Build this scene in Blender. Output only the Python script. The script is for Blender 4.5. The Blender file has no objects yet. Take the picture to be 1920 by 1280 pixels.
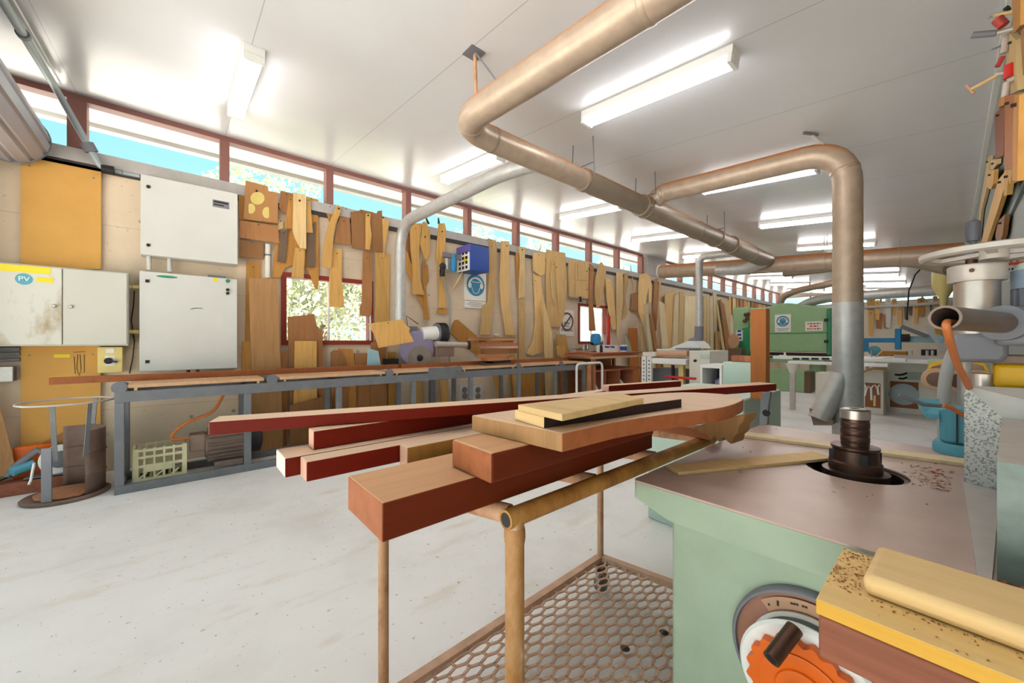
import bpy, bmesh, math, random
from mathutils import Vector, Matrix
random.seed(7)
C = bpy.context.scene.collection
PI = math.pi
# ---------------------------------------------------------------- camera and measuring helpers
FOC = 717.0
YAW = math.atan2(825, 717)
SN, CS = math.sin(YAW), math.cos(YAW)
EYE = Vector((0, 0, 1.3))
def ray(px, py):
    u = (px - 960) / FOC
    v = (642 - py) / FOC
    return Vector((-SN + CS * u, CS + SN * u, v))
def at(px, py, x=None, y=None, z=None):
    """the point of a real plane (a wall, a table top, the floor) seen at a pixel of the 1920x1280 photograph"""
    d = ray(px, py)
    t = x / d.x if x is not None else (y / d.y if y is not None else (z - 1.3) / d.z)
    return EYE + d * t
def ceil_z(x):
    return 3.165 - 0.1 * x
WX = -5.6
def W(px, py, off=0.0):
    return at(px, py, x=WX + off)
cam = bpy.data.cameras.new('camera')
cam.sensor_width = 36.0
cam.lens = FOC / 1920 * 36.0
cam.shift_y = 2.0 / 1920
cam.clip_start = 0.02
cam.clip_end = 300
camo = bpy.data.objects.new('camera', cam)
C.objects.link(camo)
camo.location = EYE
camo.rotation_euler = (PI / 2, 0, YAW)
bpy.context.scene.camera = camo

# ---------------------------------------------------------------- materials
def lin(h):
    h = h.lstrip('#')
    r = [int(h[i:i + 2], 16) / 255 for i in (0, 2, 4)]
    return tuple((c / 12.92 if c <= 0.04045 else ((c + 0.055) / 1.055) ** 2.4) for c in r) + (1.0,)
class N:
    def __init__(s, name):
        s.m = bpy.data.materials.new(name)
        s.m.use_nodes = True
        s.t = s.m.node_tree
        s.b = s.t.nodes['Principled BSDF']
    def add(s, kind, **kw):
        n = s.t.nodes.new(kind)
        for k, v in kw.items():
            setattr(n, k, v)
        return n
    def link(s, a, b):
        s.t.links.new(a, b)
    def coords(s, scale, rnd=True):
        tc = s.add('ShaderNodeTexCoord')
        mp = s.add('ShaderNodeMapping')
        mp.inputs['Scale'].default_value = scale
        s.link(tc.outputs['Object'], mp.inputs['Vector'])
        if rnd:
            oi = s.add('ShaderNodeObjectInfo')
            ma = s.add('ShaderNodeMath', operation='MULTIPLY')
            ma.inputs[1].default_value = 37.0
            s.link(oi.outputs['Random'], ma.inputs[0])
            s.link(ma.outputs[0], mp.inputs['Location'])
        return mp.outputs['Vector']
    def noise(s, vec, scale, detail=4, rough=0.55):
        n = s.add('ShaderNodeTexNoise')
        n.inputs['Scale'].default_value = scale
        n.inputs['Detail'].default_value = detail
        n.inputs['Roughness'].default_value = rough
        s.link(vec, n.inputs['Vector'])
        return n.outputs['Fac']
    def ramp(s, fac, stops):
        r = s.add('ShaderNodeValToRGB')
        e = r.color_ramp.elements
        while len(e) < len(stops):
            e.new(0.5)
        for i, (p, c) in enumerate(stops):
            e[i].position = p
            e[i].color = c
        s.link(fac, r.inputs['Fac'])
        return r.outputs['Color']
    def mix(s, fac, a, b, mode='MIX'):
        m = s.add('ShaderNodeMix', data_type='RGBA', blend_type=mode)
        for sock, v in ((m.inputs[0], fac), (m.inputs[6], a), (m.inputs[7], b)):
            if hasattr(v, 'node'):
                s.link(v, sock)
            else:
                sock.default_value = v
        return m.outputs[2]
    def bump(s, fac, strength=0.1, dist=0.01):
        b = s.add('ShaderNodeBump')
        b.inputs['Strength'].default_value = strength
        b.inputs['Distance'].default_value = dist
        s.link(fac, b.inputs['Height'])
        s.link(b.outputs['Normal'], s.b.inputs['Normal'])
G1 = (1, 1, 1, 1)
def shade(c, k):
    return (min(1, c[0] * k), min(1, c[1] * k), min(1, c[2] * k), 1)
def wood(name, hexc, axis='Z', dark=0.72, light=1.12, rough=0.6, grain=1.0, vary=0.25):
    n = N(name)
    c = lin(hexc)
    st = {'X': (1.0, 14, 14), 'Y': (14, 1.0, 14), 'Z': (14, 14, 1.0)}[axis]
    v = n.coords(st)
    f1 = n.noise(v, 2.2 * grain, 5, 0.6)
    col = n.ramp(f1, [(0.25, shade(c, dark)), (0.5, c), (0.78, shade(c, light))])
    v2 = n.coords((1.6, 1.6, 1.6))
    f2 = n.noise(v2, 2.0, 3)
    col = n.mix(n.ramp(f2, [(0.3, (0, 0, 0, 1)), (0.75, (0.45, 0.45, 0.45, 1))]), col, shade(c, 0.8))
    oi = n.add('ShaderNodeObjectInfo')
    hs = n.add('ShaderNodeHueSaturation')
    mr = n.add('ShaderNodeMapRange')
    mr.inputs['To Min'].default_value = 1 - vary
    mr.inputs['To Max'].default_value = 1 + vary * 0.6
    n.link(oi.outputs['Random'], mr.inputs['Value'])
    n.link(mr.outputs[0], hs.inputs['Value'])
    n.link(col, hs.inputs['Color'])
    n.link(hs.outputs['Color'], n.b.inputs['Base Color'])
    n.b.inputs['Roughness'].default_value = rough
    n.b.inputs['Specular IOR Level'].default_value = 0.18
    n.bump(f1, 0.06, 0.004)
    return n.m
def paint(name, hexc, rough=0.5, metal=0.0, mott=0.12, scale=3.0, spec=0.4, dust=None, dustamt=0.8, vary=0.0):
    n = N(name)
    c = lin(hexc)
    v = n.coords((1, 1, 1))
    f = n.noise(v, scale, 5, 0.6)
    col = n.ramp(f, [(0.3, shade(c, 1 - mott)), (0.7, shade(c, 1 + mott * 0.5))])
    if dust:
        ge = n.add('ShaderNodeNewGeometry')
        sx = n.add('ShaderNodeSeparateXYZ')
        n.link(ge.outputs['Normal'], sx.inputs[0])
        f3 = n.noise(v, 9.0, 3)
        ad = n.add('ShaderNodeMath', operation='MULTIPLY_ADD')
        ad.inputs[1].default_value = 0.35
        n.link(f3, ad.inputs[0])
        n.link(sx.outputs['Z'], ad.inputs[2])
        fr = n.ramp(ad.outputs[0], [(0.45, (0, 0, 0, 1)), (0.8, (dustamt,) * 3 + (1,))])
        col = n.mix(fr, col, lin(dust))
        rr = n.ramp(fr, [(0.0, (rough,) * 3 + (1,)), (1.0, (0.9,) * 3 + (1,))])
        n.link(rr, n.b.inputs['Roughness'])
        if metal:
            mm = n.ramp(fr, [(0.0, (metal,) * 3 + (1,)), (0.6, (0, 0, 0, 1))])
            n.link(mm, n.b.inputs['Metallic'])
    else:
        n.b.inputs['Roughness'].default_value = rough
        n.b.inputs['Metallic'].default_value = metal
    if vary:
        oi = n.add('ShaderNodeObjectInfo')
        hs = n.add('ShaderNodeHueSaturation')
        mr = n.add('ShaderNodeMapRange')
        mr.inputs['To Min'].default_value = 1 - vary
        mr.inputs['To Max'].default_value = 1 + vary
        n.link(oi.outputs['Random'], mr.inputs['Value'])
        n.link(mr.outputs[0], hs.inputs['Value'])
        n.link(col, hs.inputs['Color'])
        col = hs.outputs['Color']
    n.link(col, n.b.inputs['Base Color'])
    n.b.inputs['Specular IOR Level'].default_value = spec
    return n.m
def emit(name, hexc, strength):
    n = N(name)
    n.b.inputs['Base Color'].default_value = lin(hexc)
    n.b.inputs['Emission Color'].default_value = lin(hexc)
    n.b.inputs['Emission Strength'].default_value = strength
    return n.m
def spotted(name, hexc, spot, scale=60, thr=0.58, rough=0.5, metal=0.0):
    n = N(name)
    v = n.coords((1, 1, 1))
    vo = n.add('ShaderNodeTexVoronoi')
    vo.inputs['Scale'].default_value = scale
    n.link(v, vo.inputs['Vector'])
    f = n.noise(v, scale * 0.8, 3)
    bw = n.add('ShaderNodeSeparateColor')
    n.link(vo.outputs['Color'], bw.inputs[0])
    mx = n.add('ShaderNodeMath', operation='MULTIPLY_ADD')
    mx.inputs[1].default_value = 0.5
    n.link(f, mx.inputs[0])
    h = n.add('ShaderNodeMath', operation='MULTIPLY')
    h.inputs[1].default_value = 0.5
    n.link(bw.outputs[0], h.inputs[0])
    n.link(h.outputs[0], mx.inputs[2])
    col = n.ramp(mx.outputs[0], [(thr - 0.06, lin(hexc)), (thr + 0.06, lin(spot))])
    n.link(col, n.b.inputs['Base Color'])
    n.b.inputs['Roughness'].default_value = rough
    n.b.inputs['Metallic'].default_value = metal
    return n.m
def concrete_wall(name, hexc):
    n = N(name)
    c = lin(hexc)
    v = n.coords((1, 1, 1), False)
    f = n.noise(v, 1.3, 6, 0.6)
    col = n.ramp(f, [(0.3, shade(c, 0.84)), (0.5, c), (0.72, shade(c, 1.1))])
    vo = n.add('ShaderNodeTexVoronoi')
    vo.inputs['Scale'].default_value = 3.2
    n.link(v, vo.inputs['Vector'])
    sp = n.ramp(vo.outputs['Distance'], [(0.05, (0.75, 0.75, 0.75, 1)), (0.085, (0, 0, 0, 1))])
    col = n.mix(sp, col, shade(c, 0.35))
    f4 = n.noise(v, 28, 2)
    col = n.mix(n.ramp(f4, [(0.66, (0, 0, 0, 1)), (0.74, (0.5, 0.5, 0.5, 1))]), col, shade(c, 0.55))
    # thin horizontal pour lines every 1.05 m
    tc = n.add('ShaderNodeTexCoord')
    sx = n.add('ShaderNodeSeparateXYZ')
    n.link(tc.outputs['Object'], sx.inputs[0])
    md = n.add('ShaderNodeMath', operation='MODULO')
    md.inputs[1].default_value = 0.62
    n.link(sx.outputs['Z'], md.inputs[0])
    lt = n.add('ShaderNodeMath', operation='LESS_THAN')
    lt.inputs[1].default_value = 0.008
    n.link(md.outputs[0], lt.inputs[0])
    m2 = n.add('ShaderNodeMath', operation='MULTIPLY')
    m2.inputs[1].default_value = 0.5
    n.link(lt.outputs[0], m2.inputs[0])
    col = n.mix(m2.outputs[0], col, shade(c, 0.6))
    n.link(col, n.b.inputs['Base Color'])
    n.b.inputs['Roughness'].default_value = 0.85
    n.bump(f, 0.15, 0.01)
    return n.m
def floor_mat():
    n = N('pale concrete floor')
    v = n.coords((1, 1, 1), False)
    f = n.noise(v, 0.9, 6, 0.6)
    col = n.ramp(f, [(0.28, lin('#d2cdc8')), (0.5, lin('#e6e3e0')), (0.75, lin('#eeecea'))])
    v2 = n.coords((2.6, 0.7, 1), False)
    f2 = n.noise(v2, 2.3, 7, 0.65)
    col = n.mix(n.ramp(f2, [(0.56, (0, 0, 0, 1)), (0.74, (0.55, 0.55, 0.55, 1))]), col, lin('#cdb898'))
    f3 = n.noise(v, 30, 3, 0.6)
    col = n.mix(n.ramp(f3, [(0.66, (0, 0, 0, 1)), (0.72, (0.7, 0.7, 0.7, 1))]), col, lin('#7d7368'))
    n.link(col, n.b.inputs['Base Color'])
    r = n.ramp(f, [(0.3, (0.55, 0.55, 0.55, 1)), (0.8, (0.32, 0.32, 0.32, 1))])
    n.link(r, n.b.inputs['Roughness'])
    n.b.inputs['Specular IOR Level'].default_value = 0.35
    return n.m
def ceiling_mat():
    n = N('white insulated ceiling panel')
    tc = n.add('ShaderNodeTexCoord')
    sx = n.add('ShaderNodeSeparateXYZ')
    n.link(tc.outputs['Object'], sx.inputs[0])
    ad = n.add('ShaderNodeMath', operation='ADD')
    ad.inputs[1].default_value = 11.57 - 0.4
    n.link(sx.outputs['Y'], ad.inputs[0])
    md = n.add('ShaderNodeMath', operation='MODULO')
    md.inputs[1].default_value = 1.157
    n.link(ad.outputs[0], md.inputs[0])
    lt = n.add('ShaderNodeMath', operation='LESS_THAN')
    lt.inputs[1].default_value = 0.006
    n.link(md.outputs[0], lt.inputs[0])
    v = n.coords((1, 1, 1), False)
    f = n.noise(v, 0.8, 3)
    col = n.ramp(f, [(0.3, lin('#d2d3d6')), (0.7, lin('#d9dadd'))])
    col = n.mix(lt.outputs[0], col, lin('#aeb0b3'))
    n.link(col, n.b.inputs['Base Color'])
    n.b.inputs['Roughness'].default_value = 0.25
    n.b.inputs['Specular IOR Level'].default_value = 0.5
    return n.m
def glass_mat():
    n = N('clear window glass')
    t = n.add('ShaderNodeBsdfTransparent')
    g = n.add('ShaderNodeBsdfGlossy')
    g.inputs['Roughness'].default_value = 0.02
    m = n.add('ShaderNodeMixShader')
    m.inputs[0].default_value = 0.05
    n.link(t.outputs[0], m.inputs[1])
    n.link(g.outputs[0], m.inputs[2])
    n.link(m.outputs[0], n.t.nodes['Material Output'].inputs['Surface'])
    n.t.nodes.remove(n.b)
    return n.m
M = {}
M['floor'] = floor_mat()
M['ceiling'] = ceiling_mat()
M['glass'] = glass_mat()
M['concrete'] = concrete_wall('beige tilt up concrete', '#d2bfa6')
M['greywall'] = paint('grey green wall sheet', '#8b8f8a', 0.6, mott=0.08)
M['darkwall'] = paint('grey wall sheet', '#6f7c78', 0.6, mott=0.1)
M['plaster'] = paint('cream wall', '#cfc4b2', 0.8, mott=0.06)
M['sill'] = paint('grey steel sill', '#b3aeaa', 0.6, mott=0.1, scale=9)
M['sillshadow'] = paint('shadow toned steel angle', '#3a3230', 0.6)  # steel strip below the sill; the underside shadow is put into its dark colour
M['maroon'] = paint('maroon window frame', '#93655c', 0.5, mott=0.06)
M['redframe'] = paint('dark red window frame', '#8c3023', 0.45, mott=0.06)
M['white'] = paint('white paint', '#e9e9e6', 0.5, mott=0.04)
M['box'] = paint('pale grey enamel', '#c9c8c3', 0.45, mott=0.05, scale=2)
M['box2'] = paint('cream grey enamel', '#c3c1b6', 0.45, mott=0.05, scale=2)
def stained(name, hexc, stain):
    n = N(name)
    v = n.coords((1.0, 1.6, 0.9), False)
    f = n.noise(v, 2.6, 7, 0.68)
    n.link(n.mix(n.ramp(f, [(0.5, (0, 0, 0, 1)), (0.68, (0.85, 0.85, 0.85, 1))]), lin(hexc), lin(stain)), n.b.inputs['Base Color'])
    n.b.inputs['Roughness'].default_value = 0.5
    return n.m
M['stainbox'] = stained('stained grey enamel', '#c9c7bd', '#9c8258')
M['galv'] = paint('dusty duct steel', '#b39f8c', 0.4, 0.3, 0.14, 10, dust='#b97c4c', dustamt=1.0)
M['galvclean'] = paint('clean galvanised steel', '#bcbcba', 0.4, 0.35, 0.14, 14, dust='#b89a78', dustamt=0.6)
M['ductgrey'] = paint('dusty grey duct', '#918271', 0.45, 0.25, 0.12, 8, dust='#a5704a', dustamt=1.0)
M['steel'] = paint('bright steel', '#bdb2a9', 0.32, 0.75, 0.12, 8)
M['darksteel'] = paint('brown worn steel', '#5a4238', 0.35, 0.7, 0.2, 12)
M['black'] = paint('black', '#1d1b1c', 0.5)
M['darkgrip'] = paint('dark grip', '#4a4a52', 0.5)
M['chrome'] = paint('chrome', '#dcdcdc', 0.15, 1.0, 0.02)
M['benchsteel'] = paint('grey bench steel', '#74767a', 0.55, 0.15, 0.15, 9)
M['rust'] = paint('rusty drum steel', '#7a6358', 0.7, 0.1, 0.3, 6)
def patchy(name, stops, scale=14, rough=0.6):
    n = N(name)
    v = n.coords((1, 1, 0.45))
    f = n.noise(v, scale, 6, 0.68)
    n.link(n.ramp(f, [(p, lin(c)) for p, c in stops]), n.b.inputs['Base Color'])
    n.b.inputs['Roughness'].default_value = rough
    n.bump(f, 0.25, 0.003)
    return n.m
M['ruststeel'] = patchy('rusty pipe', [(0.3, '#8a5c3c'), (0.48, '#b98a66'), (0.7, '#caa283')])
M['legpipe'] = patchy('peeling rusty pipe', [(0.3, '#6e4527'), (0.42, '#a9743f'), (0.55, '#bd8f60'), (0.68, '#dccdb6')], 9)
M['browntop'] = wood('sawn brown top', '#cf9f76', 'X', dark=0.85, light=1.08, vary=0.05)
M['ochrepipe'] = patchy('yellow rusty pipe', [(0.28, '#6b4526'), (0.45, '#a36c30'), (0.6, '#bb8743'), (0.75, '#cfa878')], 8)
M['meshpaint'] = paint('dusty expanded metal', '#d0a78d', 0.75, 0.0, 0.22, 12)
M['mint'] = paint('mint machine enamel', '#9fb099', 0.5, 0.0, 0.1, 9)
M['mintlight'] = paint('pale mint enamel', '#b9cbbf', 0.5, 0.0, 0.06, 6)
M['green'] = paint('sage green enamel', '#93b488', 0.5, 0.0, 0.08, 4)
M['greendark'] = paint('dark green enamel', '#2f8a5f', 0.5, 0.0, 0.1, 4)
M['table'] = paint('worn cast iron table', '#bda396', 0.34, 0.1, 0.16, 5)
M['spangle'] = spotted('pale spangle steel', '#c9c8c2', '#87898a', scale=230, thr=0.6, rough=0.5, metal=0.0)
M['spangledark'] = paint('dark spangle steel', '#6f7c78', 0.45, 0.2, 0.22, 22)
M['lightsteel'] = paint('light ground steel', '#bfb6af', 0.4, 0.25, 0.1, 20)
M['orange'] = paint('orange plastic', '#dc6206', 0.4, 0.0, 0.05, 5)
M['orangedull'] = paint('orange cable', '#c4733f', 0.5)
M['yellow'] = paint('yellow enamel', '#dca915', 0.45, mott=0.06)
M['yellowpale'] = paint('cream yellow enamel', '#e0cb84', 0.5, mott=0.05)
M['label'] = paint('yellow label', '#e3cf2f', 0.6, mott=0.04)
M['teal'] = paint('turquoise enamel', '#58a0b4', 0.45, mott=0.08)
M['blue'] = paint('blue enamel', '#2b86ba', 0.45, mott=0.08)
M['paleblue'] = paint('pale blue enamel', '#a9cfdd', 0.5, mott=0.06)
M['darkblue'] = paint('dark blue enamel', '#24469a', 0.4, mott=0.06)
M['signblue'] = paint('sign blue', '#3d85ad', 0.5, mott=0.03)
M['signwhite'] = paint('sign white', '#e4e2d8', 0.5, mott=0.03)
M['red'] = paint('red enamel', '#c8281f', 0.4, mott=0.06)
M['signred'] = paint('sign red', '#b8433c', 0.5)
M['purple'] = paint('purple grey plastic', '#8f87a5', 0.5, mott=0.08)
M['greyplastic'] = paint('grey plastic', '#75757c', 0.5)
M['motor'] = paint('blue grey motor', '#8fa0b3', 0.45, 0.1, 0.1)
M['motorbrown'] = paint('dusty motor', '#8a7468', 0.7, 0.0, 0.15, 10)
M['dust'] = paint('sawdust', '#b07a55', 0.95, mott=0.3, scale=40)
M['sawdust'] = paint('red shavings', '#a8623c', 0.95, mott=0.4, scale=60)
M['cream'] = paint('cream machine enamel', '#dcd8cb', 0.5, mott=0.05)
M['conduit'] = paint('grey conduit', '#9fa9ac', 0.45, 0.2, 0.06)
M['shutter'] = paint('grey violet shutter steel', '#a8a5ac', 0.4, 0.2, 0.06)
M['crate'] = paint('cream crate plastic', '#c9c39c', 0.55, mott=0.15, scale=6)
M['paper'] = paint('paper', '#e8e6e0', 0.8, mott=0.03)
M['cork'] = paint('brown board', '#93593a', 0.7, mott=0.1)
M['fibre'] = paint('yellow particle board', '#cf9d52', 0.8, mott=0.07, scale=3)
M['ink'] = paint('ink', '#2a2624', 0.7)
M['foam'] = paint('roller rubber', '#caa183', 0.8, mott=0.12)
M['lamp'] = emit('lit diffuser', '#fffcfb', 8.0)
M['soffit'] = paint('white soffit', '#f2f2f0', 0.7, mott=0.02)
M['gutter'] = paint('grey gutter', '#b8b8b8', 0.5)
M['ground'] = paint('pale ground', '#c9c6bf', 0.95, mott=0.15, scale=0.4)
M['leaf'] = paint('pale green leaves', '#b6bd9c', 0.7, mott=0.3, scale=1.5)
M['bark'] = paint('bark', '#8a7c68', 0.9, mott=0.3)
# timbers (grain along the named local axis)
M['tan'] = wood('tan template ply', '#d2a460', 'Z')
M['pale'] = wood('pale template ply', '#dcbd88', 'Z')
M['brown'] = wood('brown hardboard', '#a97a4e', 'Z', dark=0.85, light=1.08)
M['orangewood'] = wood('orange ply', '#c08a48', 'Z')
M['redbrown'] = wood('red brown board', '#a9764c', 'Z')
M['darkpanel'] = paint('dark grey board', '#6e5846', 0.7, mott=0.08)
M['cream wood'] = wood('cream board', '#e3cda6', 'Z', dark=0.85)
M['plank'] = wood('weathered plank', '#b3875a', 'Z', dark=0.7)
M['redY'] = wood('red hardwood', '#701a0a', 'X', dark=0.8, light=1.15, rough=0.5, grain=0.7, vary=0.08)
M['redside'] = wood('deep red hardwood side', '#6e2a12', 'X', dark=0.8, light=1.12, rough=0.45, grain=0.7, vary=0.08)
M['tanlight'] = wood('light template ply', '#dcb67c', 'Z')
M['jarrahX'] = wood('orange red hardwood', '#a8643f', 'X', dark=0.75, rough=0.5, grain=0.8, vary=0.08)
M['jarrahZ'] = wood('orange red hardwood upright', '#b06a34', 'Z', dark=0.8, rough=0.5, vary=0.05)
M['pinkend'] = wood('pinkish sawn end', '#d9a68d', 'X', dark=0.9, light=1.05, vary=0.05)
M['sawntop'] = wood('dusty sawn top', '#dfbea2', 'X', dark=0.88, light=1.06, vary=0.05)
M['whiteend'] = paint('white painted end', '#e9e2cc', 0.7, mott=0.1)
M['bark dark'] = paint('dark charred bark', '#2b1712', 0.8, mott=0.4, scale=30)
M['pineX'] = wood('pale pine', '#dcb984', 'X', dark=0.85, vary=0.08)
M['pineyellow'] = wood('yellow pine', '#e2bd7e', 'X', dark=0.85, vary=0.08)
M['pineside'] = wood('deep yellow pine edge', '#d9a443', 'X', dark=0.88, vary=0.05)
M['purplewood'] = wood('purple brown hardwood', '#935a45', 'X', dark=0.62, light=1.15, vary=0.05)
M['fenceX'] = wood('brown fence timber', '#9f5f3a', 'X', dark=0.75, vary=0.1)
M['benchtop'] = wood('dusty bench board', '#cda47e', 'X', dark=0.85, vary=0.1)
M['offcut'] = wood('offcut board', '#b9805a', 'X', dark=0.7, vary=0.35)
M['redsheet'] = wood('reddish veneer sheet', '#b8714f', 'X', vary=0.25)

# ---------------------------------------------------------------- mesh building
def frame(p0, p1):
    d = (p1 - p0).normalized()
    up = Vector((0, 0, 1)) if abs(d.z) < 0.95 else Vector((1, 0, 0))
    a = d.cross(up).normalized()
    return d, a, a.cross(d).normalized()
class MB:
    def __init__(s):
        s.v, s.f, s.mi = [], [], []
        s.cur = 0
    def m(s, i):
        s.cur = i
        return s
    def _add(s, vs, fs):
        b = len(s.v)
        s.v += [Vector(v) for v in vs]
        for f in fs:
            s.f.append(tuple(b + i for i in f))
            s.mi.append(s.cur)
        return s
    def hexa(s, p):
        return s._add(p, [(0, 3, 2, 1), (4, 5, 6, 7), (0, 1, 5, 4), (1, 2, 6, 5), (2, 3, 7, 6), (3, 0, 4, 7)])
    def box(s, lo, hi):
        x0, y0, z0 = [min(a, b) for a, b in zip(lo, hi)]
        x1, y1, z1 = [max(a, b) for a, b in zip(lo, hi)]
        return s.hexa([(x0, y0, z0), (x1, y0, z0), (x1, y1, z0), (x0, y1, z0), (x0, y0, z1), (x1, y0, z1), (x1, y1, z1), (x0, y1, z1)])
    def bar(s, p0, p1, w, h, up=None):
        p0, p1 = Vector(p0), Vector(p1)
        d, a, b = frame(p0, p1)
        if up is not None:
            a = d.cross(Vector(up)).normalized()
            b = a.cross(d).normalized()
        a, b = a * w / 2, b * h / 2
        return s.hexa([p0 - a - b, p0 + a - b, p0 + a + b, p0 - a + b, p1 - a - b, p1 + a - b, p1 + a + b, p1 - a + b])
    def cyl(s, p0, p1, r, seg=20, r1=None, caps=True):
        p0, p1 = Vector(p0), Vector(p1)
        r1 = r if r1 is None else r1
        d, a, b = frame(p0, p1)
        vs = []
        for p, q in ((p0, r), (p1, r1)):
            for i in range(seg):
                t = 2 * PI * i / seg
                vs.append(p + a * math.cos(t) * q + b * math.sin(t) * q)
        fs = [(i, (i + 1) % seg, seg + (i + 1) % seg, seg + i) for i in range(seg)]
        if caps:
            fs += [tuple(reversed(range(seg))), tuple(range(seg, 2 * seg))]
        return s._add(vs, fs)
    def tube(s, path, r, seg=16, caps=True):
        """a swept round tube along a polyline; r may be one radius or one per point"""
        P = [Vector(p) for p in path]
        R = r if isinstance(r, (list, tuple)) else [r] * len(P)
        T = []
        for i in range(len(P)):
            a = P[max(i - 1, 0)]
            b = P[min(i + 1, len(P) - 1)]
            T.append((b - a).normalized())
        _, a, b = frame(P[0], P[0] + T[0])
        vs = []
        for i, p in enumerate(P):
            if i:
                q = T[i - 1].rotation_difference(T[i])
                a = q @ a
                b = q @ b
            for k in range(seg):
                t = 2 * PI * k / seg
                vs.append(p + (a * math.cos(t) + b * math.sin(t)) * R[i])
        fs = []
        for i in range(len(P) - 1):
            for k in range(seg):
                fs.append((i * seg + k, i * seg + (k + 1) % seg, (i + 1) * seg + (k + 1) % seg, (i + 1) * seg + k))
        if caps:
            fs += [tuple(reversed(range(seg))), tuple(range((len(P) - 1) * seg, len(P) * seg))]
        return s._add(vs, fs)
    def prism(s, pts, vec):
        P = [Vector(p) for p in pts]
        v = Vector(vec)
        n = len(P)
        nrm = Vector((0, 0, 0))
        for i in range(n):
            nrm += P[i].cross(P[(i + 1) % n])
        if nrm.dot(v) > 0:
            P.reverse()
        fs = [tuple(range(n)), tuple(reversed(range(n, 2 * n)))]
        fs += [(i, n + i, n + (i + 1) % n, (i + 1) % n) for i in range(n)]
        return s._add(P + [p + v for p in P], fs)
    def lathe(s, prof, c, axis=(0, 0, 1), seg=28):
        """prof: (radius, height along axis) pairs from c"""
        c = Vector(c)
        d, a, b = frame(c, c + Vector(axis))
        vs = []
        for r, h in prof:
            for k in range(seg):
                t = 2 * PI * k / seg
                vs.append(c + d * h + (a * math.cos(t) + b * math.sin(t)) * max(r, 1e-4))
        fs = []
        n = len(prof)
        for i in range(n - 1):
            for k in range(seg):
                fs.append((i * seg + k, i * seg + (k + 1) % seg, (i + 1) * seg + (k + 1) % seg, (i + 1) * seg + k))
        fs += [tuple(reversed(range(seg))), tuple(range((n - 1) * seg, n * seg))]
        return s._add(vs, fs)
    def build(s, name, mat, parent=None, label=None, cat=None, group=None, kind=None, bevel=0, smooth=35, origin=None):
        if origin is None:
            lo = [min(v[i] for v in s.v) for i in range(3)]
            hi = [max(v[i] for v in s.v) for i in range(3)]
            origin = Vector(((lo[0] + hi[0]) / 2, (lo[1] + hi[1]) / 2, lo[2]))
        origin = Vector(origin)
        me = bpy.data.meshes.new(name)
        me.from_pydata([v - origin for v in s.v], [], s.f)
        for x in (mat if isinstance(mat, (list, tuple)) else [mat]):
            me.materials.append(M[x] if isinstance(x, str) else x)
        me.polygons.foreach_set('material_index', s.mi)
        me.update()
        bm = bmesh.new()
        bm.from_mesh(me)
        bmesh.ops.recalc_face_normals(bm, faces=bm.faces)
        bm.to_mesh(me)
        bm.free()
        if smooth:
            me.polygons.foreach_set('use_smooth', [True] * len(me.polygons))
            me.set_sharp_from_angle(angle=math.radians(smooth))
        o = bpy.data.objects.new(name, me)
        C.objects.link(o)
        if parent is not None:
            o.parent = parent
            b = Vector((0, 0, 0))
            q = parent
            while q is not None:
                b += q.location
                q = q.parent
            o.location = origin - b
        else:
            o.location = origin
        if bevel:
            bv = o.modifiers.new('edge', 'BEVEL')
            bv.width = bevel
            bv.segments = 2
            bv.limit_method = 'ANGLE'
        tag(o, label, cat, group, kind)
        return o
def tag(o, label=None, cat=None, group=None, kind=None):
    for k, v in (('label', label), ('category', cat), ('group', group), ('kind', kind)):
        if v:
            o[k] = v
    return o
def thing(name, loc, label, cat, group=None, kind=None):
    o = bpy.data.objects.new(name, None)
    o.empty_display_size = 0.1
    C.objects.link(o)
    o.location = Vector(loc)
    return tag(o, label, cat, group, kind)
def clone(root, delta, label, group=None):
    r = root.copy()
    C.objects.link(r)
    r.location = root.location + Vector(delta)
    r['label'] = label
    if group:
        r['group'] = group
    for ch in list(root.children):
        c = ch.copy()
        C.objects.link(c)
        c.parent = r
        for g in list(ch.children):
            d = g.copy()
            C.objects.link(d)
            d.parent = c
    return r
def struct(mb, name, mat, parent=None, **kw):
    return mb.build(name, mat, parent, kind=None if parent else 'structure', **kw)
def arc(c, a, b, r, t0, t1, n=8):
    """points of an arc around c in the plane of unit vectors a, b"""
    c, a, b = Vector(c), Vector(a), Vector(b)
    return [c + a * r * math.cos(t0 + (t1 - t0) * i / n) + b * r * math.sin(t0 + (t1 - t0) * i / n) for i in range(n + 1)]
def bend(path, rad, n=7):
    """round the corners of a polyline"""
    P = [Vector(p) for p in path]
    out = [P[0]]
    for i in range(1, len(P) - 1):
        a = (P[i - 1] - P[i])
        b = (P[i + 1] - P[i])
        r = min(rad, a.length * 0.48, b.length * 0.48)
        A = P[i] + a.normalized() * r
        B = P[i] + b.normalized() * r
        for k in range(n + 1):
            t = k / n
            out.append(A * (1 - t) ** 2 + P[i] * 2 * t * (1 - t) + B * t * t)
    out.append(P[-1])
    return out
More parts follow.
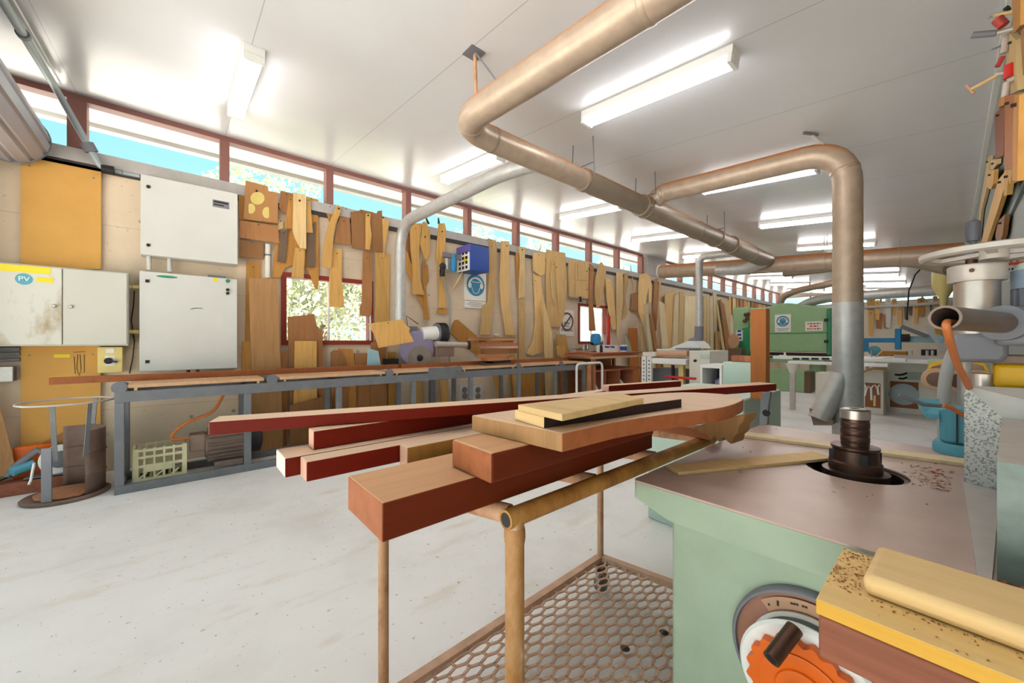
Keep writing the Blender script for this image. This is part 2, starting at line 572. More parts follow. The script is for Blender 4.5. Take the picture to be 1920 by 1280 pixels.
# ================================================================ the setting
O0 = (0, 0, 0)
Y0, Y1 = -1.4, 22.4
RX = 0.22
struct(MB().box((-5.8, -1.6, -0.12), (2.5, 22.7, 0)), 'floor', 'floor', origin=O0)
def roof_poly(xa, xb, ya, t0, t1):
    return [(xa, ya, ceil_z(xa) + t0), (xb, ya, ceil_z(xb) + t0), (xb, ya, ceil_z(xb) + t1), (xa, ya, ceil_z(xa) + t1)]
struct(MB().prism(roof_poly(-5.85, 2.5, -1.6, 0, 0.12), (0, 24.3, 0)), 'ceiling', 'ceiling', origin=O0)
struct(MB().prism(roof_poly(-6.5, -5.86, -1.6, 0.02, 0.14), (0, 24.3, 0)), 'roof_eave', 'soffit', origin=O0)
struct(MB().box((-6.62, -1.6, ceil_z(-6.5) - 0.03), (-6.5, 22.7, ceil_z(-6.5) + 0.16)), 'trim_gutter', 'gutter', origin=O0)
# left wall with two openings
wl = MB()
WIN = [(0.973, 2.15), (6.86, 8.03)]
ZS, ZH = 1.27, 2.2
wl.box((-5.8, -1.6, 0), (-5.6, 22.6, ZS))
wl.box((-5.8, -1.6, ZH), (-5.6, 22.6, 3.05))
ys = [-1.6] + [v for w in WIN for v in w] + [22.6]
for i in range(0, len(ys), 2):
    wl.box((-5.8, ys[i], ZS), (-5.6, ys[i + 1], ZH))
wl.box((-5.8, 9.75, 3.05), (-5.6, 10.8, 3.74))
struct(wl, 'wall_left', 'concrete', origin=O0)
struct(MB().box((-5.8, -1.4, 3.052), (-5.55, 22.4, 3.178)), 'trim_1', 'sill', origin=O0)
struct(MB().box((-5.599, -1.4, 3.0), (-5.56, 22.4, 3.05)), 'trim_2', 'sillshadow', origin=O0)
struct(MB().box((-5.60, 9.75, 3.18), (-5.52, 10.8, 3.722)), 'trim_3', 'sill', origin=O0)
muls = [-1.4] + [-0.757 + 1.157 * k for k in range(10)]
bays = [(muls[i], muls[i + 1]) for i in range(len(muls) - 1)]
m2 = [10.83 + 1.157 * k for k in range(11)]
bays += [(m2[i], m2[i + 1]) for i in range(len(m2) - 1)]
wn = 0
for ya, yb in bays:
    wn += 1
    fr = MB()
    fr.box((-5.72, ya, 3.668), (-5.6, yb, 3.732))
    w = 0.065 if wn == 1 else 0.045
    fr.box((-5.74, yb - w, 3.18), (-5.6, yb + w, 3.667))
    fr.box((-5.72, ya + 0.05, 3.18), (-5.64, yb - w, 3.195))
    f = struct(fr, 'window_%d' % wn, 'maroon')
    MB().box((-5.69, ya + 0.046, 3.196), (-5.684, yb - w - 0.001, 3.667)).build('pane', 'glass', f)
for ya, yb in WIN:
    wn += 1
    fr = MB()
    fr.box((-5.72, ya, ZS), (-5.58, yb, ZS + 0.06)).box((-5.72, ya, ZH - 0.06), (-5.58, yb, ZH))
    fr.box((-5.72, ya, ZS + 0.06), (-5.58, ya + 0.06, ZH - 0.06)).box((-5.72, yb - 0.06, ZS + 0.06), (-5.58, yb, ZH - 0.06))
    f = struct(fr, 'window_%d' % wn, 'redframe')
    ym = (ya + yb) / 2
    mu = MB().box((-5.70, ym - 0.012, ZS + 0.06), (-5.66, ym + 0.012, ZH - 0.06))
    mu.box((-5.6, yb - 0.06, ZS + 0.06), (-5.578, yb - 0.035, ZH - 0.06))
    mu.build('mullion', 'white', f)
    MB().box((-5.685, ya + 0.06, ZS + 0.06), (-5.68, yb - 0.06, ZH - 0.06)).build('pane', 'glass', f)
# right wall: beside the far half of the hall, then stepping out beside the camera
struct(MB().box((RX, 2.6, 0), (RX + 0.15, 22.6, 3.2)), 'wall_right', 'greywall', origin=O0)
struct(MB().box((RX + 0.15, 2.6, 0), (2.4, 2.75, 3.2)), 'wall_return', 'greywall', origin=O0)
struct(MB().box((2.3, -1.6, 0), (2.45, 2.6, 3.2)), 'wall_side', 'plaster', origin=O0)
struct(MB().box((RX - 0.03, 2.6, ceil_z(RX) - 0.035), (RX, 22.4, ceil_z(RX) - 0.002)), 'trim_4', 'white', origin=O0)
struct(MB().box((RX - 0.012, 2.6, 2.0), (RX, 22.4, 2.02)).box((RX - 0.006, 2.6, 2.02), (RX, 22.4, 2.62)), 'trim_5', 'darkwall', origin=O0)
# far wall with a high strip of windows
fw = MB()
fw.box((-5.8, 22.4, 0), (RX + 0.2, 22.6, 3.0)).box((-5.8, 22.4, 3.5), (RX + 0.2, 22.6, 3.75))
struct(fw, 'wall_far', 'plaster', origin=O0)
xs = [-5.6, -4.4, -3.2, -2.0, -0.8, RX]
for i in range(5):
    wn += 1
    fr = MB().box((xs[i], 22.4, 3.0), (xs[i + 1], 22.5, 3.03)).box((xs[i], 22.4, 3.47), (xs[i + 1], 22.5, 3.5))
    fr.box((xs[i], 22.4, 3.03), (xs[i] + 0.05, 22.5, 3.47))
    f = struct(fr, 'window_%d' % wn, 'maroon')
    MB().box((xs[i] + 0.05, 22.45, 3.03), (xs[i + 1], 22.455, 3.47)).build('pane', 'glass', f)
# wall behind the camera with the raised roller door
bw = MB()
bw.box((-5.8, -1.6, 0), (-5.25, -1.42, 3.74)).box((-5.25, -1.6, 3.0), (1.9, -1.42, 3.6)).box((1.9, -1.6, 0), (2.45, -1.42, 3.2))  # unseen part of the opening, widened to bring more daylight onto the foreground
struct(bw, 'wall_back', 'plaster', origin=O0)
dr = MB()
prof = []
nsl = 13
cy, cz, rr = -1.13, 3.13, 0.235
pts = []
for i in range(nsl):
    for dt, q in ((0.06, rr * 0.93), (0.2, rr), (0.8, rr), (0.94, rr * 0.93)):
        t = 2 * PI * (i + dt) / nsl
        pts.append((-5.43, cy + q * math.cos(t), cz + q * math.sin(t)))
dr.prism(pts, (7.2, 0, 0))  # drum lengthened out of view to span the widened opening
d = struct(dr, 'door_1', 'shutter', smooth=0)
MB().cyl((-5.44, cy, cz), (-5.431, cy, cz), rr * 1.03, 40).build('end_plate', 'greyplastic', d)
MB().box((-5.24, -1.41, 0), (-5.16, -1.36, 2.9)).build('guide_rail', 'shutter', d)
# ---------------------------------------------------------------- outside
struct(MB().box((-60, -45, -0.3), (60, 70, -0.14)), 'ground', 'ground', origin=O0)
def tree(x, y, h, r, seed, label):
    rnd = random.Random(seed)
    root = thing('garden_tree', (x, y, -0.14), label, 'tree', 'trees outside the windows')
    tr = MB().tube([(x, y, -0.14), (x + 0.1, y, h * 0.4), (x - 0.1, y + 0.1, h * 0.75)], [0.16, 0.12, 0.05], 8)
    for k in range(5):
        a = k * 1.3 + seed
        tr.tube([(x, y, h * (0.25 + 0.08 * k)), (x + r * 0.6 * math.cos(a), y + r * 0.6 * math.sin(a), h * (0.5 + 0.08 * k))], [0.06, 0.02], 6)
    tr.build('trunk', 'bark', root)
    fo = MB()
    blobs = [(Vector((x + rnd.uniform(-1, 1) * r * 0.7, y + rnd.uniform(-1, 1) * r * 0.55, h * rnd.uniform(0.18, 0.86))), r * rnd.uniform(0.3, 0.55)) for _ in range(16)]
    blobs.append((Vector((x, y, h - r * 0.4)), r * 0.4))
    for c, q in blobs:
        for _ in range(330):
            p = c + Vector((rnd.gauss(0, 1), rnd.gauss(0, 1), rnd.gauss(0, 0.8))).normalized() * q * rnd.uniform(0.55, 1.05)
            a = Vector((rnd.uniform(-1, 1), rnd.uniform(-1, 1), rnd.uniform(-1, 1))).normalized()
            b = a.orthogonal()
            s = rnd.uniform(0.03, 0.075)
            fo._add([p - a * s * 1.6, p + b * s * 0.6, p + a * s * 1.6, p - b * s * 0.6], [(0, 1, 2, 3)])
    fo.build('foliage', 'leaf', root, smooth=0)
TREES = [(-17.5, 2.2, 8.6, 2.2, 'bushy pale tree outside, seen over the brown templates and through the long window'),
         (-11.0, 2.9, 4.0, 1.9, 'low bushy tree outside, filling the long red framed window'),
         (-19.0, 14.0, 8.6, 2.2, 'pale tree outside, first one seen above the plywood bow template'),
         (-20.0, 20.0, 9.4, 2.4, 'pale tree outside above the square template with drawn lines'),
         (-18.0, 26.0, 8.6, 2.3, 'pale tree outside above the pointed leaf template'),
         (-17.0, 32.0, 7.6, 2.2, 'pale tree outside behind the grey wall pier'),
         (-14.0, 9.6, 3.9, 1.6, 'low shrub like tree outside at the far edge of the long window')]
for i, (x, y, h, r, l) in enumerate(TREES):
    tree(x, y, h, r, i + 3, l)
hs = MB().box((-13.4, 15.4, -0.14), (-10, 19, 2.3))
hr = thing('neighbour_building', (-11.7, 17.2, -0.14), 'low white building outside the small window behind the blue router', 'building')
hs.build('wall_sheet', 'white', hr)
MB().prism([(-13.7, 15.1, 2.3), (-9.7, 15.1, 2.3), (-11.7, 15.1, 3.0)], (0, 4.2, 0)).build('gable_roof', 'soffit', hr)
# ---------------------------------------------------------------- ceiling lights
def lamp(x0, x1, y, label):
    zc = ceil_z((x0 + x1) / 2)
    root = thing('fluorescent_light', ((x0 + x1) / 2, y, zc - 0.1), label, 'light', 'ceiling tube lights')
    a, b = Vector((x0, y, ceil_z(x0))), Vector((x1, y, ceil_z(x1)))
    dn = Vector((-0.1, 0, -1)).normalized()
    d = (b - a).normalized()
    MB().bar(a + dn * 0.029, b + dn * 0.029, 0.135, 0.056, up=dn).build('housing', 'white', root)
    pr = []
    for yy, hh in ((-0.058, 0.0575), (-0.06, 0.085), (-0.046, 0.105), (0.046, 0.105), (0.06, 0.085), (0.058, 0.0575)):
        pr.append(a + d * 0.03 + dn * hh + Vector((0, yy, 0)))
    MB().prism(pr, (b - a) - d * 0.06).build('diffuser', 'lamp', root)
    for q, s in ((a, 1), (b, -1)):
        MB().bar(q + dn * 0.083 + d * 0.002 * s, q + dn * 0.083 + d * 0.029 * s, 0.134, 0.05, up=dn).build('end_cap', 'white', root)
    return root
rows = [0.42, 2.8, 5.25, 7.6, 10.05, 12.6, 15.1, 17.4, 19.8]
ordn = ['first', 'second', 'third', 'fourth', 'fifth', 'sixth', 'seventh', 'eighth', 'last']
La = lamp(-4.66, -3.4, rows[0], 'ceiling tube light of the window side row, first one beside the roller door')
Lb = lamp(-2.19, -0.94, rows[1], 'long lit ceiling tube light directly beyond the big elbow of the duct')
for i, y in enumerate(rows):
    if i != 0:
        clone(La, (0, y - rows[0], 0), '%s ceiling tube light counted from the roller door in the row along the windows' % ordn[i])
    if i != 1:
        clone(Lb, (0, y - rows[1], 0), '%s ceiling tube light counted from the roller door in the row beside the grey wall' % ordn[i])
# ---------------------------------------------------------------- daylight
w = bpy.data.worlds.new('sky')
bpy.context.scene.world = w
w.use_nodes = True
nt = w.node_tree
bg = nt.nodes['Background']
tc = nt.nodes.new('ShaderNodeTexCoord')
sx = nt.nodes.new('ShaderNodeSeparateXYZ')
nt.links.new(tc.outputs['Generated'], sx.inputs[0])
rp = nt.nodes.new('ShaderNodeValToRGB')
rp.color_ramp.elements[0].position = 0.0
rp.color_ramp.elements[0].color = (0.38, 0.47, 0.49, 1)
rp.color_ramp.elements[1].position = 0.38
rp.color_ramp.elements[1].color = (0.165, 0.41, 0.46, 1)
e3 = rp.color_ramp.elements.new(0.62)
e3.color = (0.40, 0.42, 0.43, 1)
nt.links.new(sx.outputs['Z'], rp.inputs['Fac'])
nt.links.new(rp.outputs['Color'], bg.inputs['Color'])
bg.inputs['Strength'].default_value = 1.0
sun = bpy.data.lights.new('sun', 'SUN')
sun.energy = 17.0
sun.angle = 0.01
sun.color = (1.0, 0.96, 0.9)
so = bpy.data.objects.new('sun', sun)
C.objects.link(so)
so.rotation_euler = Vector((-0.6, -0.2, -0.75)).to_track_quat('-Z', 'Y').to_euler()
so.location = (20, 10, 30)
sc = bpy.context.scene
sc.view_settings.view_transform = 'Standard'
sc.view_settings.look = 'None'
sc.view_settings.gamma = 1.0
sc.view_settings.exposure = 1.3
sc.cycles.use_denoising = True
sc.cycles.max_bounces = 8
sc.cycles.diffuse_bounces = 5
sc.cycles.glossy_bounces = 3
sc.cycles.transparent_max_bounces = 8
sc.cycles.caustics_reflective = False
sc.cycles.caustics_refractive = False
sc.cycles.sample_clamp_indirect = 6.0
# ================================================================ along the window wall
# ---- electrical boxes
def wall_box(name, px0, py0, px1, py1, front, mat, label, cat, doors=1, parent=None):
    """an enclosure whose front stands at x = WX + front"""
    a = W(px0, py0, front)
    b = W(px1, py1, front)
    y0, y1, z1, z0 = a.y, b.y, a.z, b.z
    root = thing(name, (WX, (y0 + y1) / 2, z0), label, cat)
    x = WX + front
    MB().box((WX + 0.012, y0, z0), (x - 0.024, y1, z1)).build('body', mat, root, bevel=0.004)
    MB().box((WX + 0.001, y0 + 0.02, z0 + 0.02), (WX + 0.0115, y1 - 0.02, z1 - 0.02)).build('wall_mount', mat, root)
    return root, x, y0, y1, z0, z1
r, x, y0, y1, z0, z1 = wall_box('electrical_cabinet', 263, 325, 446, 496, 0.2, 'box', 'grey steel electrical cabinet high on the wall under the clerestory, beside the brown oval template', 'cabinet')
dd = MB().box((x - 0.022, y0 + 0.002, z0 + 0.002), (x, y1 - 0.002, z1 - 0.002)).build('door', 'box', r, bevel=0.003)
for zz in (z1 - 0.12, z0 + 0.1):
    MB().cyl((x, y0 + 0.06, zz), (x + 0.012, y0 + 0.06, zz), 0.016, 16).build('lock', 'black', dd)
pl = MB().box((x, y1 - 0.23, z1 - 0.2), (x + 0.003, y1 - 0.08, z1 - 0.12))
pb = pl.build('rating_plate', 'greyplastic', dd)
MB().box((x + 0.0032, y1 - 0.22, z1 - 0.15), (x + 0.004, y1 - 0.09, z1 - 0.13)).box((x + 0.0032, y1 - 0.22, z1 - 0.18), (x + 0.004, y1 - 0.13, z1 - 0.165)).build('plate_text_lines', 'ink', r)
for yy in (y0 + 0.06, y0 + 0.22):
    MB().cyl((WX + 0.1, yy, z0 - 0.14), (WX + 0.1, yy, z0 + 0.002), 0.02, 12).build('cable_gland', 'box', r)
r, x, y0, y1, z0, z1 = wall_box('electrical_cabinet', 261, 507, 445, 690, 0.2, 'box', 'pale grey square electrical cabinet with scuffed door, standing out below the higher cabinet', 'cabinet')
dd = MB().box((x - 0.022, y0 + 0.002, z0 + 0.002), (x, y1 - 0.002, z1 - 0.002)).build('door', 'box', r, bevel=0.003)
for zz in (z1 - 0.1, z0 + 0.1):
    MB().box((x, y0 + 0.045, zz - 0.015), (x + 0.008, y0 + 0.075, zz + 0.015)).build('hinge_lock', 'black', dd)
MB().lathe([(0.025, 0), (0.025, 0.003), (0.001, 0.0035)], (x, y1 - 0.2, z1 - 0.03), (1, 0, 0)).build('yellow_lamp', 'label', dd)
MB().lathe([(0.02, 0), (0.02, 0.012), (0.012, 0.02)], (x, y1 - 0.09, z1 - 0.03), (1, 0, 0)).build('green_lamp', 'greendark', dd)
for dz in (0.13, 0.17):
    MB().cyl((x, y1 - 0.09, z1 - dz), (x + 0.015, y1 - 0.09, z1 - dz), 0.016, 14).build('selector_knob', 'black', dd)
el = [(x + 0.001, y0 + 0.21 + 0.085 * math.cos(t * PI / 10), z1 - 0.04 + 0.013 * math.sin(t * PI / 10)) for t in range(20)]
MB().prism(el, (0.002, 0, 0)).build('badge', 'greendark', dd)
MB().tube([(x + 0.001, y0 + 0.4, z0 + 0.66), (x + 0.002, y0 + 0.45, z0 + 0.672), (x + 0.002, y0 + 0.5, z0 + 0.67)], 0.003, 6).build('scuff_mark', 'ink', dd)
MB().box((x - 0.12, y0 + 0.55, z1 + 0.001), (x - 0.06, y1 - 0.1, z1 + 0.03)).build('top_flange', 'greyplastic', r)
for yy in (0.38, 0.46):
    MB().cyl((WX + 0.1, y0 + yy, z0 - 0.16), (WX + 0.1, y0 + yy, z0 + 0.002), 0.016, 10).build('cable_tail', 'redframe', r)
# meter cabinet with two doors
a = W(-8, 490, 0.25)
b = W(240, 648, 0.25)
x = WX + 0.25
ya, yb, zb, zt = -1.38, b.y, b.z, W(240, 511, 0.25).z
root = thing('meter_cabinet', (WX, (ya + yb) / 2, zb), 'wide two door grey meter cabinet with brown stains and yellow warning strips', 'cabinet')
MB().box((WX + 0.045, ya, zb), (x - 0.022, yb, zt)).build('body', 'box2', root, bevel=0.004)
ym = W(117, 600, 0.25).y
d1 = MB().box((x - 0.02, ya + 0.005, zb + 0.012), (x, ym - 0.003, zt - 0.012)).build('door', 'stainbox', root, 'stained door with stickers', bevel=0.003)
d2 = MB().box((x - 0.02, ym + 0.003, zb + 0.012), (x, yb - 0.008, zt - 0.012)).build('door', 'box2', root, 'clean plain door', bevel=0.003)
for q, dq in ((-0.05, d1), (0.05, d2)):
    zz = W(112, 574, 0.25).z
    MB().lathe([(0.016, 0), (0.016, 0.01), (0.011, 0.022)], (x, ym + q, zz), (1, 0, 0)).build('lock_knob', 'steel', dq)
MB().box((x, ya + 0.02, zt - 0.075), (x + 0.002, W(95, 520, 0.25).y, zt - 0.015)).build('warning_strip', 'label', d1)
p = W(84, 525, 0.25)
MB().box((x, W(68, 520, 0.25).y, p.z - 0.02), (x + 0.002, W(100, 520, 0.25).y, p.z + 0.025)).build('small_yellow_sticker', 'label', d1)
p = W(45, 523, 0.25)
MB().lathe([(0.05, 0), (0.05, 0.002)], (x, p.y, p.z), (1, 0, 0), 32).build('round_sticker', 'teal', d1)
FONT = {}
def text(s, size, loc, right, up, mat, parent, name='lettering', align='CENTER', depth=0.0006):
    """letters as flat raised geometry; right and up span the surface they sit on"""
    cu = bpy.data.curves.new(name, 'FONT')
    cu.body = s
    cu.size = size
    cu.align_x = align
    cu.align_y = 'CENTER'
    cu.extrude = depth
    tmp = bpy.data.objects.new('tmp_text', cu)
    C.objects.link(tmp)
    dg = bpy.context.evaluated_depsgraph_get()
    me = bpy.data.meshes.new_from_object(tmp.evaluated_get(dg))
    bpy.data.objects.remove(tmp)
    right = Vector(right).normalized()
    up = Vector(up).normalized()
    nn = right.cross(up)
    m3 = Matrix((right, up, nn)).transposed()
    me.transform(m3.to_4x4())
    me.materials.clear()
    me.materials.append(M[mat])
    o = bpy.data.objects.new(name, me)
    C.objects.link(o)
    loc = Vector(loc)
    if parent is not None:
        o.parent = parent
        q = parent
        while q is not None:
            loc = loc - q.location
            q = q.parent
    o.location = loc
    return o
def faint_lines(widths, height, gap, loc, right, up, mat, parent):
    """print too small to read in the photograph: broken rows of dashes"""
    right, up = Vector(right), Vector(up)
    nn = right.cross(up)
    rr = random.Random(len(widths) * 7)
    mb = MB()
    for i, w in enumerate(widths):
        c = Vector(loc) + up * ((len(widths) - 1) / 2 - i) * gap
        x = -w / 2
        while x < w / 2:
            l = min(rr.uniform(0.6, 2.2) * height, w / 2 - x)
            p = c + right * x
            mb.hexa([p - up * height / 2, p + right * l - up * height / 2, p + right * l + up * height / 2, p + up * height / 2] + [q + nn * 0.0006 for q in (p - up * height / 2, p + right * l - up * height / 2, p + right * l + up * height / 2, p + up * height / 2)])
            x += l + height * 0.5
    return mb.build('lettering', mat, parent)
RY, UZ = (0, 1, 0), (0, 0, 1)
text('PV', 0.06, (x + 0.0035, p.y, p.z), RY, UZ, 'white', d1)
# particle board panels and bits fixed to the wall
def panel(name, pts, off, th, mat, label, cat, bevel=0.0):
    return MB().prism([W(px, py, off) for px, py in pts], (th, 0, 0)).build(name, mat, None, label, cat, bevel=bevel)
panel('backing_board', [(40, 287), (190, 318), (190, 505), (40, 505)], 0.02, 0.02, 'fibre', 'yellow particle board panel screwed to the wall above the meter cabinet', 'board')
panel('backing_board', [(40, 645), (189, 645), (189, 838), (40, 838)], 0.02, 0.02, 'fibre', 'yellow particle board panel below the meter cabinet with pencil sketch', 'board')
for bo in [q for q in C.objects if q.name.startswith('backing_board')]:
    for u in (-1, 1):
        p = bo.location + Vector((0.0105, 0.4 * u * bo.dimensions.y, bo.dimensions.z * 0.9))
        MB().cyl(p, p + Vector((0.003, 0, 0)), 0.008, 10).build('mounting_screw', 'greyplastic', bo)
lb = W(116, 667, 0.041)
br = [o for o in C.objects if o.name == 'backing_board.001'][0]
MB().box((lb.x, lb.y - 0.05, lb.z - 0.016), (lb.x + 0.002, lb.y + 0.05, lb.z + 0.016)).build('yellow_sticker', 'label', br)
sk = MB()
for pp in ([(138, 660), (160, 659)], [(139, 668), (141, 700), (158, 698), (158, 664)], [(146, 664), (144, 690), (149, 705), (152, 690), (150, 664)]):
    sk.tube([W(u, v, 0.0415) for u, v in pp], 0.0022, 5)
sk.build('pencil_sketch', 'ink', br)
r, x, y0, y1, z0, z1 = wall_box('isolator_switch', 182, 650, 230, 698, 0.14, 'yellowpale', 'cream yellow isolator switch box with black rotary handle under the meter cabinet', 'switch')
fr = MB().box((x - 0.022, y0 + 0.002, z0 + 0.002), (x, y1 - 0.002, z1 - 0.002)).build('cover', 'yellowpale', r, bevel=0.004)
MB().box((x, y0 + 0.055, z0 + 0.07), (x + 0.003, y1 - 0.055, z0 + 0.17)).build('switch_plate', 'white', fr)
ymid = (y0 + y1) / 2
MB().lathe([(0.03, 0.003), (0.03, 0.02), (0.02, 0.03)], (x, ymid - 0.01, z0 + 0.12), (1, 0, 0)).bar((x + 0.03, ymid - 0.02, z0 + 0.125), (x + 0.03, ymid + 0.055, z0 + 0.105), 0.016, 0.02, up=(1, 0, 0)).build('rotary_handle', 'black', fr)
MB().box((x, y0 + 0.06, z1 - 0.06), (x + 0.003, y1 - 0.06, z1 - 0.02)).build('indicator_plate', 'white', fr)
r, x, y0, y1, z0, z1 = wall_box('junction_box', -20, 688, 24, 715, 0.12, 'greyplastic', 'small grey junction box beside the lower yellow panel', 'box')
MB().box((x - 0.022, y0, z0), (x, y1, z1)).build('cover', 'galvclean', r, bevel=0.003)
tb = MB()
for py in (655, 665, 676):
    tb.tube([W(-30, py, 0.04), W(38, py - 2, 0.04)], 0.018, 10)
tb.build('conduit_run', 'greyplastic', None, 'three dark conduits running along the wall into the lower yellow panel', 'pipe')
def conduit(pts, r, mat, label, off=0.04, cat='pipe', rad=0.06, name='conduit_pipe'):
    o = MB().tube(bend([W(u, v, off) for u, v in pts], rad), r, 12).build(name, mat, None, label, cat)
    p = W(pts[0][0], pts[0][1], off).lerp(W(pts[-1][0], pts[-1][1], off), 0.3)
    q = W(pts[0][0], pts[0][1], off).lerp(W(pts[-1][0], pts[-1][1], off), 0.34)
    MB().cyl(p, q, r * 1.2, 12).build('mounting_clip', 'greyplastic', o)
    return o
root = thing('service_conduit', W(189, 312, 0.09), 'grey conduit crossing the ceiling and dropping past the first window mullion to the sill', 'pipe')
pc0 = Vector((-3.2, -0.86, ceil_z(-3.2) - 0.06))
pc1 = Vector((-5.40, -0.86, ceil_z(-5.4) - 0.07))
pth = [pc0, pc1, W(188, 313, 0.09), W(212, 319, 0.09)]
MB().tube(bend(pth, 0.2), 0.027, 14).build('tube', 'conduit', root)
MB().tube([pc0 + Vector((0, 0.045, 0.02)), pc1 + Vector((0.1, 0.045, 0.02))], 0.007, 8).build('thin_wire', 'white', root)
for t in (0.0, 0.55):
    q = pc0.lerp(pc1, t)
    MB().cyl(q, q + Vector((-0.05, 0, 0.005)), 0.036, 14).build('saddle_clip', 'greyplastic', root)
q = W(178, 270, 0.09)
q = pth[1].lerp(pth[2], 0.68)
q2 = pth[1].lerp(pth[2], 0.8)
MB().cyl(q, q2, 0.05, 14).build('coupling', 'greyplastic', root)
MB().cyl(W(190, 316, 0.09), W(214, 320, 0.09), 0.042, 12).build('end_elbow', 'black', root)
conduit([(214, 321), (262, 330)], 0.02, 'conduit', 'thin grey conduit from the elbow to the high cabinet')
for py, t in ((538, 'upper'), (622, 'lower')):
    conduit([(241, py), (261, py)], 0.02, 'yellowpale', '%s short cream conduit joining the meter cabinet and the square cabinet' % t, 0.09)
MB().tube([W(u, v, 0.03) for u, v in ((252, 545), (250, 575), (246, 600), (252, 640), (249, 670), (243, 700))], 0.005, 6).build('hanging_cable', 'black', None, 'thin dark cable hanging between the two lower cabinets', 'cable')
conduit([(502, 458), (502, 521)], 0.03, 'cream', 'cream plastic pipe on the wall above the tall weathered plank', 0.032)

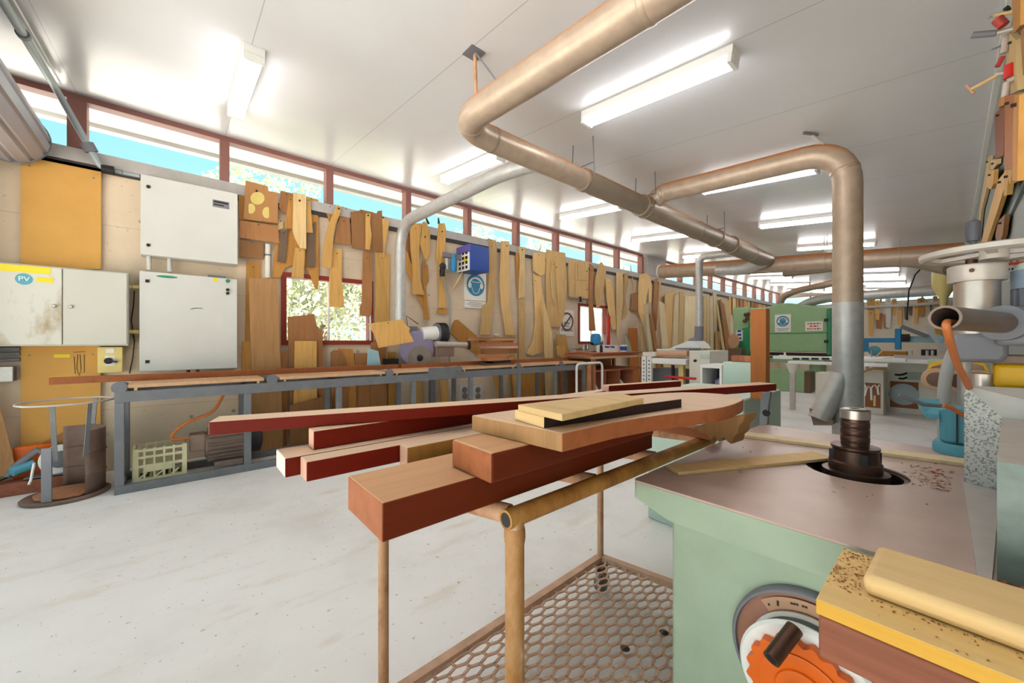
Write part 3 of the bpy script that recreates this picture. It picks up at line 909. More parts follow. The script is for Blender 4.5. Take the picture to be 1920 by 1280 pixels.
# ---- templates hung on the wall, drawn in wall coordinates; off = distance from the wall
def tmpl(pts, off, mat, label, th=0.016, name='wood_template', slots=(), cat='template', group='templates hung along the window wall'):
    o = MB().prism([W(px, py, off) for px, py in pts], (th, 0, 0)).build(name, mat, None, label, cat, group)
    if not slots:
        tp = sorted(pts, key=lambda q: q[1])[:2]
        mx, my = sum(q[0] for q in pts) / len(pts), sum(q[1] for q in pts) / len(pts)
        slots = (((tp[0][0] + tp[1][0]) / 2 * 0.75 + mx * 0.25, (tp[0][1] + tp[1][1]) / 2 * 0.85 + my * 0.15),)
        big = 0.006
    else:
        big = 0.012
    for (px, py) in slots:
        c = W(px, py, off + th + 0.0005)
        MB().cyl(c, c + Vector((0.012, 0, 0)), big, 8).build('hanging_nail', 'ink', o)
    return o
D = [
 # pts, off, mat, label, slots
 ([(447, 346), (521, 364), (522, 421), (448, 412)], .03, 'orangewood', 'plain orange board showing behind the template with three yellow ovals', ()),
 ([(460.5, 338.8), (502, 350), (502.7, 358), (520.3, 362), (521, 419), (455.8, 411), (456.4, 401.5), (460, 347.6)], .07, 'brown', 'brown template painted with three yellow ovals, first beside the high grey cabinet', ((481, 358),)),
 ([(449, 413), (520, 424), (524, 456.6), (449.4, 446)], .05, 'redbrown', 'wide brown board directly under the template with yellow ovals', ()),
 ([(450, 449.5), (494.5, 456), (493, 487), (448.5, 481)], .03, 'brown', 'square brown board hung lowest under the yellow oval template', ()),
 ([(462, 488), (488, 491), (487, 640), (459, 640)], .012, 'orangewood', 'long ochre board on the wall behind the tall weathered plank', ()),
 ([(521, 410), (530, 417), (531, 428), (521, 432)], .03, 'pale', 'small pale hooked offcut peeking out beside the yellow oval template', ()),
 ([(526, 358), (549, 363.5), (548, 402), (539, 401), (529, 399), (522.5, 388)], .04, 'redbrown', 'short red brown template behind the slotted tan slab', ()),
 ([(541, 371), (549, 369), (548.4, 429.6), (533, 428)], .065, 'orangewood', 'flared ochre template hanging beside the slotted tan slab on its cabinet side', ()),
 ([(549.6, 361), (573.6, 365.7), (573.6, 467), (562, 465), (552.5, 447), (548.4, 433)], .09, 'pale', 'long slotted tan slab with one rounded lower corner', ((561.5, 376),)),
 ([(574.8, 370), (580.6, 371), (586, 437), (574, 436)], .065, 'tan', 'narrow flared template hanging beside the slotted tan slab on its far side', ()),
 ([(574.4, 369), (596.4, 375), (597, 533.6), (595.7, 542.8), (590, 541.8), (582.5, 519.4), (570.3, 498), (550, 497), (533.8, 503), (525.6, 520.4), (510.4, 521.5), (515.5, 458.5), (537.8, 430), (550, 430), (574, 410)], .018, 'orangewood', 'orange arch shaped template with two legs hanging over the red window frame', ()),
 ([(525.6, 434), (540, 430), (534.8, 493), (519.6, 489)], .045, 'darkpanel', 'dark grey brown strip over the first leg of the orange arch template', ()),
 ([(574.4, 438), (590.7, 416), (589.6, 501), (575.4, 500)], .045, 'darkpanel', 'dark grey brown strip over the second leg of the orange arch template', ()),
 ([(553, 464.6), (571.4, 466.6), (569.3, 521.5), (546, 519.4)], .065, 'tan', 'plain tan tongue hanging below the slotted slab over the window', ()),
 ([(607.5, 387.5), (630, 384), (617.5, 417.5)], .03, 'orangewood', 'fan shaped orange offcut behind the long curved tan template', ()),
 ([(632, 384), (640, 389), (636, 404), (629, 420), (625, 440), (622.5, 472.5), (620.6, 503), (603, 499), (602.5, 491), (608.8, 447.5), (617.5, 417.5), (623.8, 401)], .085, 'tan', 'long sickle curved tan template sweeping down to the window head', ((635, 391),)),
 ([(640, 387.5), (657.5, 392.5), (656, 412), (635, 411)], .03, 'brown', 'small brown board above the dark framed square', ()),
 ([(635, 411), (655, 410), (657.5, 460), (625, 456)], .055, 'redbrown', 'dark brown square board with a bottom lip beside the curved tan template', ()),
 ([(657.5, 397.5), (673.8, 395), (675, 393), (696, 397.5), (706, 401), (707.5, 396), (715.6, 395), (717.5, 472.5), (680, 468.8), (660, 465)], .06, 'brown', 'big plain brown board behind the wavy pale strip', ()),
 ([(685, 401), (694.4, 401), (693, 417.5), (696, 441), (693, 468.8), (685, 467.5)], .085, 'tan', 'slim wavy pale strip in front of the big brown board', ((690, 404),)),
 ([(716, 410), (727.5, 412.5), (728, 426), (722, 455), (718.8, 485), (717, 426)], .085, 'tan', 'tapering tan pointed template at the edge of the big brown board', ((718, 408),)),
 ([(623.8, 466), (641, 467.5), (640, 520), (645, 576), (617, 575), (617, 520)], .03, 'tan', 'wide tan tongue hanging lowest over the middle of the window', ()),
 ([(680.6, 471), (697, 472.5), (697, 560), (695.6, 589), (692, 593.5), (674.5, 591.5), (673.5, 578), (677.5, 568)], .03, 'redbrown', 'narrow red brown board hanging over the window near its white jamb', ()),
 ([(704, 472.5), (729.5, 476), (728.5, 603), (703, 603)], .03, 'tan', 'long plain pale board between the window and the drop pipe of the duct', ()),
 ([(762, 441), (768, 431), (771, 494), (766, 487), (757, 480)], .03, 'redbrown', 'red brown sliver hanging just behind the drop pipe', ()),
 ([(753.7, 477), (762, 470), (772.6, 503), (772.6, 532), (760.6, 503)], .05, 'orangewood', 'slanting orange strip crossing behind the drop pipe', ()),
 ([(768, 419), (790, 419), (788, 439.5), (784, 474), (786, 520), (795, 553), (772.6, 551), (772.6, 503), (769, 465)], .075, 'tan', 'long waisted tan template next to the drop pipe', ()),
 ([(779.5, 551), (792, 553), (795, 585)], .03, 'orangewood', 'small dark pointed tail under the waisted tan template', ()),
 ([(792, 416), (798, 416), (806, 434), (805, 472), (801, 487.6), (795, 486), (787, 456.7)], .075, 'tan', 'pen shaped tan template between the waisted one and the barky strip', ((797, 444),)),
 ([(791.5, 487.6), (801, 498), (802.7, 527), (797, 537.5), (804.4, 599), (794, 597.6), (793, 537.5), (791.5, 527)], .05, 'orangewood', 'stepped ochre strip hanging below the pen shaped template', ()),
 ([(820.8, 427.5), (822.5, 419), (832.8, 419), (835.4, 429), (833.6, 486), (834.5, 577), (822.5, 577), (821.6, 496), (817, 482.5)], .06, 'tan', 'long strip with a ragged bark edge before the blue box', ((829, 434),)),
 ([(820, 578.5), (838, 578.5), (838, 589), (818, 587)], .03, 'orangewood', 'small orange block at the foot of the ragged bark strip', ()),
 ([(904, 452), (916, 447), (935, 456), (932, 466), (904, 460)], .03, 'orangewood', 'orange offcut sticking up behind the blue box', ()),
 ([(916, 447.5), (929, 451), (931, 466), (928, 510), (926, 565), (918, 627), (900, 627), (903, 575), (914, 565), (916, 510)], .05, 'tan', 'tall tan board directly beyond the blue box and ear muff sign', ()),
 ([(939, 452), (954, 452.5), (953.8, 471), (954, 515), (956, 580), (963.5, 628), (947.5, 628), (940, 580), (937, 545), (936, 520), (938, 480)], .05, 'tan', 'tall tan board curving towards the stack of offcuts', ((950, 461),)),
 ([(966, 463), (971, 464), (973, 530), (970, 560), (967, 500)], .03, 'orangewood', 'slim orange edge strip behind the pale bow ended template', ()),
 ([(971, 462), (983.5, 464), (983, 520), (983.5, 555), (972, 560), (972, 530), (974, 490)], .06, 'pale', 'pale template with a cut lower end, second beyond the ear muff sign', ((979, 468),)),
 ([(972.5, 562), (983, 560.5), (984, 676), (972, 676)], .04, 'tan', 'straight tan board below the pale template with cut lower end', ()),
 ([(998, 474), (1022, 475), (1021, 514), (1012.5, 517), (999, 507.5)], .05, 'tan', 'square tan template with a notched bottom edge before the plywood bow', ()),
 ([(999, 513), (1006, 517), (1012, 517), (1018, 560), (1019, 600), (1017, 660), (995, 667), (987, 662), (998, 640), (1003, 600), (1001, 560)], .03, 'tan', 'bow legged template with a big concave curve reaching down to the bench', ()),
 ([(1023.5, 467.5), (1059, 474.6), (1060, 500), (1062, 546), (1057, 590), (1050, 613), (1030, 613), (1024, 580), (1023, 520)], .04, 'tan', 'large bulging plywood panel carrying a smaller bow and strip', ()),
 ([(1035, 490), (1037, 488), (1035, 520), (1039, 552), (1045, 572), (1041, 574), (1034, 556), (1031, 520)], .065, 'pale', 'thin white edged bow strip hung on the large bulging panel', ()),
 ([(1040.6, 491), (1053, 491), (1058, 541), (1055, 582), (1047, 590), (1044, 545)], .065, 'tan', 'smaller tan bow template hung on the large bulging panel', ((1043, 501),)),
 ([(1065, 488), (1103, 490), (1102, 560), (1066, 559)], .04, 'tan', 'square plywood template with drawn lines above the small window', ((1100, 508), (1100, 543))),
 ([(1105.5, 494), (1112.6, 500), (1110, 557), (1116, 620), (1104, 620), (1103, 560)], .06, 'redbrown', 'tall red brown board crossing the small window', ()),
 ([(1121, 499), (1127, 491), (1136, 504), (1133, 532), (1126, 572), (1118.6, 578.5), (1115, 556.6), (1115, 524)], .06, 'tan', 'leaf shaped template with a pointed top over the small window', ()),
 ([(1134.5, 522), (1144, 524), (1150, 550), (1152.5, 578.5), (1154.7, 617), (1147, 617), (1137, 561)], .06, 'tan', 'crooked stepped template just beyond the leaf shaped one', ()),
 ([(1154.7, 510.6), (1167, 510.6), (1168, 541), (1166.7, 578.5), (1161, 617), (1155.5, 634)], .045, 'pale', 'long pale pointed board before the horseshoe template', ()),
 ([(1170, 513), (1176.6, 510.6), (1176.6, 534.7), (1172, 556.6), (1175.5, 589), (1165.6, 600), (1170, 567.5)], .06, 'tan', 'ragged s curved strip beside the long pale pointed board', ()),
 ([(1184, 550), (1195, 548), (1194, 585), (1182, 582)], .04, 'redbrown', 'pinkish brown board hanging before the horseshoe template', ()),
 ([(1198.5, 515), (1209.4, 511.7), (1218, 517), (1221.4, 534.7), (1220.4, 567.5), (1216, 566.5), (1215.4, 539), (1209.4, 567.5), (1204, 606), (1196, 584), (1196, 541)], .06, 'tan', 'big horseshoe shaped yellow template near the grey pier', ()),
 ([(1226, 524), (1233, 521), (1232, 620), (1222, 620)], .04, 'redbrown', 'tall brown strip hanging under the end of the cross duct', ()),
 ([(1235, 513), (1239, 512), (1238, 565), (1234, 565)], .04, 'tan', 'thin short strip beside the tall brown strip under the cross duct', ()),
]
objs = []
for pts, off, mat, label, slots in D:
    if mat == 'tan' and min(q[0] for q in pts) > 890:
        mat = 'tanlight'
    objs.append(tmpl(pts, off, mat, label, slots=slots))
ov = objs[1]
for cx_, cy_, rx_, ry_, cut in ((482.8, 371.6, 13.2, 12, 0), (470.5, 391, 8, 9.5, -1), (500, 398.5, 8, 10.5, 1)):
    pp = []
    for k in range(24):
        t = 2 * PI * k / 24
        u = math.cos(t)
        if cut and u * cut > 0.55:
            u = 0.55 * cut
        pp.append(W(cx_ + rx_ * u, cy_ + ry_ * math.sin(t), 0.0865))
    MB().prism(pp, (0.0015, 0, 0)).build('painted_oval', paint('yellow oval paint', '#d9c573', 0.7) if 'oval' not in M else M['oval'], ov)
    M['oval'] = ov.children[-1].data.materials[0]
ln = MB()
for pp in ([(1078, 493), (1078, 525), (1100, 526)], [(1083, 494), (1083, 525)], [(1078, 530), (1078, 556)]):
    ln.tube([W(u, v, 0.0565) for u, v in pp], 0.003, 5)
ln.build('drawn_line', 'ink', objs[[d[3] for d in D].index('square plywood template with drawn lines above the small window')])
# bar clamp under the square template
root = thing('bar_clamp', W(1082, 562, 0.09), 'dark bar clamp hanging under the square template with drawn lines', 'clamp')
MB().bar(W(1066, 557, 0.09), W(1100, 562, 0.09), 0.012, 0.03).build('hanging_bar', 'greyplastic', root)
MB().cyl(W(1088, 556, 0.09), W(1088, 566, 0.09), 0.03, 10).build('jaw', 'black', root)
# sticks and nails standing up over the templates
for (p, q, l) in (((798, 405), (804, 420), 'dark steel rod sticking up behind the pen shaped template'), ((822, 408), (823, 420), 'dark steel rod sticking up behind the ragged bark strip'),
                  ((1014, 460), (1010, 474), 'slanting stick poking up behind the notched square template'), ((1182, 497), (1190, 545), 'first curved white sickle template near the horseshoe'), ((1169, 497), (1171, 530), 'thin upright sliver beside the long pale pointed board')):
    MB().tube([W(p[0], p[1], 0.03), W((p[0] * 1.2 + q[0] * 0.8) / 2, (p[1] + q[1]) / 2, 0.03), W(q[0], q[1], 0.03)], [0.008, 0.016, 0.02], 8).build('hanging_sliver' if 'steel' not in l else 'steel_rod', 'pale' if 'steel' not in l else 'black', None, l, 'stick')
# ---- blue box with hearing protection sign, air regulator
a = W(881, 457, 0.4)
b = W(917, 512, 0.4)
x0, x1 = WX + 0.012, WX + 0.4
root = thing('wall_dispenser', (WX, (a.y + b.y) / 2, b.z), 'dark blue box with white perforated side fixed to the wall over the ear muff sign', 'box')
zt, zb2 = a.z, W(900, 508, 0.4).z
MB().box((x0, a.y + 0.012, zb2), (x1, b.y, zt)).build('body', 'darkblue', root, bevel=0.006)
MB().box((x0, a.y, zb2), (x1 - 0.02, a.y + 0.0115, zt - 0.12)).build('side_panel', 'white', root)
gr = MB()
for i in range(3):
    for k in range(4):
        gr.box((x0 + 0.06 + 0.1 * i, a.y - 0.002, zb2 + 0.03 + 0.08 * k), (x0 + 0.12 + 0.1 * i, a.y - 0.0005, zb2 + 0.08 + 0.08 * k))
gr.build('hole_lattice', 'black', root)
MB().box((x0 + 0.22, a.y - 0.002, zt - 0.28), (x0 + 0.31, a.y - 0.0005, zt - 0.19)).build('yellow_label', 'label', root)
MB().box((x0, a.y - 0.012, zt - 0.115), (x1, a.y + 0.011, zt)).build('lid_edge', paint('violet edge', '#6058a8', 0.5), root)
def earmuff_sign(root, c, right, up, w, h, n, txt=True):
    """white plate, blue disc, white head with ear muffs; c = plate centre on its face"""
    c, right, up, n = Vector(c), Vector(right), Vector(up), Vector(n)
    def P(a_, b_, d_=0.0):
        return c + right * a_ * w + up * b_ * w + n * d_
    r_ = 0.42
    dc = 0.16 if txt else 0.05
    MB().prism([P(r_ * math.cos(t * PI / 18), dc + r_ * math.sin(t * PI / 18), 0.001) for t in range(36)], n * 0.001).build('blue_disc', 'signblue', root)
    mb = MB()
    arcp = [P(0.29 * math.cos(PI * t / 12), dc + 0.03 + 0.24 * math.sin(PI * t / 12), 0.0025) for t in range(13)]
    mb.tube(arcp, w * 0.035, 6)
    for s_ in (-1, 1):
        mb.prism([P(s_ * u, dc + v, 0.0025) for u, v in ((0.2, 0.06), (0.33, 0.06), (0.36, -0.04), (0.3, -0.13), (0.2, -0.1))], n * 0.0015)
    mb.tube([P(-0.19, dc - 0.1, 0.0025), P(-0.12, dc - 0.28, 0.0025), P(0, dc - 0.33, 0.0025), P(0.12, dc - 0.28, 0.0025), P(0.19, dc - 0.1, 0.0025)], w * 0.014, 6)
    mb.tube([P(-0.2, dc + 0.13, 0.0025), P(0, dc + 0.1, 0.0025), P(0.2, dc + 0.13, 0.0025)], w * 0.012, 6)
    mb.build('ear_muff_logo', 'signwhite', root)
pa, pb2, pc = W(872, 507, 0.03), W(913.5, 511, 0.03), W(910, 575, 0.03)
yc = (pa.y + W(911, 560, 0.03).y) / 2
wd = (W(912, 540, 0.03).y - pa.y)
zc1 = pa.z - 0.005
root = thing('safety_sign', (WX + 0.03, yc, pc.z), 'white and blue ear muff sign on the wall under the dark blue box', 'sign')
hh = wd * 1.08
MB().box((WX + 0.006, yc - wd / 2, zc1 - hh), (WX + 0.03, yc + wd / 2, zc1)).build('plate', 'signwhite', root)
earmuff_sign(root, (WX + 0.03, yc, zc1 - hh / 2), RY, UZ, wd, hh, Vector((1, 0, 0)), False)
MB().box((WX + 0.006, yc - wd / 2, zc1 - hh - 0.135), (WX + 0.03, yc + wd / 2, zc1 - hh - 0.012)).build('text_plate', 'signwhite', root)
faint_lines((wd * 0.62, wd * 0.78, wd * 0.5), 0.014, 0.03, (WX + 0.0302, yc, zc1 - hh - 0.072), RY, UZ, 'greyplastic', root)
p = W(848, 495, 0.2)
root = thing('air_regulator', p, 'turquoise bowled air regulator on the wall beside the dark blue box', 'regulator')
MB().lathe([(0.03, 0), (0.05, 0.03), (0.05, 0.2), (0.04, 0.24), (0.05, 0.27), (0.03, 0.3)], p + Vector((0, 0.02, -0.13))).build('bowl', 'blue', root)
MB().cyl(p + Vector((0, -0.11, -0.1)), p + Vector((0, -0.11, 0.08)), 0.03, 12).build('gauge_tube', 'galvclean', root)
MB().box(p + Vector((-0.03, -0.17, 0.09)), p + Vector((0.03, 0.16, 0.17))).build('manifold', 'greyplastic', root)
MB().lathe([(0.05, 0), (0.055, 0.03), (0.03, 0.05)], p + Vector((0, -0.19, -0.06)), (1, 0, 0)).lathe([(0.04, 0), (0.045, 0.1), (0.03, 0.13)], p + Vector((0, -0.19, -0.22))).build('black_filter', 'black', root)
MB().tube([p + Vector((0, -0.19, -0.22)), p + Vector((-0.08, -0.10, -0.34)), W(843, 560, 0.04), W(843, 690, 0.04)], 0.014, 10).build('air_pipe', 'conduit', root)
MB().tube([W(868, 508, 0.1), W(862, 520, 0.14), W(850, 541, 0.1)], 0.014, 8).build('wooden_peg', 'pale', None, 'crooked peg jutting out under the dark blue box', 'peg')
# no smoking sign
a, b = W(1050, 580, 0.02), W(1076, 630, 0.02)
root = thing('no_smoking_sign', (WX, (a.y + b.y) / 2, b.z), 'white no smoking sign between the bulging panel and the small window', 'sign')
MB().box((WX + 0.004, a.y, b.z), (WX + 0.02, b.y, a.z)).build('plate', 'signwhite', root)
w_ = b.y - a.y
c = Vector((WX + 0.021, (a.y + b.y) / 2, a.z - w_ * 0.55))
rg = MB().tube([c + Vector((0, math.cos(t * PI / 14), math.sin(t * PI / 14))) * w_ * 0.4 for t in range(29)], w_ * 0.045, 6)
rg.bar(c + Vector((0, -0.28, -0.28)) * w_, c + Vector((0, 0.28, 0.28)) * w_, 0.006, w_ * 0.08)
rg.build('barred_ring', paint('faded sign red', '#7b4a48', 0.6), root)
MB().bar(c + Vector((-0.003, -0.22 * w_, -0.03)), c + Vector((-0.003, 0.2 * w_, -0.03)), 0.004, 0.025).tube([c + Vector((0, 0.2 * w_, 0)), c + Vector((0, 0.24 * w_, 0.04)), c + Vector((0, 0.2 * w_, 0.07))], 0.006, 6).build('cigarette_print', 'ink', root)
text('NO\nSMOKING', w_ * 0.2, (WX + 0.0215, (a.y + b.y) / 2, b.z + w_ * 0.38), RY, UZ, 'ink', root)

# ---- boards standing on the floor along the wall
def standing(pts, off, mat, label, th=0.02, name='leaning_board', group='boards standing along the window wall'):
    """outline in wall coordinates; the last two points drop to the floor"""
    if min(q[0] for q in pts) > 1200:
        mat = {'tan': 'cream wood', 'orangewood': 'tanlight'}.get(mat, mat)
    P = [W(px, py, off) for px, py in pts]
    for i in (-1, -2):
        P[i].z = 0.001
    return MB().prism(P, (th, 0, 0)).build(name, mat, None, label, 'board', group)
S = [
 ([(466, 522), (519.6, 523), (525.6, 695), (530, 838), (475, 840)], .20, 'plank', 'tall weathered wide plank standing before the window frame', .035),
 ([(454, 640), (474, 640), (474, 842), (450, 842)], .06, 'orangewood', 'ochre board half hidden behind the tall weathered plank', .02),
 ([(539, 594), (588.6, 588.5), (593, 610), (604, 622), (609, 830), (545, 830), ], .14, 'redbrown', 'torn topped brown board rising in front of the window', .02),
 ([(522, 660), (538, 658), (538, 830), (522, 830)], .10, 'redbrown', 'dark brown board in the gap beside the tall weathered plank', .02),
 ([(552, 639), (592.7, 639), (593.7, 744), (594, 835), (549, 836)], .2, 'tan', 'yellow knotty board leaning on the torn topped brown board', .02),
 ([(543, 760), (618, 740), (618, 825), (543, 830)], .26, 'redbrown', 'low brown board with a sloping top behind the bench rail', .015),
 ([(620, 660), (626, 656), (640, 657), (650, 680), (652, 820), (620, 820)], .14, 'redbrown', 'rounded top brown board under the window sill', .02),
 ([(633, 652.5), (660, 654), (666, 690), (668, 815), (652, 815), (648, 680)], .10, 'orangewood', 'curved orange board behind the rounded top brown board', .02),
 ([(664, 662), (693, 662), (693, 812), (664, 812)], .06, 'redbrown', 'plain brown board below the far end of the window', .02),
 ([(695, 642), (724, 640), (724, 805), (693, 805)], .10, 'redbrown', 'tall red brown board beside the drop pipe under the tilted square', .02),
 ([(727, 660), (741, 660), (741, 800), (727, 800)], .06, 'orangewood', 'short orange brown board standing behind the drop pipe', .02),
 ([(770, 712), (790, 712), (792, 790), (770, 790)], .04, 'tan', 'pale board standing under the drop saw', .02),
 ([(824, 712), (836, 712), (840, 780), (828, 780)], .08, 'tan', 'narrow knotty board under the bench beside the power points', .02),
 ([(923, 695), (938, 695), (948, 765), (937, 765)], .10, 'orangewood', 'slanting ochre board under the bench beyond the power points', .02),
 ([(955, 695), (1012, 690), (1020, 755), (962, 758)], .06, 'orangewood', 'broad ochre sheet standing under the far half of the bench', .02),
 ([(1028, 690), (1040, 690), (1056, 745), (1040, 745)], .12, 'tan', 'slanting pale board under the bench before the dark crate', .02),
 ([(952, 636), (960, 634), (978, 690), (966, 690)], .11, 'tan', 'short yellow board leaning beside the stack of offcuts', .02),
 ([(1016, 550), (1022, 575), (1033, 620), (1041, 690), (1024, 690), (1021, 630), ][:5], .16, 'pale', 'long pale spear shaped board leaning below the bulging panel', .02),
 ([(1207, 572.6), (1211, 570), (1232, 690), (1223, 690)], .30, 'tan', 'thin pale board leaning beyond the horseshoe template', .025),
 ([(1217, 588), (1221, 588), (1244, 690), (1236, 690)], .22, 'redbrown', 'thin brown batten leaning behind the thin pale board', .025),
 ([(1234.5, 564), (1244, 570), (1258, 690), (1246, 690)], .30, 'cream wood', 'wide pale board leaning beside the white thicknesser', .03),
 ([(1232, 600), (1236, 566), (1234, 690), (1226, 690)], .16, 'tan', 'narrow yellow batten crossing behind the wide pale board', .02),
 ([(1246, 552), (1262, 545), (1262, 690), (1247, 690)], .12, 'orangewood', 'tall brown ply sheet behind the wide pale board', .03),
 ([(1264, 553), (1271, 551), (1268, 690), (1256, 690)], .16, 'tan', 'tan upright board second before the big pale sheet', .03),
 ([(1273, 547), (1281, 547), (1279, 690), (1268, 690)], .12, 'pale', 'tall thin pale board directly before the big pale sheet', .03),
 ([(1283, 556), (1318, 553), (1317, 690), (1281, 690)], .14, 'cream wood', 'big pale sheet of ply standing behind the thicknesser hood', .03),
 ([(1319, 554), (1323, 554), (1323, 690), (1318, 690)], .2, 'pale', 'first of the upright battens just beyond the big pale sheet', .03),
 ([(1324.5, 552), (1328, 552), (1329, 690), (1325, 690)], .16, 'tan', 'second of the upright battens beyond the big pale sheet', .03),
 ([(1330, 556), (1335, 554), (1337, 690), (1332, 690)], .2, 'cream wood', 'third of the upright battens beyond the big pale sheet', .03),
 ([(1336, 548), (1342, 550), (1343, 690), (1338, 690)], .12, 'tan', 'last upright batten before the leaning pole', .03),
 ([(1342, 571), (1344.5, 571), (1366, 680), (1361, 680)], .30, 'pale', 'thin pale pole leaning beside the green machine', .03),
 ([(1348, 562), (1356, 570), (1379, 680), (1366, 680)], .22, 'redbrown', 'brown board leaning behind the thin pale pole', .03),
 ([(1350, 560), (1366, 562), (1372, 690), (1356, 690)], .1, 'pale', 'pale sheet standing furthest before the green machine', .03),
 ([(1341, 622), (1349, 622), (1350, 690), (1342, 690)], .2, 'orangewood', 'short board standing at the foot of the thin pale pole', .02),
 ([(1199, 612), (1206, 612), (1214, 690), (1206, 690)], .2, 'pale', 'short white board standing beside the orange board', .02),
 ([(1178, 615), (1194, 615), (1198, 690), (1182, 690)], .14, 'jarrahZ', 'short orange red board standing below the horseshoe template', .02),
]
for pts, off, mat, label, th in S:
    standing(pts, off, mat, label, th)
# two small squares leaning on the bench end
for pts, off, l in (([(1042, 626), (1060, 628), (1066, 664), (1046, 664)], .10, 'small tan square leaning below the no smoking sign, the one behind'), ([(1041.5, 648), (1058, 647), (1066, 668), (1045, 668)], .14, 'small pale square leaning below the no smoking sign, the one in front')):
    tmpl(pts, off, 'tan', l, name='board_offcut', cat='board', group='small boards on the far bench')
tl = [(690, 606.7), (755, 598.5), (759, 608), (768, 615), (766, 622), (775.5, 640), (709.5, 652), (703, 630)]
tmpl(tl, .50, 'tan', 'tilted tan board with a notched edge held up before the drop pipe', name='tilted_board', cat='board', group='')
tmpl([(842, 622), (852, 600), (858, 599), (900, 636), (905, 640), (905, 666), (898, 668), (870, 648)], .012, 'orangewood', 'ochre board lying aslant behind the stack of offcuts', name='leaning_board', cat='board', group='boards standing along the window wall')
# power points
for (a0, b0, l) in (((862, 722), (880, 750), 'white power point with red switch under the bench, the nearer to the drop saw'), ((887, 722), (905, 750), 'dusty power point under the bench, the farther from the drop saw')):
    a, b = W(a0[0], a0[1], 0.05), W(b0[0], b0[1], 0.05)
    root = thing('power_outlet', (WX, (a.y + b.y) / 2, b.z), l, 'outlet', 'power points under the bench')
    MB().box((WX + 0.005, a.y, b.z), (WX + 0.05, b.y, a.z)).build('mounting_plate', 'box', root, bevel=0.004)
    for k, m_ in ((0.68, 'greyplastic'), (0.3, 'motorbrown')):
        MB().lathe([(0.05, 0), (0.05, 0.015), (0.03, 0.03)], (WX + 0.051, (a.y + b.y) / 2, b.z + (a.z - b.z) * k), (1, 0, 0)).build('socket', m_, root)
# ================================================================ roller bench in front of the window wall
FX, BX = -4.69, -5.15           # front and back frame lines
root = thing('docking_bench', (-4.92, 2.8, 0), 'long grey steel docking bench with a dusty board top running along the window wall', 'bench')
EY0, EY1 = -0.42, 5.95
def rail(x, z0, z1, nm):
    MB().box((x - 0.025, EY0, z0), (x + 0.025, EY1, z1)).build(nm, 'benchsteel', root, bevel=0.003)
rail(FX, 0.785, 0.88, 'top_rail')
rail(FX, 0.0, 0.07, 'bottom_rail')
rail(BX, 0.785, 0.88, 'top_rail')
rail(BX, 0.0, 0.07, 'bottom_rail')
legy = [EY0 + 0.03, 0.52, 1.40, 2.34, 3.26, 4.22, 5.1, EY1 - 0.03]
for x in (FX, BX):
    for y in legy:
        MB().box((x - 0.025, y - 0.03, 0.0705), (x + 0.025, y + 0.03, 0.7845)).build('leg', 'benchsteel', root, bevel=0.003)
for y in legy:
    for z0, z1 in ((0.0, 0.05), (0.80, 0.86)):
        MB().box((BX + 0.0255, y - 0.02, z0), (FX - 0.0255, y + 0.02, z1)).build('cross_bar', 'benchsteel', root)
segs = [(EY0 + 0.08, 0.66), (0.80, 1.95), (2.06, 3.0), (3.1, 4.15), (4.26, 5.2), (5.3, 5.95)]
for a, b in segs:
    MB().box((BX - 0.02, a, 0.905), (FX + 0.02, b, 0.935)).build('top_board', 'benchtop', root, bevel=0.003)
    for yy in (a + 0.05, b - 0.05):
        MB().box((FX - 0.02, yy - 0.01, 0.8805), (FX + 0.01, yy + 0.01, 0.9045)).build('board_peg', 'pale', root)
for i, y in enumerate([EY0 + 0.03] + [(segs[k][1] + segs[k + 1][0]) / 2 for k in range(5)]):
    r_ = 0.05
    MB().cyl((BX + 0.06, y, 0.898), (FX + 0.004, y, 0.898), 0.035, 18).build('roller', 'benchsteel', root)
    MB().cyl((FX + 0.005, y, 0.915), (FX + 0.028, y, 0.915), r_, 20).build('roller_hanger', 'benchsteel', root)
    MB().box((FX + 0.006, y - 0.045, 0.8805), (FX + 0.027, y + 0.045, 0.915)).build('roller_bracket', 'benchsteel', root)
MB().box((FX + 0.0255, 2.55, 0.80), (FX + 0.03, 3.0, 0.955)).build('stop_plate', 'greendark' if False else 'benchsteel', root)
# long brown fence timbers on the back edge
for a, b, l in ((-0.85, 2.32, 'long brown fence timber on the back of the bench, reaching past its near end'), (2.36, 4.3, 'second brown fence timber, starting at the drop saw'), (4.33, 5.95, 'third darker fence timber at the far end of the bench')):
    MB().box((-5.16, a, 0.9355), (-5.10, b, 0.995)).build('fence_timber', ['fenceX', 'fenceX', 'offcut'][0], None, l, 'timber', 'timbers along the back of the bench', bevel=0.003)
# ---- drop saw
sx_ = -5.35
def B(px, py, x):
    return at(px, py, x=x)
c = B(797, 655, -5.0)
root = thing('drop_saw', (-5.35, c.y + 0.2, 0.80), 'old drop saw with mauve blade guard and white motor at the back of the bench', 'saw')
MB().box((-5.46, c.y - 0.78, 0.80), (-5.2, c.y + 0.5, 0.86)).box((-5.45, c.y + 0.3, 0.0), (-5.37, c.y + 0.38, 0.7995)).build('saw_base', 'greyplastic', root)
cc = Vector((-5.25, c.y, 1.20))
g = []
for k in range(25):
    t = -0.55 + 2 * PI * k / 24 * 0.62
    g.append(cc + Vector((0, -0.26 * math.sin(t), 0.27 * math.cos(t))))
MB().lathe([(0.25, -0.035), (0.275, -0.02), (0.275, 0.02), (0.25, 0.035)], cc, (1, 0, 0), 36).build('blade_guard', 'purple', root)
MB().lathe([(0.19, 0), (0.19, 0.003)], cc + Vector((0.036, 0.03, -0.13)), (1, 0, 0), 32).build('blade', 'steel', root)
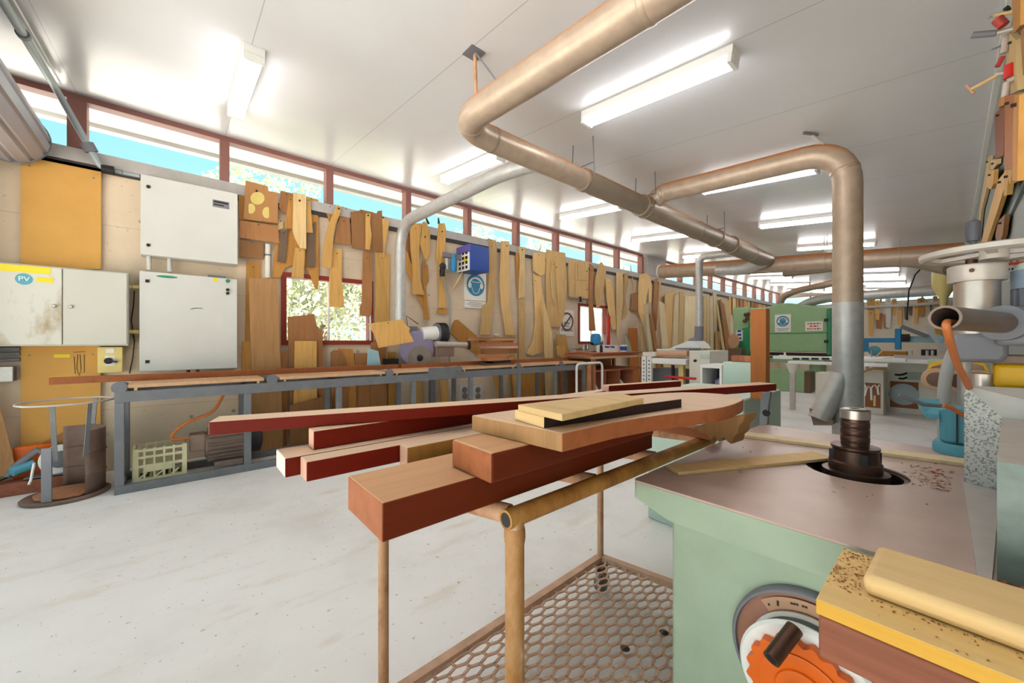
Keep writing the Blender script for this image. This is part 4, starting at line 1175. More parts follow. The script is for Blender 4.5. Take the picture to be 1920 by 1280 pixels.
MB().lathe([(0.05, 0), (0.04, 0.02), (0.02, 0.03)], cc + Vector((0.04, 0.03, -0.13)), (1, 0, 0)).build('arbor_nut', 'black', root)
MB().cyl(cc + Vector((-0.04, 0.08, 0.22)), cc + Vector((-0.04, 0.34, 0.25)), 0.11, 20).build('motor_end', 'white', root)
MB().cyl(cc + Vector((-0.04, 0.3405, 0.25)), cc + Vector((-0.04, 0.52, 0.25)), 0.15, 20).build('motor', 'greyplastic', root)
fin = MB()
for k in range(6):
    fin.cyl(cc + Vector((-0.04, 0.36 + k * 0.025, 0.25)), cc + Vector((-0.04, 0.37 + k * 0.025, 0.25)), 0.162, 20)
fin.build('cooling_rib', 'black', root)
MB().box(cc + Vector((-0.08, 0.3, -0.12)), cc + Vector((0.05, 0.62, 0.05))).build('arm_casting', 'motorbrown', root, bevel=0.01)
MB().cyl(cc + Vector((0.06, 0.28, 0.08)), cc + Vector((0.06, 0.85, 0.06)), 0.045, 16).build('handle_bar', 'lightsteel', root)
MB().lathe([(0.05, -0.02), (0.075, -0.015), (0.075, 0.015), (0.05, 0.02)], cc + Vector((0.06, 0.9, 0.06)), (0.4, 1, 0)).build('handle_ring', 'darksteel', root)
MB().tube([cc + Vector((-0.1, -0.1, 0.28)), cc + Vector((-0.1, -0.12, 0.5)), cc + Vector((-0.06, 0.05, 0.38))], 0.007, 6).build('guard_wire', 'black', root)
MB().box(cc + Vector((-0.1, -0.16, 0.22)), cc + Vector((0.02, 0.0, 0.34))).build('switch_box', 'greyplastic', root)
MB().box((-5.36, c.y - 0.48, 0.8605), (-5.22, c.y - 0.30, 1.07)).build('waste_box', 'black', None, 'black box beside the drop saw blade', 'box')
MB().prism([(-5.34, c.y - 0.72, 0.8605), (-5.34, c.y - 0.5, 0.8605), (-5.34, c.y - 0.56, 1.18), (-5.34, c.y - 0.7, 1.22)], (0.02, 0, 0)).build('plastic_sheet', 'paleblue', None, 'pale blue plastic scrap standing between the drop pipe and the black box', 'sheet')
# ---- stack of offcuts on the bench
rnd = random.Random(5)
z = 0.9355
offl = ['bottom dark board', 'second board from the bottom', 'third board from the bottom', 'thick red brown block low', 'red board in the middle', 'pale edged board above the middle', 'dark board fourth from the top', 'brown board third from the top', 'second board from the top', 'topmost crooked board']
ths = [0.03, 0.04, 0.05, 0.06, 0.085, 0.04, 0.06, 0.03, 0.035, 0.02]
ca = B(928, 690, -4.95)
mts = ['darkpanel', 'black', 'offcut', 'offcut', 'redbrown', 'pinkend', 'offcut', 'redbrown', 'offcut', 'plank']
for i in range(10):
    h = ths[i]
    L_ = [0.62, 0.42, 0.6, 0.5, 0.66, 0.6, 0.7, 0.58, 0.78, 0.92][i]
    yy = ca.y + rnd.uniform(-0.09, 0.07) + (0.02 if i < 9 else 0.0)
    a_ = rnd.uniform(-0.16, 0.16)
    pts = [Vector((-4.93 + u * 0.1 - v * math.sin(a_), yy + v, z)) for u, v in ((-1, -L_ / 2), (1, -L_ / 2), (1, L_ / 2), (-1, L_ / 2))]
    MB().prism(pts, (0, 0, h)).build('timber_offcut', mts[i], None, '%s of the offcut stack on the bench' % offl[i], 'offcut', 'stack of offcuts on the bench', bevel=0.002)
    z += h + 0.0005
MB().lathe([(0.05, 0), (0.06, 0.03), (0.03, 0.06)], (-4.93, ca.y + 0.02, z)).build('tape_roll', 'galvclean', None, 'small grey tape roll on top of the offcut stack', 'roll')

# ================================================================ floor at the near end of the bench
# half drum bin
cx, cy = -4.93, -0.72
root = thing('half_drum_bin', (cx, cy, 0), 'rusty half cut drum with a wire ring on stays beside the bench end', 'bin')
R_ = 0.225
MB().lathe([(R_ + 0.03, 0), (R_ + 0.035, 0.02), (R_ + 0.02, 0.03), (R_ - 0.02, 0.022)], (cx, cy, 0.001), seg=40).build('base_disc', 'rust', root)
ns = 20
for nm, t0, t1, zt in (('drum_wall', 0.08 * PI, 0.97 * PI, 0.56),):
    vs, fs = [], []
    zz = [0.032, 0.18, 0.19, 0.2, 0.36, 0.37, 0.38, zt]
    dr_ = [0, 0, 0.008, 0, 0, 0.008, 0, 0]
    mb = MB()
    for k in range(ns + 1):
        t = t0 + (t1 - t0) * k / ns
        for z_, q in zip(zz, dr_):
            vs.append((cx + (R_ + q) * math.cos(t + 0.35), cy + (R_ + q) * math.sin(t + 0.35), z_))
    n_ = len(zz)
    for k in range(ns):
        for j in range(n_ - 1):
            fs.append((k * n_ + j, (k + 1) * n_ + j, (k + 1) * n_ + j + 1, k * n_ + j + 1))
    mb._add(vs, fs)
    o = mb.build(nm, 'rust', root)
    so_ = o.modifiers.new('thick', 'SOLIDIFY')
    so_.thickness = 0.004
MB().tube([(cx + (R_ + 0.05) * math.cos(t * PI / 20), cy + (R_ + 0.05) * math.sin(t * PI / 20), 0.80) for t in range(41)], 0.008, 8, caps=False).build('top_ring', 'lightsteel', root)
for t in (-0.15, 0.62, 2.6):
    a_ = Vector((cx + (R_ - 0.008) * math.cos(t), cy + (R_ - 0.008) * math.sin(t), 0.35))
    b_ = Vector((cx + (R_ + 0.045) * math.cos(t), cy + (R_ + 0.045) * math.sin(t), 0.80))
    MB().bar(a_, b_, 0.03, 0.006, up=(math.cos(t), math.sin(t), 0)).build('stay', 'benchsteel', root)
t = -0.35
MB().bar((cx + R_ * math.cos(t), cy + R_ * math.sin(t), 0.033), (cx + R_ * math.cos(t), cy + R_ * math.sin(t), 0.46), 0.06, 0.012, up=(math.cos(t), math.sin(t), 0)).build('edge_strap', 'greyplastic', root)
MB().prism([(cx + 0.19 * math.cos(k * PI / 6) * (1 + 0.1 * (k % 2)), cy + 0.19 * math.sin(k * PI / 6), 0.0305) for k in range(12)], (0, 0, 0.012)).build('sawdust_pile', 'dust', root)
# plinth timber, planks, saw
MB().box((-5.36, -1.35, 0.001), (-5.215, -0.60, 0.11)).build('plinth_timber', 'purplewood', None, 'dusty red brown timber lying on the floor below the yellow panel', 'timber', bevel=0.004)
MB().hexa([at(-12, 893, x=-5.4), at(34, 893, x=-5.4), at(34, 893, x=-5.36), at(-12, 893, x=-5.36), at(-45, 740, x=-5.5), at(-6, 740, x=-5.5), at(-6, 740, x=-5.46), at(-45, 740, x=-5.46)]).build('leaning_board', 'plank', None, 'brown plank leaning in the corner beside the lower yellow panel', 'board')
o_ = C.objects['leaning_board'] if 'leaning_board' in C.objects else None
a, b = at(24, 858, x=-5.45), at(104, 830, x=-5.45)
MB().box((-5.5, a.y, 0.001), (-5.44, b.y, b.z)).build('orange_crate', 'orange', None, 'bright orange tray standing behind the circular saw', 'crate', bevel=0.01)
MB().prism([at(u, v, x=-5.53) for u, v in ((64, 862), (80, 830), (108, 815), (128, 805), (142, 812), (142, 862))], (0.03, 0, 0)).build('torn_board', 'brown', None, 'torn brown hardboard scrap against the lower yellow panel', 'board')
c = at(122, 855, x=-5.2)
root = thing('circular_saw', (c.x, c.y, 0.1105), 'white and teal hand held circular saw lying on the plinth timber', 'saw')
sa = Vector((-5.29, c.y - 0.04, 0.247))
MB().lathe([(0.10, -0.02), (0.13, -0.015), (0.13, 0.015), (0.10, 0.02)], sa, (1, 0.25, 0.1), 32).build('blade_guard', 'white', root)
MB().lathe([(0.075, 0.0205), (0.075, 0.024), (0.02, 0.03)], sa, (1, 0.25, 0.1), 24).build('blade', 'greyplastic', root)
MB().box(sa + Vector((-0.09, -0.2, -0.125)), sa + Vector((0.06, 0.13, -0.118))).build('sole_plate', 'greyplastic', root)
MB().tube([sa + Vector((-0.03, -0.06, 0.03)), sa + Vector((-0.03, -0.14, 0.1)), sa + Vector((-0.03, -0.26, -0.02)), sa + Vector((-0.03, -0.3, -0.1))], [0.03, 0.028, 0.03, 0.025], 12).build('handle', 'greyplastic', root)
MB().cyl(sa + Vector((-0.03, -0.16, -0.02)), sa + Vector((0.03, -0.27, -0.05)), 0.042, 16).build('motor_housing', 'teal', root)
MB().tube(bend([sa + Vector((0, -0.3, -0.1)), sa + Vector((0.20, -0.36, -0.1)), sa + Vector((0.20, -0.42, -0.235)), sa + Vector((0.2, -0.6, -0.235))], 0.1), 0.007, 8).build('power_cord', 'black', root)
MB().tube(bend([at(64, 868, x=-5.08), at(58, 900, x=-5.08), at(54, 908, x=-5.06)], 0.03), [0.009] * 10, 8).build('white_plug_cord', 'white', None, 'white plug lead hanging over the plinth timber', 'cord')
# milk crate
a, b = at(246, 905, x=-4.9), at(344, 890, x=-4.9)
ya, yb = a.y + 0.02, a.y + 0.37
root = thing('milk_crate', (-4.9, (ya + yb) / 2, 0.0), 'cream plastic milk crate sitting under the near end of the bench', 'crate')
xa, xb, h = -5.08, -4.78, 0.29
zb_ = 0.055
def slat(a_, b_, w_=0.02, nm=None):
    pass
for nm, fx in (('lattice_side', xb), ('lattice_side', xa)):
    m_ = MB()
    for z_ in (zb_, zb_ + 0.12, zb_ + 0.2, zb_ + h - 0.03):
        m_.box((fx - 0.008, ya, z_), (fx + 0.008, yb, z_ + 0.022))
    for k in range(6):
        y_ = ya + (yb - ya - 0.02) * k / 5
        m_.box((fx - 0.0075, y_, zb_), (fx + 0.0075, y_ + (0.035 if k in (0, 5) else 0.014), zb_ + h))
    m_.box((fx - 0.006, ya + 0.08, zb_ + 0.075), (fx + 0.0085, yb - 0.09, zb_ + 0.12))
    for k in range(3):
        y_ = ya + 0.03 + k * 0.11
        m_.bar((fx, y_, zb_ + 0.02), (fx, y_ + 0.06, zb_ + 0.07), 0.012, 0.012)
    m_.build(nm, 'crate', root)
for fy in (ya, yb):
    m_ = MB()
    for z_ in (zb_, zb_ + 0.12, zb_ + h - 0.03):
        m_.box((xa + 0.009, fy - 0.007, z_), (xb - 0.009, fy + 0.007, z_ + 0.022))
    for k in range(5):
        x_ = xa + 0.01 + (xb - xa - 0.03) * k / 4
        m_.box((x_, fy - 0.0065, zb_), (x_ + 0.014, fy + 0.0065, zb_ + h))
    m_.build('lattice_end', 'crate', root)
m_ = MB()
for k in range(8):
    y_ = ya + 0.01 + (yb - ya - 0.04) * k / 7
    m_.box((xa + 0.01, y_, zb_ - 0.004), (xb - 0.01, y_ + 0.02, zb_ + 0.006))
m_.build('lattice_floor', 'crate', root)
# electric motor
c = at(395, 830, x=-5.05)
root = thing('electric_motor', (-5.02, c.y, 0.0), 'dusty brown finned electric motor lying under the bench behind the milk crate', 'motor')
mc = Vector((-4.94, c.y + 0.07, 0.27))
MB().cyl(mc + Vector((0, -0.12, 0)), mc + Vector((0, 0.22, 0)), 0.13, 24).build('motor_body', 'motorbrown', root)
fn = MB()
for k in range(20):
    t = 2 * PI * k / 20
    d_ = Vector((math.cos(t), 0, math.sin(t)))
    fn.bar(mc + d_ * 0.15 + Vector((0, -0.1, 0)), mc + d_ * 0.15 + Vector((0, 0.2, 0)), 0.006, 0.045, up=d_)
fn.build('cooling_rib', 'motorbrown', root)
MB().box(mc + Vector((-0.06, -0.24, -0.03)), mc + Vector((0.12, -0.1205, 0.13))).build('terminal_box', 'motorbrown', root, bevel=0.01)
MB().lathe([(0.12, 0), (0.14, 0.03), (0.14, 0.12), (0.08, 0.14)], mc + Vector((0, 0.2205, 0)), (0, 1, 0)).build('fan_cowl', 'black', root)
MB().box(mc + Vector((-0.12, -0.05, -0.215)), mc + Vector((0.14, 0.18, -0.16))).build('foot', 'motorbrown', root)
MB().tube(bend([mc + Vector((0.06, -0.2405, 0.10)), mc + Vector((0.06, -0.40, 0.10)), mc + Vector((0.05, -0.3, 0.24)), mc + Vector((0.02, -0.05, 0.32)), mc + Vector((0.0, 0.03, 0.5))], 0.08), 0.016, 10).build('orange_flex', 'orangedull', root)
MB().box((-5.12, 0.6, 0.001), (-4.75, 1.3, 0.03)).build('loose_board', 'tan', None, 'thin pale board lying on the floor under the bench', 'board') if False else None
MB().box((-5.1, -0.3, 0.0505), (-4.78, 0.42, 0.068)).build('shelf_board', 'benchtop', None, 'dusty shelf board lying on the bottom bars of the bench under motor and crate', 'board') if False else None
# ================================================================ pipe trolley
A_, C_, B_ = Vector((-0.726, 0.64, 0)), Vector((-1.2, 0.495, 0)), Vector((-1.235, 1.70, 0))
D_ = Vector((-0.726, 1.83, 0))
root = thing('pipe_trolley', (-0.97, 1.1, 0), 'rusty welded pipe trolley with an expanded mesh shelf carrying the timbers', 'trolley')
zt = 0.86
MB().tube([A_ + Vector((0, -0.03, zt)), D_ + Vector((0, 0.02, zt))], 0.0245, 18).build('top_rail', 'ochrepipe', root)
MB().tube([A_ + Vector((-0.02, 0, zt)), C_ + Vector((0.02, 0, zt))], 0.0245, 18).build('top_rail', 'ruststeel', root)
MB().tube([C_ + Vector((0, -0.03, zt)), B_ + Vector((0, 0.03, zt))], 0.02, 18).build('top_rail', 'ruststeel', root)
MB().tube([D_ + Vector((-0.02, 0, zt)), B_ + Vector((0.02, 0, zt))], 0.0245, 18).build('top_rail', 'ruststeel', root)
for t in (0.3, 0.62):
    p, q = A_.lerp(D_, t), C_.lerp(B_, t)
    MB().tube([p + Vector((-0.02, 0, zt)), q + Vector((0.02, 0, zt))], 0.022, 14).build('cross_bar', 'ruststeel', root)
for p, r_, m_, z0 in ((A_, 0.0245, 'legpipe', 0.09), (C_, 0.0165, 'ruststeel', 0.09), (B_, 0.0165, 'ruststeel', 0.09), (D_, 0.02, 'ruststeel', 0.09)):
    MB().tube([p + Vector((0, 0, z0)), p + Vector((0, 0, 0.45)), p + Vector((0, 0, zt + 0.005))], r_, 18).build('leg', m_, root)
    if p is not A_:
        MB().lathe([(r_ * 1.2, 0), (r_ * 1.3, 0.01), (r_ * 0.8, 0.022)], p + Vector((0, 0, zt + 0.0045))).build('leg_cap', 'lightsteel', root)
MB().lathe([(0.0255, 0), (0.0275, 0.015), (0.027, 0.03), (0.0252, 0.04)], A_ + Vector((0, 0, zt - 0.065))).build('weld_collar', 'legpipe', root)
zs = 0.15
near = 0.30
N0, N1 = Vector((-0.56, near, 0)), Vector((-1.19, near, 0))
E_ = Vector((-0.56, 1.83, 0))
MB().cyl(A_ + Vector((0, -0.0295, zt)), A_ + Vector((0, -0.0305, zt)), 0.018, 18).build('rail_bore', 'black', root)
for p, q in ((N1, B_), (N0, E_), (N0, N1), (E_, B_)):
    MB().bar(p + Vector((0, 0, zs)), q + Vector((0, 0, zs)), 0.035, 0.03).build('shelf_frame', 'meshpaint', root)
mesh = MB()
LX, SY, tw = 0.068, 0.038, 0.0062
xa, xb, ya, yb = -1.20, -0.56, near + 0.02, 1.72
i = 0
y = ya
segm = []
while y < yb:
    x = xa + (LX / 2 if i % 2 else 0)
    while x < xb:
        # one long bond, then two slanting strands up to the next row
        p0 = Vector((x - LX * 0.16, y, zs)); p1 = Vector((x + LX * 0.16, y, zs))
        segm += [(p0, p1), (p1, Vector((x + LX * 0.34, y + SY, zs))), (p0, Vector((x - LX * 0.34, y + SY, zs)))]
        x += LX
    y += SY
    i += 1
for p, q in segm:
    if xa - 0.02 < min(p.x, q.x) and max(p.x, q.x) < xb + 0.02 and max(p.y, q.y) < yb + 0.02:
        mesh.bar(p, q, tw * 1.5, tw)
mesh.build('expanded_mesh', 'meshpaint', root, smooth=0)
for p in (B_, N1, E_, N0):
    q = p + Vector((0.03 if p.x < -1 else -0.03, -0.03 if p.y > 1 else 0.03, 0))
    w_ = MB().cyl(q + Vector((-0.014, 0, 0.05)), q + Vector((0.014, 0, 0.05)), 0.05, 20)
    cs = w_.build('castor_wheel', 'greyplastic', root)
    MB().box(q + Vector((-0.022, -0.02, 0.05)), q + Vector((-0.015, 0.02, 0.13))).box(q + Vector((0.015, -0.02, 0.05)), q + Vector((0.022, 0.02, 0.13))).box(q + Vector((-0.022, -0.03, 0.1301)), q + Vector((0.022, 0.03, 0.1345))).build('castor_fork', 'rust', root)
for (px, py) in ((1172, 1217), (1245, 1187)):
    p = at(px, py, z=zs + 0.012)
    MB().lathe([(0.006, -0.004), (0.018, 0.004), (0.006, 0.012)], p, seg=8).build('rusty_bolt', 'darksteel', root) if p.x < -0.72 else None

# ================================================================ timbers on the trolley
def beam(p0, p1, w, h, mat, label, endmat=None, topmat=None, name='timber_beam', bevel=0.003, cat='timber', group='red timbers on the pipe trolley', faces=None):
    """p0, p1: bottom centre of the two ends; grain runs along the local X axis"""
    p0, p1 = Vector(p0), Vector(p1)
    d = p1 - p0
    L = d.length
    mats = [mat, endmat or mat, topmat or mat]
    mb = MB()
    mb.hexa([(-L / 2, -w / 2, 0), (L / 2, -w / 2, 0), (L / 2, w / 2, 0), (-L / 2, w / 2, 0), (-L / 2, -w / 2, h), (L / 2, -w / 2, h), (L / 2, w / 2, h), (-L / 2, w / 2, h)])
    mb.mi = [0, 2, 0, 1, 0, 1]
    o = mb.build(name, mats, None, label, cat, group, bevel=bevel, origin=(0, 0, 0))
    o.location = (p0 + p1) / 2
    o.rotation_euler = (0, 0, math.atan2(d.y, d.x))
    return o
zr = 0.886
beam((-0.878, 0.315, zr), (-0.878, 1.40, zr), 0.214, 0.083, 'redside', 'thickest red timber in front, lowest of the stack, resting on the trolley rail', 'jarrahX', 'browntop', bevel=0.004)
b2 = beam((-0.787, 0.545, zr + 0.0835), (-0.787, 1.285, zr + 0.0835), 0.172, 0.074, 'redside', 'second thick red timber, between the lowest one and the curved slab', 'jarrahX', 'browntop', bevel=0.008)
# slab with a curved outline
z2 = zr + 0.0835 + 0.0745
top = z2 + 0.045
rt = [(1054, 812), (1151, 791), (1215, 780.5), (1280, 772), (1344, 765.6), (1377, 757.5), (1400, 746)]
P = [at(u, v, z=top) for u, v in rt]
P += [Vector((-0.60, 1.70, top)), Vector((-0.78, 1.62, top)), Vector((-0.87, 1.2, top)), Vector((-0.915, 0.64, top))]
keep = [P[0]]
mid = P[1:]
for _ in range(2):
    q_ = [mid[0]]
    for k in range(len(mid) - 2):
        q_ += [mid[k].lerp(mid[k + 1], 0.75), mid[k + 1].lerp(mid[k + 2], 0.25)]
    mid = q_ + [mid[-2].lerp(mid[-1], 0.75), mid[-1]]
P = keep + mid
sl = MB().prism([Vector((p.x, p.y, z2)) for p in P], (0, 0, 0.045)).build('curved_slab', ['jarrahX', 'sawntop', 'plank'], None, 'curved red slab with a sweeping far edge lying on the two thick timbers', 'slab', 'red timbers on the pipe trolley', bevel=0.003)
for p in sl.data.polygons:
    if p.normal.z > 0.9:
        p.material_index = 1
    elif p.normal.y < -0.5:
        p.material_index = 2
# splintered chunk and packing board under the far end of the slab
MB().prism([at(u, v, y=1.57) for u, v in ((1300, 800), (1312, 812), (1322, 812), (1331, 824), (1340, 818), (1347, 829), (1356, 820), (1364, 828), (1371, 833), (1374, 820), (1383, 812), (1384, 800), (1393, 790), (1397, 776), (1360, 784))], (0.01, 0.1, 0)).build('bark_chunk', 'plank', None, 'splintered red chunk wedged below the far end of the curved slab', 'offcut', bevel=0.004)
MB().box((-0.95, 1.695, 0.8858), (-0.655, 1.78, 0.925)).build('packing_board', 'jarrahX', None, 'rough packing board lying across the trolley rail under the slab', 'board', bevel=0.003)
# dark barked board and pale board on top
zt2 = top + 0.0005
def quad_board(pts, z, th, mats, label, name, faces=None):
    P = [at(u, v, z=z + th) for u, v in pts]
    o = MB().prism([Vector((p.x, p.y, z)) for p in P], (0, 0, th)).build(name, mats, None, label, 'board', 'boards stacked on the curved slab', bevel=0.002)
    return o
o = quad_board([(965, 768), (1020, 781.5), (1150, 765), (1278, 747.5), (1248, 739), (1200, 740)], zt2, 0.028, ['pineX', 'bark dark', 'sawntop'], 'board with a black bark edge lying on the curved slab', 'bark_edged_board')
for p in o.data.polygons:
    if p.normal.z > 0.9:
        p.material_index = 2
    elif p.normal.x > 0.35 and p.normal.y < 0.6 and p.normal.z < 0.3 and p.normal.y > -0.75:
        p.material_index = 1
quad_board([(971, 758), (1054, 776), (1207, 746), (1160, 736.5)], zt2 + 0.0285, 0.017, 'pineX', 'thin pale board on top of everything on the trolley', 'pale_board')
# the long red batten and the group behind
zb = 0.945
def rb(p0, p1, w, h, label, mat='redY', end=None, top=None):
    return beam(p0, p1, w, h, mat, label, end or mat, top or 'sawntop')
rb((-1.357, 0.072, 1.05), (-0.642, 2.36, 1.05), 0.09, 0.036, 'very long thin red batten reaching from the floor side to the green machine', end='pinkend')
rb((-1.21, 0.285, zb + 0.0515), (-1.21, 2.2, zb + 0.0515), 0.055, 0.053, 'red timber with a pink end directly under the long batten', end='pinkend')
rb((-1.2065, 0.208, zb), (-1.2065, 1.6, zb), 0.118, 0.051, 'red timber with a white painted end, outermost of the lower pair', end='whiteend')
rb((-1.109, 0.243, zb), (-1.109, 1.6, zb), 0.064, 0.051, 'narrow red timber with a pink end, inner one of the lower pair', end='pinkend')
beam((-1.16, 1.64, 1.0498), (-1.03, 2.15, 1.0498), 0.05, 0.033, 'redY', 'short red timber lying behind the long batten', 'pinkend', 'sawntop')
beam((-1.045, 0.49, 0.938), (-1.045, 0.86, 0.938), 0.05, 0.062, 'orangewood', 'golden brown striped block wedged beside the lower pair of timbers', 'pinkend', 'sawntop', name='wood_block')
for y, l in ((0.87, 'first bearer batten laid across the trolley under the red timbers'), (1.5, 'second bearer batten laid across the trolley under the red timbers')):
    beam((-1.27, y, zr - 0.0015), (-0.99, y, zr - 0.0015), 0.05, 0.06, 'jarrahX', l, name='bearer_batten')
beam((-1.07, 0.66, zr - 0.0), (-1.07, 0.70, zr), 0.05, 0.05, 'jarrahX', 'small packing piece under the golden brown block', name='packing_piece')

# ================================================================ spindle moulder
TZ = 0.88
root = thing('spindle_moulder', (-0.1, 1.65, 0), 'mint green spindle moulder with a dusty cast iron table and orange handwheel', 'machine')
tx0, tx1, ty0, ty1 = -0.643, 0.42, 1.052, 2.27
def rrect(x0, y0, x1, y1, r, n=6, rf=None):
    out = []
    rf = r if rf is None else rf
    for sx_, sy_, r, t0 in ((x1, y1, r, 0), (x0, y1, r, PI / 2), (x0, y0, rf, PI), (x1, y0, rf, 1.5 * PI)):
        cx_ = sx_ - r if sx_ == x1 else sx_ + r
        cy_ = sy_ - r if sy_ == y1 else sy_ + r
        out += [(cx_ + r * math.cos(t0 + PI / 2 * k / n), cy_ + r * math.sin(t0 + PI / 2 * k / n)) for k in range(n + 1)]
    return out
hole = (-0.209, 1.673, 0.128)
def plate_with_hole(mb, outline, hole, z0, z1, seg=40):
    """a flat plate with a round hole, walls inside the hole too"""
    bm = bmesh.new()
    ov = [bm.verts.new((x, y, z1)) for x, y in outline]
    hv = [bm.verts.new((hole[0] + hole[2] * math.cos(2 * PI * k / seg), hole[1] + hole[2] * math.sin(2 * PI * k / seg), z1)) for k in range(seg)]
    oe = [bm.edges.new((ov[i], ov[(i + 1) % len(ov)])) for i in range(len(ov))]
    he = [bm.edges.new((hv[i], hv[(i + 1) % seg])) for i in range(seg)]
    bmesh.ops.triangle_fill(bm, use_beauty=True, use_dissolve=False, edges=oe + he)
    bm.verts.index_update()
    n = len(ov) + seg
    vs = [v.co.copy() for v in bm.verts]
    tris = [tuple(v.index for v in f.verts) for f in bm.faces]
    tris = [t for t in tris if ((sum((vs[i].x for i in t)) / 3 - hole[0]) ** 2 + (sum((vs[i].y for i in t)) / 3 - hole[1]) ** 2) > (hole[2] * 0.6) ** 2 or not all(i >= len(ov) for i in t)]
    bm.free()
    lo = [Vector((v.x, v.y, z0)) for v in vs]
    fs = tris + [tuple(reversed([i + n for i in t])) for t in tris]
    k = len(ov)
    fs += [(i, n + i, n + (i + 1) % k, (i + 1) % k) for i in range(k)]
    fs += [(k + i, k + (i + 1) % seg, n + k + (i + 1) % seg, n + k + i) for i in range(seg)]
    mb._add(vs + lo, fs)
    return mb
tb = plate_with_hole(MB(), rrect(tx0, ty0, tx1, ty1, 0.06, rf=0.014), hole, TZ - 0.006, TZ)
tb.build('table_top', 'table', root, smooth=30)
ri = MB()
ol = rrect(tx0, ty0, tx1, ty1, 0.06, rf=0.014)
ol2 = [(x * 1.0, y) for x, y in rrect(tx0 + 0.006, ty0 + 0.006, tx1 - 0.006, ty1 - 0.006, 0.05)]
ol3 = rrect(tx0 + 0.104, ty0 + 0.0002, tx1 - 0.05, ty1 - 0.05, 0.03, rf=0.012)
vs, fs = [], []
levels = [(ol, TZ - 0.0065), (ol, TZ - 0.052), (ol, TZ - 0.054), (ol3, TZ - 0.088)]
n = len(ol)
for o_, z_ in levels:
    vs += [(x, y, z_) for x, y in o_]
for j in range(3):
    fs += [(j * n + i, j * n + (i + 1) % n, (j + 1) * n + (i + 1) % n, (j + 1) * n + i) for i in range(n)]
fs.append(tuple(range(3 * n, 4 * n)))
ri._add(vs, fs)
ri.build('table_rim', 'mint', root, smooth=20)
MB().lathe([(0.128, -0.06), (0.128, -0.0075), (0.114, -0.008), (0.114, -0.06)], (hole[0], hole[1], TZ)).build('insert_ring', 'darksteel', root)
MB().cyl((hole[0], hole[1], TZ - 0.07), (hole[0], hole[1], TZ - 0.061), 0.127, 30).build('well_floor', 'black', root)
bd = MB().prism([(x, y, 0.0) for x, y in rrect(-0.537, 1.076, 0.34, 2.1, 0.02, 3)], (0, 0, TZ - 0.0885))
bd.build('pedestal', 'mint', root, smooth=30)
hx, hy = hole[0], hole[1]
sp = root
spn = MB().lathe([(0.085, -0.058), (0.085, 0.002), (0.068, 0.004), (0.068, 0.03), (0.062, 0.035), (0.058, 0.07), (0.062, 0.075), (0.062, 0.082), (0.036, 0.084), (0.036, 0.17), (0.038, 0.171), (0.038, 0.2), (0.03, 0.203), (0.012, 0.2035), (0.012, 0.196)], (hx, hy, TZ), seg=40).build('spindle', 'darksteel', root, smooth=30)
for z_ in (0.095, 0.118, 0.142):
    MB().lathe([(0.0365, z_), (0.0372, z_ + 0.001), (0.0372, z_ + 0.018), (0.0365, z_ + 0.019)], (hx, hy, TZ), seg=32).build('spacer_ring', 'darksteel', spn)
MB().lathe([(0.0385, 0.172), (0.0385, 0.199), (0.028, 0.204), (0.013, 0.2042), (0.013, 0.2)], (hx, hy, TZ), seg=32).build('bright_end', 'steel', spn)
for k in range(4):
    t = k * PI / 2 + 0.5
    MB().box((hx + 0.06 * math.cos(t) - 0.008, hy + 0.06 * math.sin(t) - 0.008, TZ + 0.03), (hx + 0.06 * math.cos(t) + 0.008, hy + 0.06 * math.sin(t) + 0.008, TZ + 0.066)).build('cutter_block', 'black', spn)
# shavings in a thin skirt beside the fence
sh = MB()
rnd = random.Random(11)
for _ in range(260):
    if rnd.random() < 0.5:
        x = rnd.gauss(0.0, 0.05); y = rnd.uniform(1.62, 1.9)
        if x > 0.01:
            x = -x
    else:
        x = rnd.uniform(-0.6, 0.2); y = rnd.uniform(1.1, 2.2)
        if rnd.random() < 0.7:
            continue
    if (x - hx) ** 2 + (y - hy) ** 2 < 0.018 or (x > 0.0 and 1.05 < y < 1.85):
        continue
    a_ = rnd.uniform(0, PI)
    l_ = rnd.uniform(0.003, 0.009)
    d_ = Vector((math.cos(a_), math.sin(a_), 0)) * l_
    n_ = Vector((-d_.y, d_.x, 0)) * 0.35
    p = Vector((x, y, TZ + 0.0005))
    sh._add([p - d_, p + n_ + Vector((0, 0, 0.002)), p + d_ + Vector((0, 0, 0.001)), p - n_], [(0, 1, 2, 3)])
for _ in range(420):
    t = rnd.random()
    x = rnd.uniform(0.05, 0.2); y = rnd.uniform(1.0, 1.085)
    a_ = rnd.uniform(0, PI)
    d_ = Vector((math.cos(a_), math.sin(a_), 0)) * rnd.uniform(0.003, 0.01)
    n_ = Vector((-d_.y, d_.x, 0)) * 0.4
    p = Vector((x, max(y, 1.056), TZ + 0.0005 + rnd.random() * 0.004))
    sh._add([p - d_, p + n_ + Vector((0, 0, 0.003)), p + d_, p - n_], [(0, 1, 2, 3)])
so2 = sh.build('wood_shavings', 'sawdust', None, 'scattered red wood shavings on the moulder table', 'shavings', kind='stuff', smooth=0)
